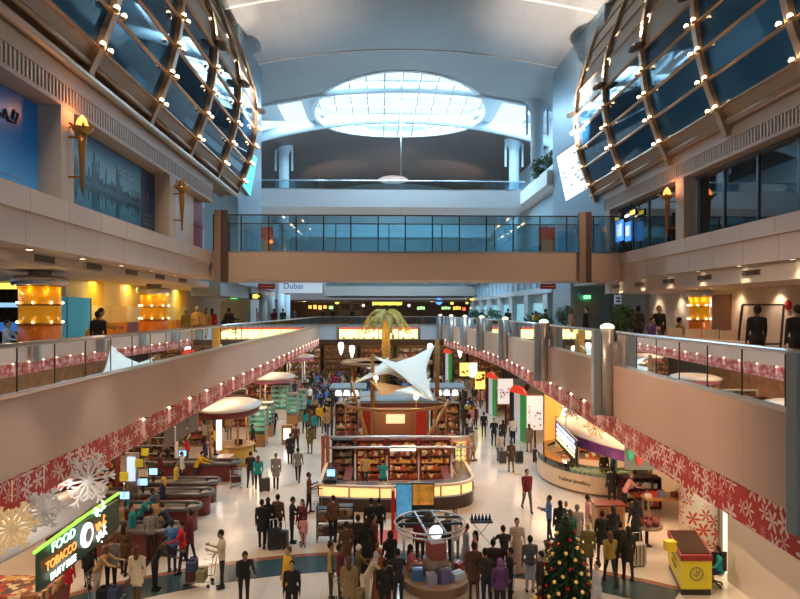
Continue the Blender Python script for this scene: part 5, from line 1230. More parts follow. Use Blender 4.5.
for i, (px, D) in enumerate(((703, 17.5), (722, 16.8), (742, 16), (683, 18.5), (660, 20))):
    p = W(px, 330, D); t_ = thing('cafe_table', 'small round cafe table on the right mezzanine, '+['second', 'third', 'closest', 'fourth', 'farthest'][i]+(' along the rail' if i != 2 else ' to the camera'), 'table', (p.x, p.y, ZM+.14), 'cafe tables on the right mezzanine')
    MB().lathe([(.36, .73), (.36, .77)], (p.x, p.y, ZM+.14), 18).build('table_top', M_cafe, t_); MB().lathe([(.22, 0), (.04, .03), (.04, .73)], (p.x, p.y, ZM+.14), 12).build('pedestal', M_dark, t_)
    c_ = thing('cafe_chair', 'cream padded cafe chair behind the '+['second', 'third', 'closest', 'fourth', 'farthest'][i]+' cafe table', 'chair', (p.x+.2, p.y+.75, ZM+.14), 'cafe chairs on the right mezzanine'); X, Y, Z = p.x+.2, p.y+.75, ZM+.14
    MB().cbox((X, Y, Z+.45), (.46, .44, .08)).build('seat', M_cafe, c_); MB().cbox((X, Y+.2, Z+.78), (.46, .06, .5)).build('backrest', M_cafe, c_)
    for a in (-.2, .2):
        for b_ in (-.18, .18): MB().box(X+a-.02, X+a+.02, Y+b_-.02, Y+b_+.02, Z, Z+.42).build('leg', M_dark, c_)
# potted plants along the right mezzanine
def plant(label, c, h, r, seed, m, potm, long=False):
    root = thing('potted_plant', label, 'plant', c); x, y, z = c; rr = random.Random(seed)
    MB().lathe([(r*.32, 0), (r*.42, .38), (r*.38, .38)], c, 16).build('pot', potm, root)
    MB().tube([(x, y, z+.36), (x+.02, y, z+h*.55)], .03, 6).build('stem', M_brown, root); mb = MB()
    for k in range(520 if r > .35 else 200):
        d = Vector((rr.gauss(0, 1), rr.gauss(0, 1), rr.gauss(.1, .9))).normalized(); R_ = r*rr.uniform(.35, 1)
        b0 = Vector((x, y, z+h-r))+d*R_; q = d.cross(Vector((.3, .2, 1))).normalized()*r*.11; t_ = d*r*(.45 if long else .28)
        mb.prism([b0, b0+t_*.5+q, b0+t_+Vector((0, 0, -.05)), b0+t_*.5-q], (0, .01, .012))
    mb.build('foliage', m, root)
M_leaf = mat('leaf_green', (.035, .095, .025), .5, var=.4, scale=6); M_leafb = mat('leaf_bluegreen', (.10, .20, .12), .5, var=.4, scale=6); M_pot = mat('pot_grey', (.2, .19, .18), .5)
for i, (px, D, h, r, lb) in enumerate(((612, 20, 1.75, .46, 'bushy potted plant beside the second pilaster on the right mezzanine'), (521, 37, 1.5, .85, 'wide potted plant behind the yellow light box past the third pilaster'), (537, 34.5, 1.4, .6, 'smaller potted plant right of the wide one'), (558, 31, 1.8, .5, 'slim potted plant by the cyan windows'), (493, 50, 1.7, 1.1, 'pale spreading potted plant far down the right mezzanine'), (475, 58, 1.6, .9, 'farthest potted plant on the right mezzanine'))):
    p = W(px, 311, D); plant(lb, (p.x+(-.1 if D > 45 else .35 if r < .7 else .9), p.y, ZM+.14), h, r*.85, i, M_leafb if i in (4, 3) else M_leaf, M_pot)
p = V(538, 205, 44.5); plant('leafy potted plant on the level behind the bridge on the right', (p.x-.3, 43.9, 14.4), 1.8, .9, 20, M_leaf, M_pot) if 0 else None
p = V(541, 160, 40); plant('green plant trailing over the right gallery balcony', (10.3, 39.2, 17.1), 1.2, .7, 21, M_leaf, M_pot); plant('green plant at the near end of the right gallery balcony', (10.35, 36.8, 17.1), 1.0, .5, 22, M_leaf, M_pot)

# ---- upper right shops behind glass
def shopfront(nm, y0, y1, n_, light_c):
    root = sempty(nm, (10.5, y0, 10.92)); k_ = (y1-y0)/n_
    for k in range(n_):
        a = y0+k*k_; MB().box(10.48, 10.5, a+.04, a+k_-.04, 10.98, 12.9).build('glass_panel', M_glassshop, root); MB().box(10.44, 10.54, a-.04, a+.04, 10.92, 12.95).build('frame_post', M_framed, root)
    MB().box(10.44, 10.54, y0, y1, 10.92, 10.99).build('sill', M_framed, root); MB().box(10.44, 10.54, y0, y1, 12.86, 12.95).build('head', M_framed, root)
M_glassshop = glassmat('shop_glass', (.42, .60, .70), .10); M_framed = mat('frame_bluegrey', (.10, .14, .17), .4, .4)
shopfront('window_right_near', 5, 20.3, 9, None); shopfront('window_right_far', 20.87, 27.0, 4, None)
struct('floor_level_three_right', MB().box(10.6, 13, -4, 27, 10.8, 10.93), mat('shop_floor', (.25, .25, .26), .3))
struct('ceiling_level_three_right', MB().box(10.56, 13, -4, 27.5, 12.95, 13.0), mat('shop_ceiling', (.30, .33, .36), .5))
for i, (v, w_, m, lb) in enumerate(((15, 1.2, mat('shop_blue', (.05, .18, .35), .4, emit=1.1, ecol=(.1, .35, .6)), 'blue lit display wall inside the upper right shop near the frame edge'), (19.2, .8, MATS['shop_blue'], 'blue lit display wall beside the upper right pier'), (17.2, .7, mat('shop_amber', (.5, .28, .08),   .4, emit=.9, ecol=(1, .5, .15)), 'amber lit shelf inside the upper right shop'), (22.3, .6, M_wpan, 'pale lit counter wall inside the far upper right shop'))):
    tag(MB().box(12.6, 12.75, v-w_, v+w_, 10.93, 12.5).build('display_wall', m), lb, 'display')
sp0 = None
for k in range(12):
    if sp0 is None:
        sp0 = copy_tree(dl, None, (11.3, 13, 12.95), label='small ceiling light inside the upper right shops', group='ceiling lights of the upper right shops')
    else: copy_tree(sp0, None, (11.3+.5*(k % 3), 12.2+k*1.25, 12.95))
for v in (14, 18, 22.5, 25.5): light('POINT', (11.8, v, 12.5), 14, (.85, .9, 1), .1)
for i, (px0, px1, y0_, y1_) in enumerate(((615.5, 622.5, 222, 240), (625, 630, 223, 240))):
    a, b_ = U(px0, y0_, 10.2), U(px1, y1_, 10.2); bd = thing('notice_board', 'bright blue notice board with white bars before the far upper right shop, '+('larger one' if i == 0 else 'smaller one'), 'notice board', (10.2, (a.y+b_.y)/2, 10.93))
    MB().box(10.2, 10.25, min(a.y, b_.y), max(a.y, b_.y), b_.z, a.z).build('panel', mat('notice_blue', (.05, .25, .7), .4, emit=1.0, ecol=(.08, .35, .95)), bd); MB().tube([(10.23, (a.y+b_.y)/2, 10.93), (10.23, (a.y+b_.y)/2, b_.z)], .03, 6).build('post', M_dark, bd)
    mb = MB(); y_, yy = min(a.y, b_.y), max(a.y, b_.y)
    for k in range(3): mb.box(10.185, 10.2, y_+(yy-y_)*(.15+.25*k), y_+(yy-y_)*(.3+.25*k), b_.z+.2, a.z-.15)
    mb.build('print', mat('notice_white', (.9, .95, 1), .4, emit=.9), bd)
a = U(631, 214, 10.3); hs = thing('hanging_sign', 'small black hanging sign with yellow and white arrows in the far upper right shop', 'sign', (10.3, a.y, a.z))
MB().box(10.26, 10.34, a.y-.55, a.y+.55, a.z-.12, a.z+.14).build('panel', M_black, hs); MB().box(10.24, 10.36, a.y-.5, a.y-.05, a.z-.06, a.z+.1).build('yellow_print', M_yelglow, hs); MB().box(10.24, 10.36, a.y+.1, a.y+.5, a.z-.08, a.z+.02).build('white_print', M_whiteglow, hs); MB().tube([(10.3, a.y, a.z+.14), (10.3, a.y, 12.96)], .015, 5).build('hanger', M_dark, hs)
a = U(657, 216, 10.9); wl = thing('shop_name_letters', 'row of small white lit letters across the far upper right shop', 'sign', (10.9, a.y, a.z))
MB().box(10.92, 10.96, 21.2, 26.6, 12.1, 12.32).build('back_bar', M_black, wl); MB().box(10.92, 10.96, 21.2, 21.26, 10.93, 12.1).build('post', M_black, wl)
for k in range(12): MB().box(10.88, 10.92, 21.5+k*.4, 21.5+k*.4+.22, 12.14, 12.28).build('letter', M_whiteglow, wl)

# ---- video screens on the side walls
a, b_, c_, d_ = U(557, 157, 9.72), U(581.5, 139, 9.72), U(588, 188, 10.05), U(566, 201, 10.05)
tv = thing('video_screen', 'large white glowing video screen leaning from the right wall', 'screen', tuple((c_+d_)/2)); nn = (b_-a).cross(d_-a).normalized(); nn = -nn if nn.x > 0 else nn
MB().prism([a+(a-c_)*.03, b_+(b_-d_)*.03, c_+(c_-a)*.03, d_+(d_-b_)*.03], -nn*.12).build('housing', M_brown, tv); MB().prism([a, b_, c_, d_], nn*.02).build('display', mat('tv_white', (.9, .93, 1), .4, emit=.95, ecol=(.86, .92, 1)), tv)
mb = MB(); rr = random.Random(5)
for k in range(12):
    u, v = rr.uniform(.1, .9), rr.uniform(.3, .75); q = a+(b_-a)*u+(d_-a)*v; mb.prism([q, q+(b_-a)*.1, q+(b_-a)*.08+(d_-a)*.03, q+(d_-a)*.04], nn*.03)
mb.build('picture_marks', mat('tv_grey', (.4, .42, .5), .4, emit=.3), tv); MB().bar(tuple((a+c_)/2), tuple((a+c_)/2+Vector((.6, 0, 0))), .2, .2).build('bracket', M_dark, tv)
a, b_, c_, d_ = U(248, 150, -6.5), U(257, 158, -6.5), U(250, 196, -6.74), U(241, 184, -6.74)
tv = thing('video_screen', 'turquoise edge-on video screen on the left wall past the glass bay', 'screen', tuple((c_+d_)/2)); nn = Vector((1, 0, 0))
MB().prism([a, b_, c_, d_], (-.12, 0, 0)).build('housing', M_brown, tv); MB().prism([a, b_, c_, d_], (.02, 0, 0)).build('display', mat('tv_turquoise', (.1, .7, .65), .4, emit=1.0, ecol=(.12, .75, .7)), tv); MB().bar(tuple((a+c_)/2), tuple((a+c_)/2+Vector((-.27, 0, 0))), .2, .2).build('bracket', M_dark, tv)

# ---- signs under and beyond the bridge
a, b_ = V(279, 279.5, 64), V(322, 293, 64); du = thing('name_board', 'white overhead board with blue Dubai lettering left of the far void', 'sign', ((a.x+b_.x)/2, 64, b_.z))
MB().box(a.x, b_.x, 64, 64.3, b_.z, a.z).build('board', mat('board_white', (.75, .80, .85), .4, emit=.25), du); text('letters', 'Dubai', .85, (a.x+1.45, 63.97, (a.z+b_.z)/2), (PI/2, 0, 0), mat('letter_blue', (.03, .12, .5), .4), du)
for x in (a.x+.3, b_.x-.3): MB().tube([(x, 64.15, a.z), (x, 64.15, 24)], .03, 5).build('hanger', M_steel, du)
def hang(label, px0, px1, y0_, y1_, v, bm, top, prints=(), nm='hanging_sign'):
    a, b_ = V(px0, y0_, v), V(px1, y1_, v); root = thing(nm, label, 'sign', ((a.x+b_.x)/2, v, b_.z)); MB().box(a.x, b_.x, v, v+.1, b_.z, a.z).build('panel', bm, root)
    for x in (a.x+.1, b_.x-.1): MB().tube([(x, v+.05, a.z), (x, v+.05, top)], .015, 5).build('hanger', M_dark, root)
    for (u0, u1, w0, w1, m) in prints: MB().box(a.x+(b_.x-a.x)*u0, a.x+(b_.x-a.x)*u1, v-.02, v, b_.z+(a.z-b_.z)*w0, b_.z+(a.z-b_.z)*w1).build('print', m, root)
hang('black hanging direction sign with yellow symbols by the left columns', 249, 261.5, 293.5, 299.5, 33, M_black, 9.85, ((.3, .45, .2, .85, M_yelglow), (.5, .68, .15, .9, M_yelglow), (.75, .85, .4, .7, M_yelglow)))
M_signred = mat('sign_dark_red', (.28, .03, .025), .4, emit=.1)
hang('dark red hanging sign under the left end of the bridge', 258, 275, 283.8, 289, 28.1, M_signred, 9.8, ((.1, .9, .4, .55, mat('sign_pale', (.7, .5, .45), .4)),)); hang('dark red hanging sign under the right end of the bridge', 540.5, 556, 283.8, 289, 28.1, M_signred, 9.8, ((.1, .9, .4, .55, MATS['sign_pale']),))
for px, v, lb in ((234, 34.4, 'left'), (587, 32.4, 'right')):
    a = V(px, 297, v); MX = mat('exit_green', (.1, .8, .2), .4, emit=3, ecol=(.15, 1, .25)); es = thing('exit_sign', 'small green lit exit sign in the %s recess beyond the bridge' % lb, 'sign', tuple(a)); MB().box(a.x-.17, a.x+.17, v-.06, v, a.z-.09, a.z+.09).build('lit_face', MX, es); MB().box(a.x-.19, a.x+.19, v-.03, v+.35, a.z+.09, a.z+.12).build('bracket', M_dark, es)
    struct('door_recess_'+lb, MB().box(a.x-.75, a.x+.65, v+.04, v+.1, ZM+.14, 9.05), mat('door_grey', (.30, .32, .30), .5))
for px0, px1, lb, v in ((261, 273, 'left', 27.7), (539, 555, 'right', 27.7)):  # left board is the right one's reflection, built as a solid panel
    a, b_ = V(px0, 227, v), V(px1, 240, v); nb = thing('red_notice_or_reflection', 'red notice board standing on the %s of the bridge' % lb, 'notice board', ((a.x+b_.x)/2, v, 10.9)); MB().box(a.x, b_.x, v, v+.06, b_.z, a.z).build('panel', M_signred, nb); MB().box(a.x, b_.x, v, v+.06, 10.9, b_.z).build('base', M_brown, nb)
a = U(620, 300, 12.9); hang('small pale blue information sign before the grey wall on the right mezzanine', 615, 621.5, 295, 304, 28.2, mat('info_blue', (.45, .6, .75), .4, emit=.2), 9.33, ((.2, .8, .55, .75, M_black), (.2, .8, .2, .4, M_black)))

# ---- restaurant signs along the far end of the mezzanine
M_sgn = {'o': M_orglow, 'y': M_yelglow, 'w': M_whiteglow, 'b': mat('blue_glow', (.1, .3, 1), .4, emit=2.5, ecol=(.08, .25, 1)), 'g': mat('green_glow_sign', (.4, .9, .3), .4, emit=1.8, ecol=(.4, .95, .3)), 'r': mat('red_glow', (1, .2, .05), .4, emit=2, ecol=(1, .12, .04))}
sg_ = [(310, 307, 3, 3, 'o', 'first orange lantern sign from the left'), (315, 307, 3, 4, 'o', 'second orange lantern sign from the left'), (320, 307.5, 3, 4, 'o', 'third orange lantern sign from the left'), (325, 307, 3, 3, 'o', 'fourth orange lantern sign from the left'), (331, 307.5, 4, 3, 'g', 'green sign right of the orange lantern signs'), (337, 302, 4, 4, 'y', 'round yellow sign above the orange lantern signs', 1), (363, 305.5, 3, 2.5, 'w', 'white round sign left of the palm', 1), (387, 303, 30, 5, 'y', 'wide yellow restaurant sign behind the palm crown'), (409, 305.5, 2.5, 2.5, 'w', 'white round sign right of the palm', 1), (421, 308, 8, 3.5, 'g', 'pale green lettered sign right of the palm'), (439, 301.5, 6, 6, 'b', 'round blue globe sign', 1), (446, 308, 9, 3, 'g', 'green lettered strip sign under the blue globe sign'), (452, 302.5, 3, 4, 'y', 'small yellow sign right of the blue globe sign'), (457, 308, 8, 4, 'o', 'orange lettered sign at the right of the far shops'), (467, 301.5, 2.5, 5, 'y', 'tall yellow sign at the far right of the shops'), (464, 309, 3, 3, 'r', 'small red sign at the far right of the shops'), (401, 303, 2, 3, 'y', 'small yellow sign beside the palm crown')]
for q in sg_:
    px, py, w_, h_, m, lb = q[:6]; D = 76; s = D/F; p = W(px, py, D); w_ *= s/2; h_ *= s/2
    root = thing('restaurant_sign', lb+' of the far mezzanine', 'sign', tuple(p))
    if len(q) > 6: MB().ell(p, w_*1.1, .1, h_*1.1, 12, 8).build('lit_face', M_sgn[m], root)
    elif w_ > .35:
        k_ = max(3, int(w_*2/.32)); MB().box(p.x-w_, p.x+w_, p.y+.06, p.y+.12, p.z-h_, p.z+h_).build('back', M_black, root)
        for k in range(k_): MB().box(p.x-w_+2*w_*k/k_+.03, p.x-w_+2*w_*(k+1)/k_-.03, p.y, p.y+.06, p.z-h_*(.8 if k % 3 else .95), p.z+h_*(.9 if k % 2 else .7)).build('letter', M_sgn[m], root)
    else: MB().box(p.x-w_, p.x+w_, p.y, p.y+.1, p.z-h_, p.z+h_).build('lit_face', M_sgn[m], root)
    MB().tube([(p.x, p.y+.1, p.z), (p.x, p.y+.1, 9.65)], .02, 5).build('hanger', M_dark, root)
for i, px in enumerate((345, 357)):
    p = W(px, 316, 72); fr = thing('timber_kiosk', 'wooden kiosk frame at the far end of the mezzanine, %s one' % ('left' if i == 0 else 'right'), 'kiosk', (p.x, p.y, ZM+.14)); 
    for dx in (-.6, .6): MB().box(p.x+dx-.06, p.x+dx+.06, p.y, p.y+.12, ZM+.14, 9.5).build('post', M_wood, fr)
    MB().box(p.x-.6, p.x+.6, p.y, p.y+.1, 8.0, 8.6).build('panel', M_wood, fr); MB().box(p.x-.6, p.x+.6, p.y, p.y+.1, 9.3, 9.5).build('head', M_wood, fr)
for x in (-9, -4, 1, 6): light('POINT', (x, 73, 9.2), 60, (1, .7, .4), .2)
p = W(484, 288, 60); rs = thing('blue_figure_sign', 'blue and orange shop emblem standing at the far right level', 'sign', tuple(p))
p = W(484, 290, 66.5); MB().lathe([(.9, 0), (1.0, .35), (.3, .5)], (p.x, p.y, p.z-.9), 14).build('blue_dome', mat('emblem_navy', (.05, .06, .25), .4), rs); MB().box(p.x-1.5, p.x+1.1, p.y-.1, p.y+.2, p.z-1.1, p.z-.9).build('orange_strip', M_orglow, rs); rs.location = (0, 0, 0)
for ch in rs.children: ch.location = Vector(ch.location)+W(484, 288, 60)
# ================================================================== PEOPLE
M_eye = mat('eye_dark', (.02, .015, .012), .3); M_lip = mat('lip', (.35, .12, .10), .5)
def colm(c, pre='cloth'):
    return mat('%s_%02d%02d%02d' % (pre, int(c[0]*99), int(c[1]*99), int(c[2]*99)), c, .75, spec=.25)
BODY = {}
def make_body(key, legs=((0, 0), (0, 0)), arms=((.05, .12, .15), (.05, .12, .15)), lean=0., head=0., robe=False, sleeve=True, coat=False, sit=False, vox=.02):
    """one continuous body grown round a posed skeleton. slots: skin, top, trousers, shoes, eyes, lips"""
    mb = MB(); prim = []
    def cap(lb, a, b_, ra, rb):
        a, b_ = Vector(a), Vector(b_); prim.append((lb, a, b_, (ra+rb)/2)); mb.ell(a, ra, ra, ra, 10, 7); mb.ell(b_, rb, rb, rb, 10, 7); mb.tube([a, b_], [ra, rb], 10)
    ank = []; kn = []
    for (t, k) in legs:
        K = Vector((0, math.sin(t)*.43, -math.cos(t)*.43)); A = K+Vector((0, math.sin(t-k)*.42, -math.cos(t-k)*.42)); kn.append(K); ank.append(A)
    hz = .085-min(a.z for a in ank); H = Vector((0, 0, hz))
    for i, s in enumerate((-1, 1)):
        J = H+Vector((s*.095, 0, 0)); K = J+kn[i]; A = J+ank[i]
        cap(2, J+Vector((0, 0, .02)), K, .095, .062); cap(2, K, A, .06, .045)
        f = Vector((0, 1, 0)) if not (legs[i][1] > .9 and not sit) else Vector((0, .7, -.7)).normalized()
        cap(3, A-f*.05+Vector((0, 0, -.035)), A+f*.15+Vector((0, 0, -.05)), .045, .036)
    d = Vector((0, math.sin(lean), math.cos(lean))); nrm = Vector((0, math.cos(lean), -math.sin(lean)))
    R = Matrix.Rotation(-lean, 3, 'X')
    for t, rx, ry in ((.0, .165, .115), (.1, .155, .11), (.2, .15, .105), (.3, .17, .115), (.4, .185, .115), (.47, .165, .095)):
        c = H+d*t; mb.ell(c, rx, ry, .09, 14, 8, 0, R); prim.append((1, c-Vector((.07, 0, 0)), c+Vector((.07, 0, 0)), ry*.95))
    if coat or robe:
        z1 = .05 if robe else hz-.28; n_ = 20 if robe else 9
        for k in range(n_+1):
            z = hz+.1-(hz+.1-z1)*k/n_; q = k/n_; mb.ell((0, .02*q, z), .165+(.11 if robe else .04)*q, .125+(.10 if robe else .04)*q, .09 if robe else .06, 14, 8); prim.append((1, Vector((-.1, 0, z)), Vector((.1, 0, z)), (.14+.09*q) if robe else .09+.05*q))
    SH = H+d*.50
    cap(1, SH+Vector((-.12, 0, -.02)), SH+Vector((.12, 0, -.02)), .07, .07)
    N = H+d*.53; hd = Vector((0, math.sin(lean*.5+head), math.cos(lean*.5+head))); HC = N+hd*.17
    cap(0, N-d*.02, N+hd*.09, .055, .05); RH = Matrix.Rotation(-(lean*.5+head), 3, 'X')
    mb.ell(HC, .076, .096, .115, 14, 10, 0, RH); prim.append((0, HC-hd*.03, HC+hd*.03, .09))
    fw = RH@Vector((0, 1, 0)); mb.ell(HC+fw*.094-hd*.015, .013, .02, .022, 6, 5); mb.ell(HC+fw*.06-hd*.085, .04, .035, .03, 8, 6)
    for s in (-1, 1): mb.ell(HC+Vector((s*.078, 0, 0))-hd*.005, .012, .022, .03, 6, 5)
    hands = []
    for i, s in enumerate((-1, 1)):
        fa, out, el = arms[i]; S = SH+Vector((s*.185, 0, -.02))
        u = Vector((s*math.sin(out), math.sin(fa)*math.cos(out), -math.cos(fa)*math.cos(out))); E = S+u*.29
        w_ = Vector((s*math.sin(out)*(.3 if el < .8 else -.6), math.sin(fa+el), -math.cos(fa+el))).normalized(); Wp = E+w_*.25
        cap(1, S, E, .058, .046); cap(1 if sleeve else 0, E, Wp, .043, .030); hands.append((Wp, w_, s))
        cap(0, Wp, Wp+w_*.07, .028, .032)
    tmp = bpy.data.objects.new('tmp', mb.mesh('tmp', [M_eye])); COL.objects.link(tmp)
    m = tmp.modifiers.new('r', 'REMESH'); m.mode = 'VOXEL'; m.voxel_size = vox; m.use_smooth_shade = True
    m2 = tmp.modifiers.new('s', 'SMOOTH'); m2.factor = .5; m2.iterations = 2
    dg = bpy.context.evaluated_depsgraph_get(); me = bpy.data.meshes.new_from_object(tmp.evaluated_get(dg)); bpy.data.objects.remove(tmp)
    out = MB(); out.v = [tuple(v.co) for v in me.vertices]
    for p in me.polygons:
        c = p.center; best = min(prim, key=lambda q: seg(c, q[1], q[2])-q[3]); lb = best[0]
        out.f.append(list(p.vertices)); out.m.append(1 if (robe and lb in (2,)) else lb); out.sm.append(True)
    for Wp, w_, s in hands:      # palm is part of the body; fingers and thumb
        side = Vector((s, 0, 0)).cross(w_); side = side.normalized() if side.length > .1 else Vector((0, 1, 0)); inn = Vector((-s, 0, 0)); b0 = Wp+w_*.085
        for k, L_ in enumerate((.062, .072, .066, .05)):
            r0 = b0+side*(.03-.02*k); out.tube([r0, r0+w_*L_*.55, r0+w_*L_*.9+inn*.022], [.0095, .009, .007], 6, 0)
        t0 = Wp+w_*.04+side*.03; out.tube([t0, t0+side*.03+w_*.02, t0+side*.035+w_*.05+inn*.01], [.011, .010, .008], 6, 0)
    for s in (-1, 1): out.ell(HC+RH@Vector((s*.031, .088, .012)), .013, .008, .009, 6, 5, 4)
    out.ell(HC+RH@Vector((0, .088, -.055)), .024, .008, .007, 6, 5, 5)
    bpy.data.meshes.remove(me)
    body = out.mesh('person_'+key, [colm((.4, .25, .17), 'skin')]*4+[M_eye, M_lip])
    hairs = {}
    def hair(nm, f): h = MB(); f(h); hairs[nm] = h.mesh(nm+'_'+key, [colm((.02, .015, .012), 'hair')])
    hair('short', lambda h: h.ell(HC+RH@Vector((0, -.022, .022)), .085, .096, .112, 14, 9, 0, RH))
    hair('long', lambda h: h.ell(HC+RH@Vector((0, -.022, .022)), .088, .098, .114, 14, 9, 0, RH).ell(HC+RH@Vector((0, -.075, -.13)), .085, .05, .16, 12, 8, 0, RH))
    hair('scarf', lambda h: h.ell(HC+RH@Vector((0, -.026, .01)), .098, .112, .132, 14, 9, 0, RH).ell(N+Vector((0, 0, .0)), .12, .1, .09, 12, 8))
    BODY[key] = (body, hairs)
def seg(p, a, b_):
    ab = b_-a; L2 = ab.length_squared
    if L2 < 1e-9: return (p-a).length
    t = max(0, min(1, (p-a).dot(ab)/L2)); return (p-a-ab*t).length
make_body('stand')
make_body('stand_bare', arms=((.15, .1, .3), (-.05, .15, .2)), sleeve=False)
make_body('walk', legs=((.38, .12), (-.30, .25)), arms=((-.3, .1, .2), (.35, .1, .3)))
make_body('walk_other', legs=((-.28, .35), (.36, .1)), arms=((.4, .12, .4), (-.25, .15, .1)), sleeve=False, lean=.05)
make_body('phone', arms=((.45, .15, 1.5), (.4, .15, 1.6)), head=.25)
make_body('push', legs=((.2, .1), (-.2, .2)), arms=((.7, .1, .6), (.7, .1, .6)), lean=.12)
make_body('lean', arms=((.9, .15, .5), (.8, .15, .6)), lean=.5, head=.15)
make_body('coat', legs=((.15, .1), (-.12, .1)), coat=True)
make_body('robe', arms=((.1, .15, .3), (.15, .15, .5)), robe=True)
make_body('sit', legs=((1.5, 1.5), (1.5, 1.5)), arms=((.6, .15, .8), (.6, .15, .8)), lean=.1, sit=True)
make_body('carry', arms=((.1, .2, 1.9), (.1, .2, 1.7)), legs=((.1, .05), (-.1, .1)))
NP = [0]
def person(pos, key, rz, h=1.72, top=(.1, .1, .1), bot=(.03, .03, .035), hair='short', hc=(.02, .015, .012), skin=(.40, .25, .17), label='person', group=None, shoe=(.02, .02, .02)):
    body, hairs = BODY[key]
    o = bpy.data.objects.new('person', body); COL.objects.link(o); o.location = pos; o.rotation_euler = (0, 0, rz); k = h/1.74; o.scale = (k, k, k)
    cs = (skin, top, bot, shoe)
    for i in range(4):
        o.material_slots[i].link = 'OBJECT'; o.material_slots[i].material = colm(cs[i], 'skin' if i == 0 else 'cloth')
    g = bpy.data.objects.new('headscarf' if hair == 'scarf' else 'hair', hairs[hair]); COL.objects.link(g); g.parent = o
    g.material_slots[0].link = 'OBJECT'; g.material_slots[0].material = colm(hc, 'hair')
    return tag(o, label, 'person', group)
BLK, DRK, NAVY, GRY, CRM, WHT, TEAL, OLV, TAN, MAR, RED, YEL, BLU, PNK, BRN, LGT = (.012, .012, .014), (.03, .028, .03), (.025, .035, .08), (.20, .19, .19), (.62, .52, .36), (.70, .70, .70), (.02, .26, .28), (.16, .13, .04), (.42, .28, .12), (.14, .02, .03), (.50, .02, .03), (.72, .42, .02), (.08, .20, .50), (.65, .30, .30), (.12, .06, .03), (.48, .46, .45)
A_, T_, L_F, R_F = 0, PI, PI/2, -PI/2       # facing away, towards the camera, picture left, picture right
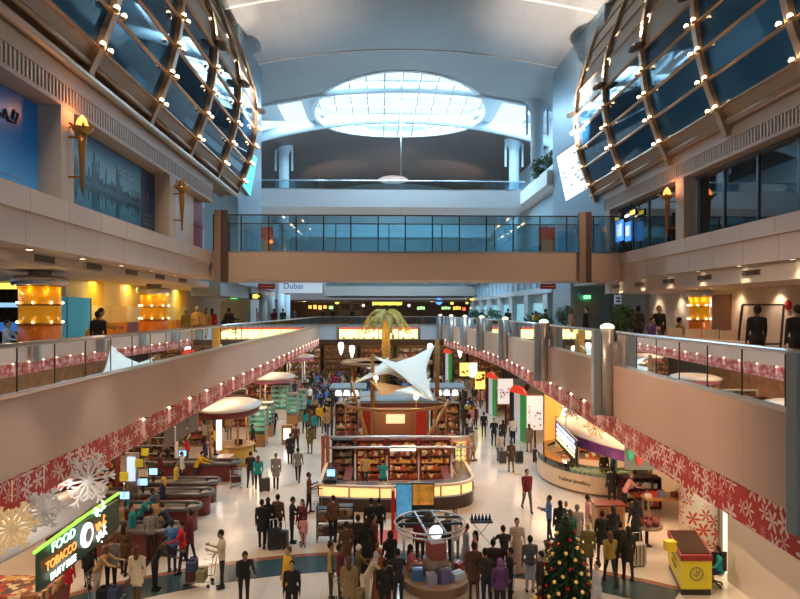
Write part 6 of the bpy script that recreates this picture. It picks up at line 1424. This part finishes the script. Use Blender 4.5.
near = [ # px, py(feet), pose, facing, height, top, trousers, hair, hair colour, label
 (222, 588, 'phone', L_F+.3, 1.78, CRM, DRK, 'short', BLK, 'person in a cream shirt looking at a phone on the left walkway'),
 (244, 606, 'lean', T_+.3, 1.75, BLK, DRK, 'short', BLK, 'person in a black jacket bending forward on the dark floor band'),
 (288, 608, 'coat', L_F+.6, 1.75, YEL, BRN, 'short', BRN, 'person in a yellow jacket at the lower edge left of centre'),
 (268, 544, 'coat', A_+.2, 1.70, BLK, BLK, 'long', BLK, 'person in a long black coat beside the luggage on the left walkway'),
 (278, 541, 'stand', A_-.3, 1.72, BRN, BLK, 'short', BLK, 'person in a dark brown top next to the long black coat'),
 (292, 543, 'phone', R_F, 1.68, DRK, DRK, 'short', BLK, 'person in dark clothes facing a child in red'),
 (302, 544, 'coat', T_-.5, 1.62, MAR, MAR, 'long', BLK, 'person in a dark red dress with long black hair'),
 (303.5, 547, 'stand_bare', T_, 1.12, PNK, PNK, 'long', BLK, 'small child in a pale pink dress'),
 (276, 489, 'coat', A_, 1.72, GRY, DRK, 'short', GRY, 'person in a grey coat walking away with a dark suitcase'),
 (258, 491, 'walk', A_+.2, 1.70, TEAL, DRK, 'long', BRN, 'person in a teal jacket walking on the left walkway'),
 (250.5, 487, 'walk_other', A_+.1, 1.74, DRK, DRK, 'short', BLK, 'person in dark clothes pulling a trolley beside the teal jacket'),
 (298, 482, 'walk', A_, 1.74, GRY, DRK, 'short', BLK, 'person in a grey top walking away left of the island'),
 (290, 464, 'coat', A_, 1.70, DRK, DRK, 'short', BLK, 'person in a dark coat behind the grey topped walker'),
 (296, 452, 'walk_other', T_, 1.72, BRN, DRK, 'short', BLK, 'person in a brown shirt walking towards the camera left of the island'),
 (310, 453, 'coat', T_+.2, 1.70, OLV, OLV, 'scarf', BLK, 'person in a long olive dress with a black headscarf'),
 (309, 513, 'carry', R_F, 1.70, BRN, BLK, 'short', BLK, 'person in a brown top with a backpack beside an empty trolley'),
 (274, 434, 'walk', A_, 1.76, BLK, BLK, 'short', BLK, 'person in a black suit far along the left walkway'),
 (315, 419, 'stand', A_, 1.76, TAN, CRM, 'short', BRN, 'person in a tan jacket and pale trousers far along the left walkway'),
 (253, 452, 'coat', R_F, 1.68, BLK, BLK, 'long', BLK, 'person in black by the yellow info counter'),
 (215, 455, 'stand', R_F, 1.68, YEL, BRN, 'short', BLK, 'person in a mustard shirt behind the yellow info counter'),
 # tills on the left
 (140, 538, 'lean', R_F, 1.68, TEAL, NAVY, 'short', BLK, 'cashier in a teal shirt at the nearest left till'),
 (126, 528, 'stand', R_F, 1.68, TEAL, NAVY, 'long', BLK, 'cashier in a teal shirt behind the bending cashier'),
 (163, 519, 'carry', L_F, 1.70, NAVY, NAVY, 'long', YEL, 'person in navy with fair hair at the left tills'),
 (151, 559, 'stand', A_+.3, 1.74, GRY, DRK, 'short', BLK, 'person in a grey shirt with a shoulder strap queuing at the left tills'),
 (183, 573, 'push', L_F+.4, 1.70, RED, NAVY, 'short', BLK, 'person in a red jacket pushing goods near the left tills'),
 (172, 572, 'stand_bare', A_, 1.70, BLU, NAVY, 'short', BLK, 'person in a blue shirt beside the red jacket'),
 (111, 594, 'stand', A_+.4, 1.76, GRY, BLK, 'short', BRN, 'person in a dark grey sweater standing under the lit sign'),
 (97, 600, 'lean', R_F, 1.66, TAN, CRM, 'long', BRN, 'person in tan bending over a trolley under the lit sign'),
 (137, 604, 'coat', A_, 1.66, CRM, BRN, 'long', BRN, 'person in a cream coat with bags at the lower left'),
 (120, 548, 'coat', R_F, 1.70, TAN, BRN, 'short', BLK, 'person in a tan jacket at the end of the lit sign'),
 (196, 484, 'lean', R_F, 1.66, YEL, NAVY, 'short', BLK, 'cashier in a yellow shirt at a far left till'),
 (205, 470, 'stand', R_F, 1.68, NAVY, NAVY, 'short', BLK, 'cashier in navy beside the yellow shirted cashier'),
 (182, 486, 'stand', R_F, 1.66, WHT, DRK, 'short', BLK, 'person in a white shirt between the left tills'),
 (160, 488, 'stand', R_F, 1.70, MAR, DRK, 'short', BLK, 'person in maroon deep between the left tills'),
 # centre
 (383, 497, 'lean', A_, 1.70, TEAL, DRK, 'short', BLK, 'assistant in a teal shirt leaning inside the island counter'),
 (365, 488, 'stand', T_, 1.66, TAN, DRK, 'short', BLK, 'assistant in tan standing inside the island counter'),
 (371, 549, 'coat', A_+.1, 1.82, BLK, BLK, 'short', BLK, 'tall person in black standing on the red carpet'),
 (379, 545, 'stand', A_, 1.70, BLK, BLK, 'short', BLK, 'person in black close behind the tall person on the carpet'),
 (333, 543, 'stand', A_+.6, 1.74, BRN, BLK, 'short', BLK, 'person in dark brown by the dark goods racks'),
 (390, 588, 'robe', A_+.5, 1.74, BLK, BLK, 'scarf', BLK, 'person in a black robe left of the ring truss'),
 (379, 606, 'robe', A_, 1.66, (.30, .10, .03), BRN, 'scarf', (.30, .10, .03), 'person in a rust robe and headscarf at the lower centre'),
 (357, 600, 'push', R_F+.4, 1.62, OLV, BRN, 'short', WHT, 'person in a striped olive shirt and white cap pushing a trolley'),
 (367, 607, 'lean', R_F, 1.66, CRM, CRM, 'scarf', LGT, 'person in cream with a pale headscarf at the lower centre'),
 (340, 604, 'stand', R_F, 1.72, MAR, BRN, 'short', BLK, 'person in dark maroon at the lower centre'),
 (331, 600, 'stand', R_F, 1.70, TAN, BRN, 'short', BLK, 'person in tan behind the dark maroon person'),
 (466, 577, 'coat', L_F, 1.70, (.30, .31, .36), GRY, 'short', BLK, 'person in blue grey standing right of the ring truss'),
 (475, 583, 'stand', L_F, 1.62, (.50, .16, .18), BRN, 'long', BLK, 'person in a rose top right of the ring truss'),
 (409, 585, 'sit', R_F, 1.62, (.55, .16, .14), BLK, 'long', BLK, 'person in a red top crouching by the promotional table'),
 # right walkway
 (527, 511, 'walk', T_+.1, 1.80, MAR, (.12, .12, .10), 'short', BLK, 'person in a dark maroon shirt walking on the right walkway'),
 (549, 541, 'carry', L_F, 1.68, BLU, NAVY, 'short', BLK, 'person in a bright blue shirt before the jewellery kiosk'),
 (517, 572, 'robe', T_, 1.74, (.60, .45, .36), CRM, 'short', BLK, 'person in a long pale rose robe right of centre'),
 (530, 592, 'stand', A_, 1.70, (.11, .12, .14), LGT, 'short', BLK, 'person in a dark grey top and pale trousers left of the christmas tree'),
 (547, 597, 'coat', A_, 1.66, (.42, .38, .36), LGT, 'long', BRN, 'person in a pale grey coat just left of the christmas tree'),
 (560, 548, 'coat', A_, 1.70, DRK, DRK, 'long', BLK, 'person in dark clothes behind the christmas tree top'),
 (588, 575, 'coat', A_-.3, 1.68, OLV, DRK, 'short', TAN, 'person in olive just right of the christmas tree'),
 (610, 584, 'walk', A_, 1.68, (.32, .22, .05), BLK, 'long', BRN, 'person in a mustard brown top walking away on the right'),
 (620, 576, 'coat', A_-.2, 1.76, BLK, BLK, 'short', BLK, 'person in a black coat beside the mustard brown top'),
 (613, 556, 'coat', A_, 1.72, BLK, BLK, 'long', BLK, 'person in a black jacket farther in front of the kiosk shop'),
 (636, 548, 'robe', A_, 1.72, BLK, BLK, 'scarf', BLK, 'person in a black robe beside the pale suitcase'),
 (588, 540, 'stand_bare', R_F, 1.66, PNK, LGT, 'short', BLK, 'person in pink by the wooden stand right of the kiosk'),
 (612, 506, 'coat', A_, 1.72, BLK, BLK, 'short', BLK, 'person in black at the right end of the jewellery kiosk'),
 (625, 512, 'lean', R_F, 1.68, PNK, BLK, 'short', LGT, 'person in pale pink leaning over the dark goods stand'),
 (604, 486, 'stand', T_, 1.66, BLK, BLK, 'short', BLK, 'assistant in black inside the jewellery kiosk'),
 (613, 484, 'stand', L_F, 1.66, (.03, .22, .18), BLK, 'short', BLK, 'assistant in green inside the jewellery kiosk'),
 (572, 474, 'lean', L_F, 1.66, DRK, DRK, 'short', BLK, 'assistant in dark clothes at the sign end of the kiosk'),
 (719, 588, 'sit', L_F, 1.66, (.02, .34, .34), NAVY, 'long', BLK, 'person in a turquoise top sitting behind the yellow desk'),
 (494, 446, 'carry', T_, 1.74, BLK, BLK, 'short', BLK, 'person in a black shirt with raised hands on the right walkway'),
 (500, 462, 'walk', A_, 1.72, LGT, GRY, 'short', BLK, 'person in pale grey walking away with a suitcase'),
 (503, 447, 'stand', A_, 1.68, DRK, DRK, 'long', BLK, 'person in dark clothes just behind the pale grey walker'),
 (513, 444, 'stand_bare', A_, 1.72, WHT, BLK, 'short', BLK, 'person in a white shirt and black trousers on the right walkway'),
 (529, 452, 'coat', A_, 1.70, (.22, .19, .16), GRY, 'long', BRN, 'person in a grey brown coat between two suitcases'),
 (511, 472, 'coat', A_+.1, 1.68, (.08, .05, .03), OLV, 'long', BRN, 'person in a dark brown coat with a white bag on the right walkway'),
 (473, 461, 'coat', R_F, 1.74, TAN, OLV, 'short', BRN, 'person in a tan coat by the right end of the island'),
 (467, 452, 'stand', R_F, 1.70, BLK, BLK, 'short', BLK, 'person in black beside the tan coat at the island'),
 (452, 458, 'stand', A_, 1.62, PNK, GRY, 'short', LGT, 'person in pale pink behind the lit trinket case'),
 (457, 407, 'walk', T_, 1.70, NAVY, NAVY, 'short', BLK, 'person in navy far along the right walkway'),
 (474, 404, 'stand', T_, 1.74, BLK, BLK, 'short', BLK, 'person in black beside a red suitcase'),
 (481, 406, 'coat', A_, 1.68, PNK, DRK, 'long', BLK, 'person in a pink patterned coat beside the black clad person'),
 (463, 396, 'stand', A_, 1.70, LGT, GRY, 'short', BLK, 'person in pale clothes before the yellow posters'),
 # lower edge right
 (487, 612, 'lean', A_, 1.74, DRK, DRK, 'short', BLK, 'person in dark clothes bending at the lower edge right of centre'),
 (500, 618, 'stand', A_, 1.64, (.12, .05, .16), DRK, 'scarf', (.22, .10, .28), 'person with a purple headscarf at the lower edge'),
 (510, 604, 'stand', L_F, 1.62, BLK, BLK, 'short', BLK, 'person in black beside the purple headscarf'),
 (597, 622, 'coat', L_F, 1.66, (.42, .45, .55), GRY, 'short', BLK, 'person in pale blue at the foot of the christmas tree'),
 (66, 604, 'coat', A_, 1.66, RED, RED, 'short', BLK, 'person in bright red under the lit sign'),
 (292, 622, 'stand', T_, 1.66, BLK, BLK, 'short', BLK, 'person in black at the lower edge below the yellow jacket'),
]
skins = [(.40, .25, .17), (.30, .17, .10), (.50, .34, .25), (.20, .11, .07)]
for i, (px, py, key, rz, h, top, bot, hr, hc, lb) in enumerate(near):
    person(G(px, py), key, rz, h, top, bot, hr, hc, skins[i % 4], lb)

more = [
 (346, 575, 'coat', A_+.4, 1.72, BRN, BRN, 'short', BLK, 'person in a brown coat behind the dark maroon person'),
 (358, 566, 'stand', A_, 1.70, DRK, BLK, 'short', BLK, 'person in dark grey on the floor band left of centre'),
 (366, 572, 'robe', A_, 1.66, BLK, BLK, 'scarf', BLK, 'person in a black robe left of the rust robe'),
 (374, 566, 'coat', R_F, 1.72, (.10, .03, .02), BLK, 'short', BLK, 'person in deep brown beside the red carpet edge'),
 (398, 610, 'lean', A_, 1.68, DRK, DRK, 'short', BLK, 'person in dark clothes leaning over the platform edge'),
 (349, 618, 'coat', A_, 1.70, (.30, .20, .10), BRN, 'long', BRN, 'person in caramel at the lower edge left of the rust robe'),
 (385, 622, 'stand', A_, 1.70, BLK, BLK, 'short', BLK, 'person in black at the lower edge below the rust robe'),
 (420, 566, 'stand', T_, 1.66, MAR, BLK, 'long', BLK, 'person in maroon behind the promotional platform'),
 (447, 562, 'stand', T_, 1.66, BLK, BLK, 'short', BLK, 'person in black behind the promotional platform'),
 (455, 556, 'coat', T_, 1.66, (.6, .5, .46), GRY, 'long', BLK, 'person in pale beige behind the promotional platform'),
 (474, 601, 'coat', A_, 1.72, (.12, .05, .03), BRN, 'short', BLK, 'person in dark brown right of the promotional platform'),
 (493, 596, 'coat', A_, 1.70, (.05, .03, .03), BLK, 'short', BLK, 'person in near black by the luggage trolley'),
 (505, 580, 'lean', A_, 1.68, BLK, BLK, 'short', BLK, 'person in black bending in front of the pale rose robe'),
 (540, 612, 'stand', L_F, 1.70, DRK, DRK, 'short', BLK, 'person in dark clothes at the lower edge left of the tree'),
 (602, 562, 'coat', A_, 1.74, BLK, BLK, 'short', BLK, 'person in black close behind the mustard brown top'),
 (628, 580, 'coat', A_, 1.70, (.03, .025, .02), BLK, 'long', BLK, 'person in a very dark coat right of the black coat'),
 (577, 552, 'coat', A_, 1.68, (.35, .30, .26), GRY, 'short', GRY, 'person in grey beige right of the tree top'),
 (570, 558, 'stand', A_, 1.66, (.05, .20, .22), DRK, 'long', BRN, 'person in dark teal right behind the tree'),
 (153, 532, 'stand', R_F, 1.66, (.03, .10, .22), NAVY, 'short', BLK, 'person in deep blue standing at the nearest left till'),
 (132, 552, 'stand', R_F, 1.68, TEAL, NAVY, 'short', BLK, 'cashier in teal close to the lit sign end'),
 (158, 544, 'coat', A_, 1.72, TAN, DRK, 'short', BRN, 'person in tan at the end of the nearest left till'),
 (170, 548, 'lean', L_F, 1.68, NAVY, BLK, 'short', BLK, 'person in navy bending over goods near the left tills'),
 (190, 560, 'coat', L_F, 1.70, MAR, BLK, 'short', BLK, 'person in maroon behind the red jacket'),
 (176, 499, 'stand', R_F, 1.68, (.6, .5, .1), DRK, 'long', BLK, 'person in pale yellow between the middle left tills'),
 (168, 476, 'stand', R_F, 1.68, BLK, BLK, 'short', BLK, 'person in black deep between the far left tills'),
 (187, 466, 'stand', R_F, 1.68, RED, BLK, 'short', BLK, 'person in red at the back of the far left tills'),
 (262, 548, 'coat', A_, 1.74, (.02, .02, .03), BLK, 'short', BLK, 'person in black left of the luggage pile'),
 (124, 575, 'coat', A_, 1.68, BRN, BLK, 'long', BLK, 'person in brown under the far end of the lit sign'),
 (155, 590, 'lean', R_F, 1.70, DRK, BLK, 'short', BLK, 'person in dark clothes stooping at the floor band left'),
 (88, 588, 'coat', A_, 1.70, BLK, BLK, 'short', BLK, 'person in black directly under the round sign emblem'),
]
for i, (px, py, key, rz, h, top, bot, hr, hc, lb) in enumerate(more):
    person(G(px, py), key, rz, h, top, bot, hr, hc, skins[(i+1) % 4], lb)
ZF = ZM+.14
mez = [ # px, depth, pose, facing, ...
 (90, 17.5, 'lean', R_F, 1.70, (.60, .36, .05), BLK, 'short', BLK, 'person in a mustard jacket leaning forward before the patchwork wall'),
 (98, 17.0, 'coat', A_, 1.55, BLK, BLK, 'short', BLK, 'person in black close beside the mustard jacket on the left mezzanine'),
 (6, 18.5, 'sit', R_F, 1.66, WHT, NAVY, 'short', BLK, 'person in white sitting in the dark blue left shop'),
 (186, 30, 'coat', T_, 1.62, OLV, BRN, 'short', TAN, 'person in olive standing at the left mezzanine rail'), (197, 29, 'stand', T_, 1.76, TAN, BRN, 'short', CRM, 'fair haired person in tan at the left mezzanine rail'),
 (206, 30, 'stand', A_, 1.72, (.45, .30, .20), BRN, 'long', BRN, 'person in pale brown at the left mezzanine rail'), (212, 31, 'coat', A_, 1.68, RED, MAR, 'long', BLK, 'person in red at the left mezzanine rail'),
 (223, 32, 'lean', R_F, 1.74, BLK, BLK, 'short', BLK, 'person in black leaning over the left mezzanine rail'), (229, 33, 'stand', A_, 1.72, DRK, DRK, 'short', BLK, 'person in dark clothes beside the leaning person in black'),
 (238, 35, 'stand', A_, 1.70, LGT, GRY, 'short', BLK, 'person in pale grey before the left recess'), (250, 37, 'coat', A_, 1.70, PNK, GRY, 'short', BRN, 'person in pink under the direction sign'), (256, 40, 'stand', A_, 1.74, (.5, .4, .42), DRK, 'short', BLK, 'person in pale mauve under the direction sign'),
 (274, 45, 'stand', A_, 1.70, MAR, DRK, 'short', BLK, 'person in maroon between the left white columns'), (283, 48, 'coat', A_, 1.72, BLK, BLK, 'short', BLK, 'person in black between the left white columns'), (294, 56, 'stand', A_, 1.70, DRK, DRK, 'short', BLK, 'person in dark clothes past the left white columns'),
 (638, 23, 'stand', A_, 1.74, DRK, DRK, 'short', BLK, 'person in dark grey left of the purple shirt on the right mezzanine'), (651, 21, 'sit', T_+.3, 1.72, (.13, .07, .22), BLK, 'short', BLK, 'person in a purple shirt sitting on the right mezzanine'), (659, 23, 'coat', T_, 1.74, BLK, BLK, 'short', BLK, 'person in black behind the purple shirt on the right mezzanine'),
 (678, 22, 'sit', R_F, 1.72, (.35, .20, .04), BRN, 'short', BLK, 'person in a brown and yellow top by the right amber column'), (757, 14.5, 'stand', A_, 1.68, BLK, BLK, 'short', BLK, 'person in a black jacket seen from behind by the menu frame'), (797, 13.2, 'stand', A_, 1.68, BLK, BLK, 'short', BLK, 'person in black at the right edge of the mezzanine'),
 (571, 27, 'stand_bare', R_F, 1.66, (.65, .45, .42), DRK, 'short', GRY, 'person in a pale pink shirt on the right mezzanine beyond the bridge'), (586, 26.4, 'coat', L_F, 1.72, BLK, BLK, 'short', BLK, 'person in a black coat facing the pale pink shirt'),
 (535, 36, 'lean', T_, 1.60, YEL, BRN, 'short', BLK, 'person in yellow among the plants on the right mezzanine'), (546, 35, 'coat', R_F, 1.66, BLK, BLK, 'short', BLK, 'person in black among the plants on the right mezzanine'), (508, 44, 'stand', A_, 1.72, DRK, DRK, 'short', BLK, 'person in dark clothes far along the right mezzanine'),
 (471, 66, 'coat', A_, 1.74, (.03, .28, .55), NAVY, 'short', BLK, 'person in bright blue far down the right mezzanine'), (477, 65, 'stand', A_, 1.70, (.04, .22, .42), NAVY, 'short', BLK, 'second person in blue far down the right mezzanine'), (482, 62, 'stand', A_, 1.70, DRK, DRK, 'short', BLK, 'person in dark clothes beside the blue pair'),
 (333, 71, 'stand', T_, 1.74, BLK, BLK, 'short', BLK, 'person in black at the far rail under the orange signs'), (323, 71, 'coat', T_, 1.7, NAVY, NAVY, 'short', BLK, 'person in navy at the far rail left of the kiosk frames'), (352, 71, 'stand', T_, 1.74, DRK, DRK, 'short', BLK, 'person in dark clothes between the kiosk frames'),
]
for i, (px, D, key, rz, h, top, bot, hr, hc, lb) in enumerate(mez):
    p = W(px, 311, D); p.z = ZF; person(p, key, rz, h, top, bot, hr, hc, skins[i % 4], lb)
# crowds
rr = random.Random(21); cnames = [('red', RED), ('black', BLK), ('dark grey', DRK), ('navy', NAVY), ('white', WHT), ('pale grey', LGT), ('tan', TAN), ('maroon', MAR), ('blue', BLU), ('pink', PNK), ('brown', BRN), ('yellow', YEL), ('black', BLK), ('dark grey', DRK), ('teal', TEAL)]
def crowd(n, xr, yr, zone, avoid=()):
    taken = []; k = 0; tries = 0
    while k < n and tries < n*60:
        tries += 1; x, y = rr.uniform(*xr), rr.uniform(*yr)
        if any(a <= x <= b_ and c <= y <= d for a, b_, c, d in avoid) or any((x-q)**2+(y-w_)**2 < .55 for q, w_ in taken): continue
        taken.append((x, y)); k += 1
        nm, c = rr.choice(cnames); bn = rr.choice([DRK, BLK, NAVY, GRY, BRN]); key = rr.choice(['stand', 'walk', 'walk_other', 'coat', 'stand_bare', 'coat', 'robe' if nm in ('black', 'white') else 'stand', 'carry'])
        person((x, y, 0), key, rr.choice([0, PI])+rr.uniform(-.7, .7), rr.uniform(1.58, 1.82), c, c if key == 'robe' else bn, 'scarf' if key == 'robe' else rr.choice(['short', 'short', 'long']), rr.choice([BLK, BLK, BRN, WHT if nm == 'white' else BLK]), rr.choice(skins), 'distant person in %s clothes in the crowd %s' % (nm, zone), 'crowd '+zone)
crowd(60, (-7.6, -3.6), (41, 68), 'on the far left walkway', ((-7, -6.2, 60, 64), (-9, -5.5, 36, 49.6)))
crowd(42, (5.9, 7.6), (41, 68), 'on the far right walkway', ((6.4, 9, 62, 70), (7.0, 9, 40, 54)))
crowd(84, (-8.5, 8.5), (55, 74), 'at the far end behind the palm', ((-2.5, 3.5, 40, 56), (-8, -3.4, 57, 68), (5.7, 8.5, 57, 68)))
crowd(22, (-14.5, -9.2), (27.5, 60), 'among the left shop shelves', ((-13.2, -8, 24, 34.2), (-12.3, -8, 34.2, 38), (-15.7, -13.2, 35.5, 38.5), (-13, -9.9, 38.8, 40), (-15, -12, 42, 43.6), (-12.2, -9, 45, 53), (-13.6, -10.4, 49, 51), (-12, -8.5, 54, 65), (-10, -8, 40, 46)))
crowd(10, (10.8, 14), (37, 60), 'among the right shop shelves', ((9.5, 14.2, 38.7, 41.5), (9, 12.2, 45, 47.2), (8.8, 11.8, 51, 53), (8.4, 11.4, 57, 59)))

# ---- luggage and trolleys
def suitcase_proto():
    r = thing('suitcase', 'dark grey upright suitcase', 'suitcase')
    MB().cbox((0, 0, .36), (.42, .24, .60)).build('shell', mat('case_grey', (.05, .05, .055), .4), r)
    mb = MB()
    for x in (-.12, 0, .12): mb.cbox((x, -.123, .36), (.03, .012, .52))
    mb.build('ridges', M_dark, r)
    MB().tube([(-.12, .06, .64), (-.12, .06, .95), (.12, .06, .95), (.12, .06, .64)], .014, 6).build('pull_handle', M_steel, r)
    for x in (-.16, .16):
        for y in (-.08, .08): MB().ell((x, y, .035), .03, .035, .035, 8, 6).build('wheel', M_black, r)
    return r
sc0 = suitcase_proto(); firsts = True
for px, py, rz, col, lb, k in ((265, 492, .4, (.05, .05, .055), 'dark suitcase pulled behind the grey coat', 1), (519, 463, .2, (.03, .03, .03), 'black suitcase left of the grey brown coat', 1), (537, 462, -.2, (.03, .025, .03), 'black suitcase right of the grey brown coat', 1.1), (502.5, 463, .1, (.07, .07, .09), 'slate suitcase beside the pale grey walker', 1), (468, 405, 0, (.5, .02, .04), 'small red suitcase on the far right walkway', .9), (637.5, 566, .2, (.42, .38, .33), 'pale suitcase beside the black robe', 1.15), (274, 549, .3, (.02, .02, .022), 'black suitcase in the luggage pile on the left walkway', 1.1), (282, 549, -.2, (.025, .02, .02), 'black suitcase right of the luggage pile', 1.0)):
    p = G(px, py)
    if firsts: o = sc0; firsts = False
    else: o = copy_tree(sc0)
    o.location = p; o.rotation_euler = (0, 0, rz); o.scale = (k, k, k); o['label'] = lb
    sh = [c for c in o.children if c.name.startswith('shell')][0]; sh.material_slots[0].link = 'OBJECT'; sh.material_slots[0].material = mat('case_%02d%02d%02d' % tuple(int(c*99) for c in col), col, .4)
def trolley_proto():
    r = thing('luggage_trolley', 'steel luggage trolley', 'trolley')
    mb = MB()
    for x in (-.25, .25): mb.tube([(x, .45, .15), (x, -.4, .2), (x, -.5, .95)], .016, 6)
    for y in (.4, .1, -.2): mb.bar((-.25, y, .16), (.25, y, .16), .03, .02)
    mb.bar((-.25, -.47, .65), (.25, -.47, .65), .02, .02); mb.build('frame', M_silver, r)
    MB().tube([(-.28, -.5, .97), (.28, -.5, .97)], .022, 8).build('push_bar', M_black, r)
    mb = MB()
    for z in (.75, .86): mb.tube([(-.22, -.44, z), (.22, -.44, z), (.22, -.2, z), (-.22, -.2, z)], .01, 5, closed=True)
    mb.build('basket', M_silver, r)
    for x, y in ((-.24, -.35), (.24, -.35), (0, .42)): MB().ell((x, y, .06), .025, .06, .06, 10, 6).build('wheel', M_black, r)
    return r
tr0 = trolley_proto()
bags = [(.02, .02, .022), (.10, .03, .03), (.30, .24, .10), (.05, .06, .12)]
for i, (px, py, rz, lb, load) in enumerate(((315, 508, .2, 'empty steel luggage trolley beside the person with the backpack', 0), (199, 585, PI/2, 'loaded steel luggage trolley on the dark floor band', 3), (352, 606, -PI/2-.3, 'loaded trolley pushed by the white capped person', 2), (107, 604, -PI/2, 'steel luggage trolley under the lit sign', 2), (500, 590, .3, 'luggage trolley left of the pale trousers near the lower edge', 2), (236, 487, .2, 'small trolley by the teal jacket', 1))):
    p = G(px, py); o = tr0 if i == 0 else copy_tree(tr0); o.location = p; o.rotation_euler = (0, 0, rz); o['label'] = lb
    for k in range(load):
        q = p+Matrix.Rotation(rz, 3, 'Z')@Vector((.02*k, .22-.3*(k % 2), .17+.26*(k//2 if load == 3 else 0)+(.0)))
        c = bags[(i+k) % 4]; tag(MB().cbox(q+Vector((0, 0, .16)), (.44, .26, .30), rz).bar(q+Vector((-.08, 0, .33)), q+Vector((.08, 0, .33)), .03, .05).build('travel_bag', colm(c, 'bag')), ['black', 'dark red', 'mustard', 'dark navy'][(i+k) % 4]+' travel bag on the '+['', 'trolley before the cream shirt', 'trolley of the white capped person', 'trolley under the lit sign', 'trolley left of the pale trousers', 'small trolley by the teal jacket'][i], 'bag')
# dark goods racks left of the carpet
for i, (px, py) in enumerate(((326, 541), (345, 538))):
    p = G(px, py); r = thing('goods_rack', 'dark open goods rack left of the red carpet, %s one' % ('outer' if i == 0 else 'inner'), 'rack', (p.x, p.y, 0))
    for z in (.25, .75, 1.2): MB().box(p.x-.34, p.x+.34, p.y-.2, p.y+.2, z, z+.04).build('shelf_board', M_black, r)
    for a in (-.32, .32):
        for b_ in (-.18, .18): MB().box(p.x+a-.02, p.x+a+.02, p.y+b_-.02, p.y+b_+.02, 0, 1.35).build('post', M_black, r)
    for z in (.29, .79): MB().box(p.x-.3, p.x+.3, p.y-.17, p.y+.17, z, z+.28).build('goods', M_goods[2], r)
q = G(481, 545); bt = thing('folding_stand', 'slim folding display stand with dark blue bottles right of the ring truss', 'stand', (q.x, q.y, 0))
MB().box(q.x-.4, q.x+.4, q.y-.2, q.y+.2, .85, .9).build('top_board', M_dark, bt)
for a in (-.36, .36): MB().bar((q.x+a, q.y, .87), (q.x-a, q.y, 0), .03, .03).build('leg', M_steel, bt)
for k in range(6): tag(MB().lathe([(.045, 0), (.045, .14), (.02, .18), (.02, .24)], (q.x-.33+k*.13, q.y, .9), 8).build('bottle', mat('bottle_blue', (.02, .04, .15), .2)), 'dark blue bottle in the row on the folding stand', 'bottle', 'dark blue bottles on the folding stand')
p = G(585, 530); wk = thing('wooden_stand', 'brown wooden cabinet stand between the kiosk and the dark goods stand', 'cabinet', (p.x+.9, p.y, 0)); X, Y = p.x+.9, p.y
MB().box(X-.55, X+.55, Y-.3, Y+.3, 0, 1.0).build('body', M_wood, wk); MB().box(X-.6, X+.6, Y-.35, Y+.35, 1.0, 1.06).build('cabinet_top', M_maroon, wk)
for x in (-.25, .25): MB().box(X+x-.22, X+x+.22, Y-.31, Y-.3, .1, .92).build('door', mat('wood_dark', (.26, .12, .045), .4), wk)
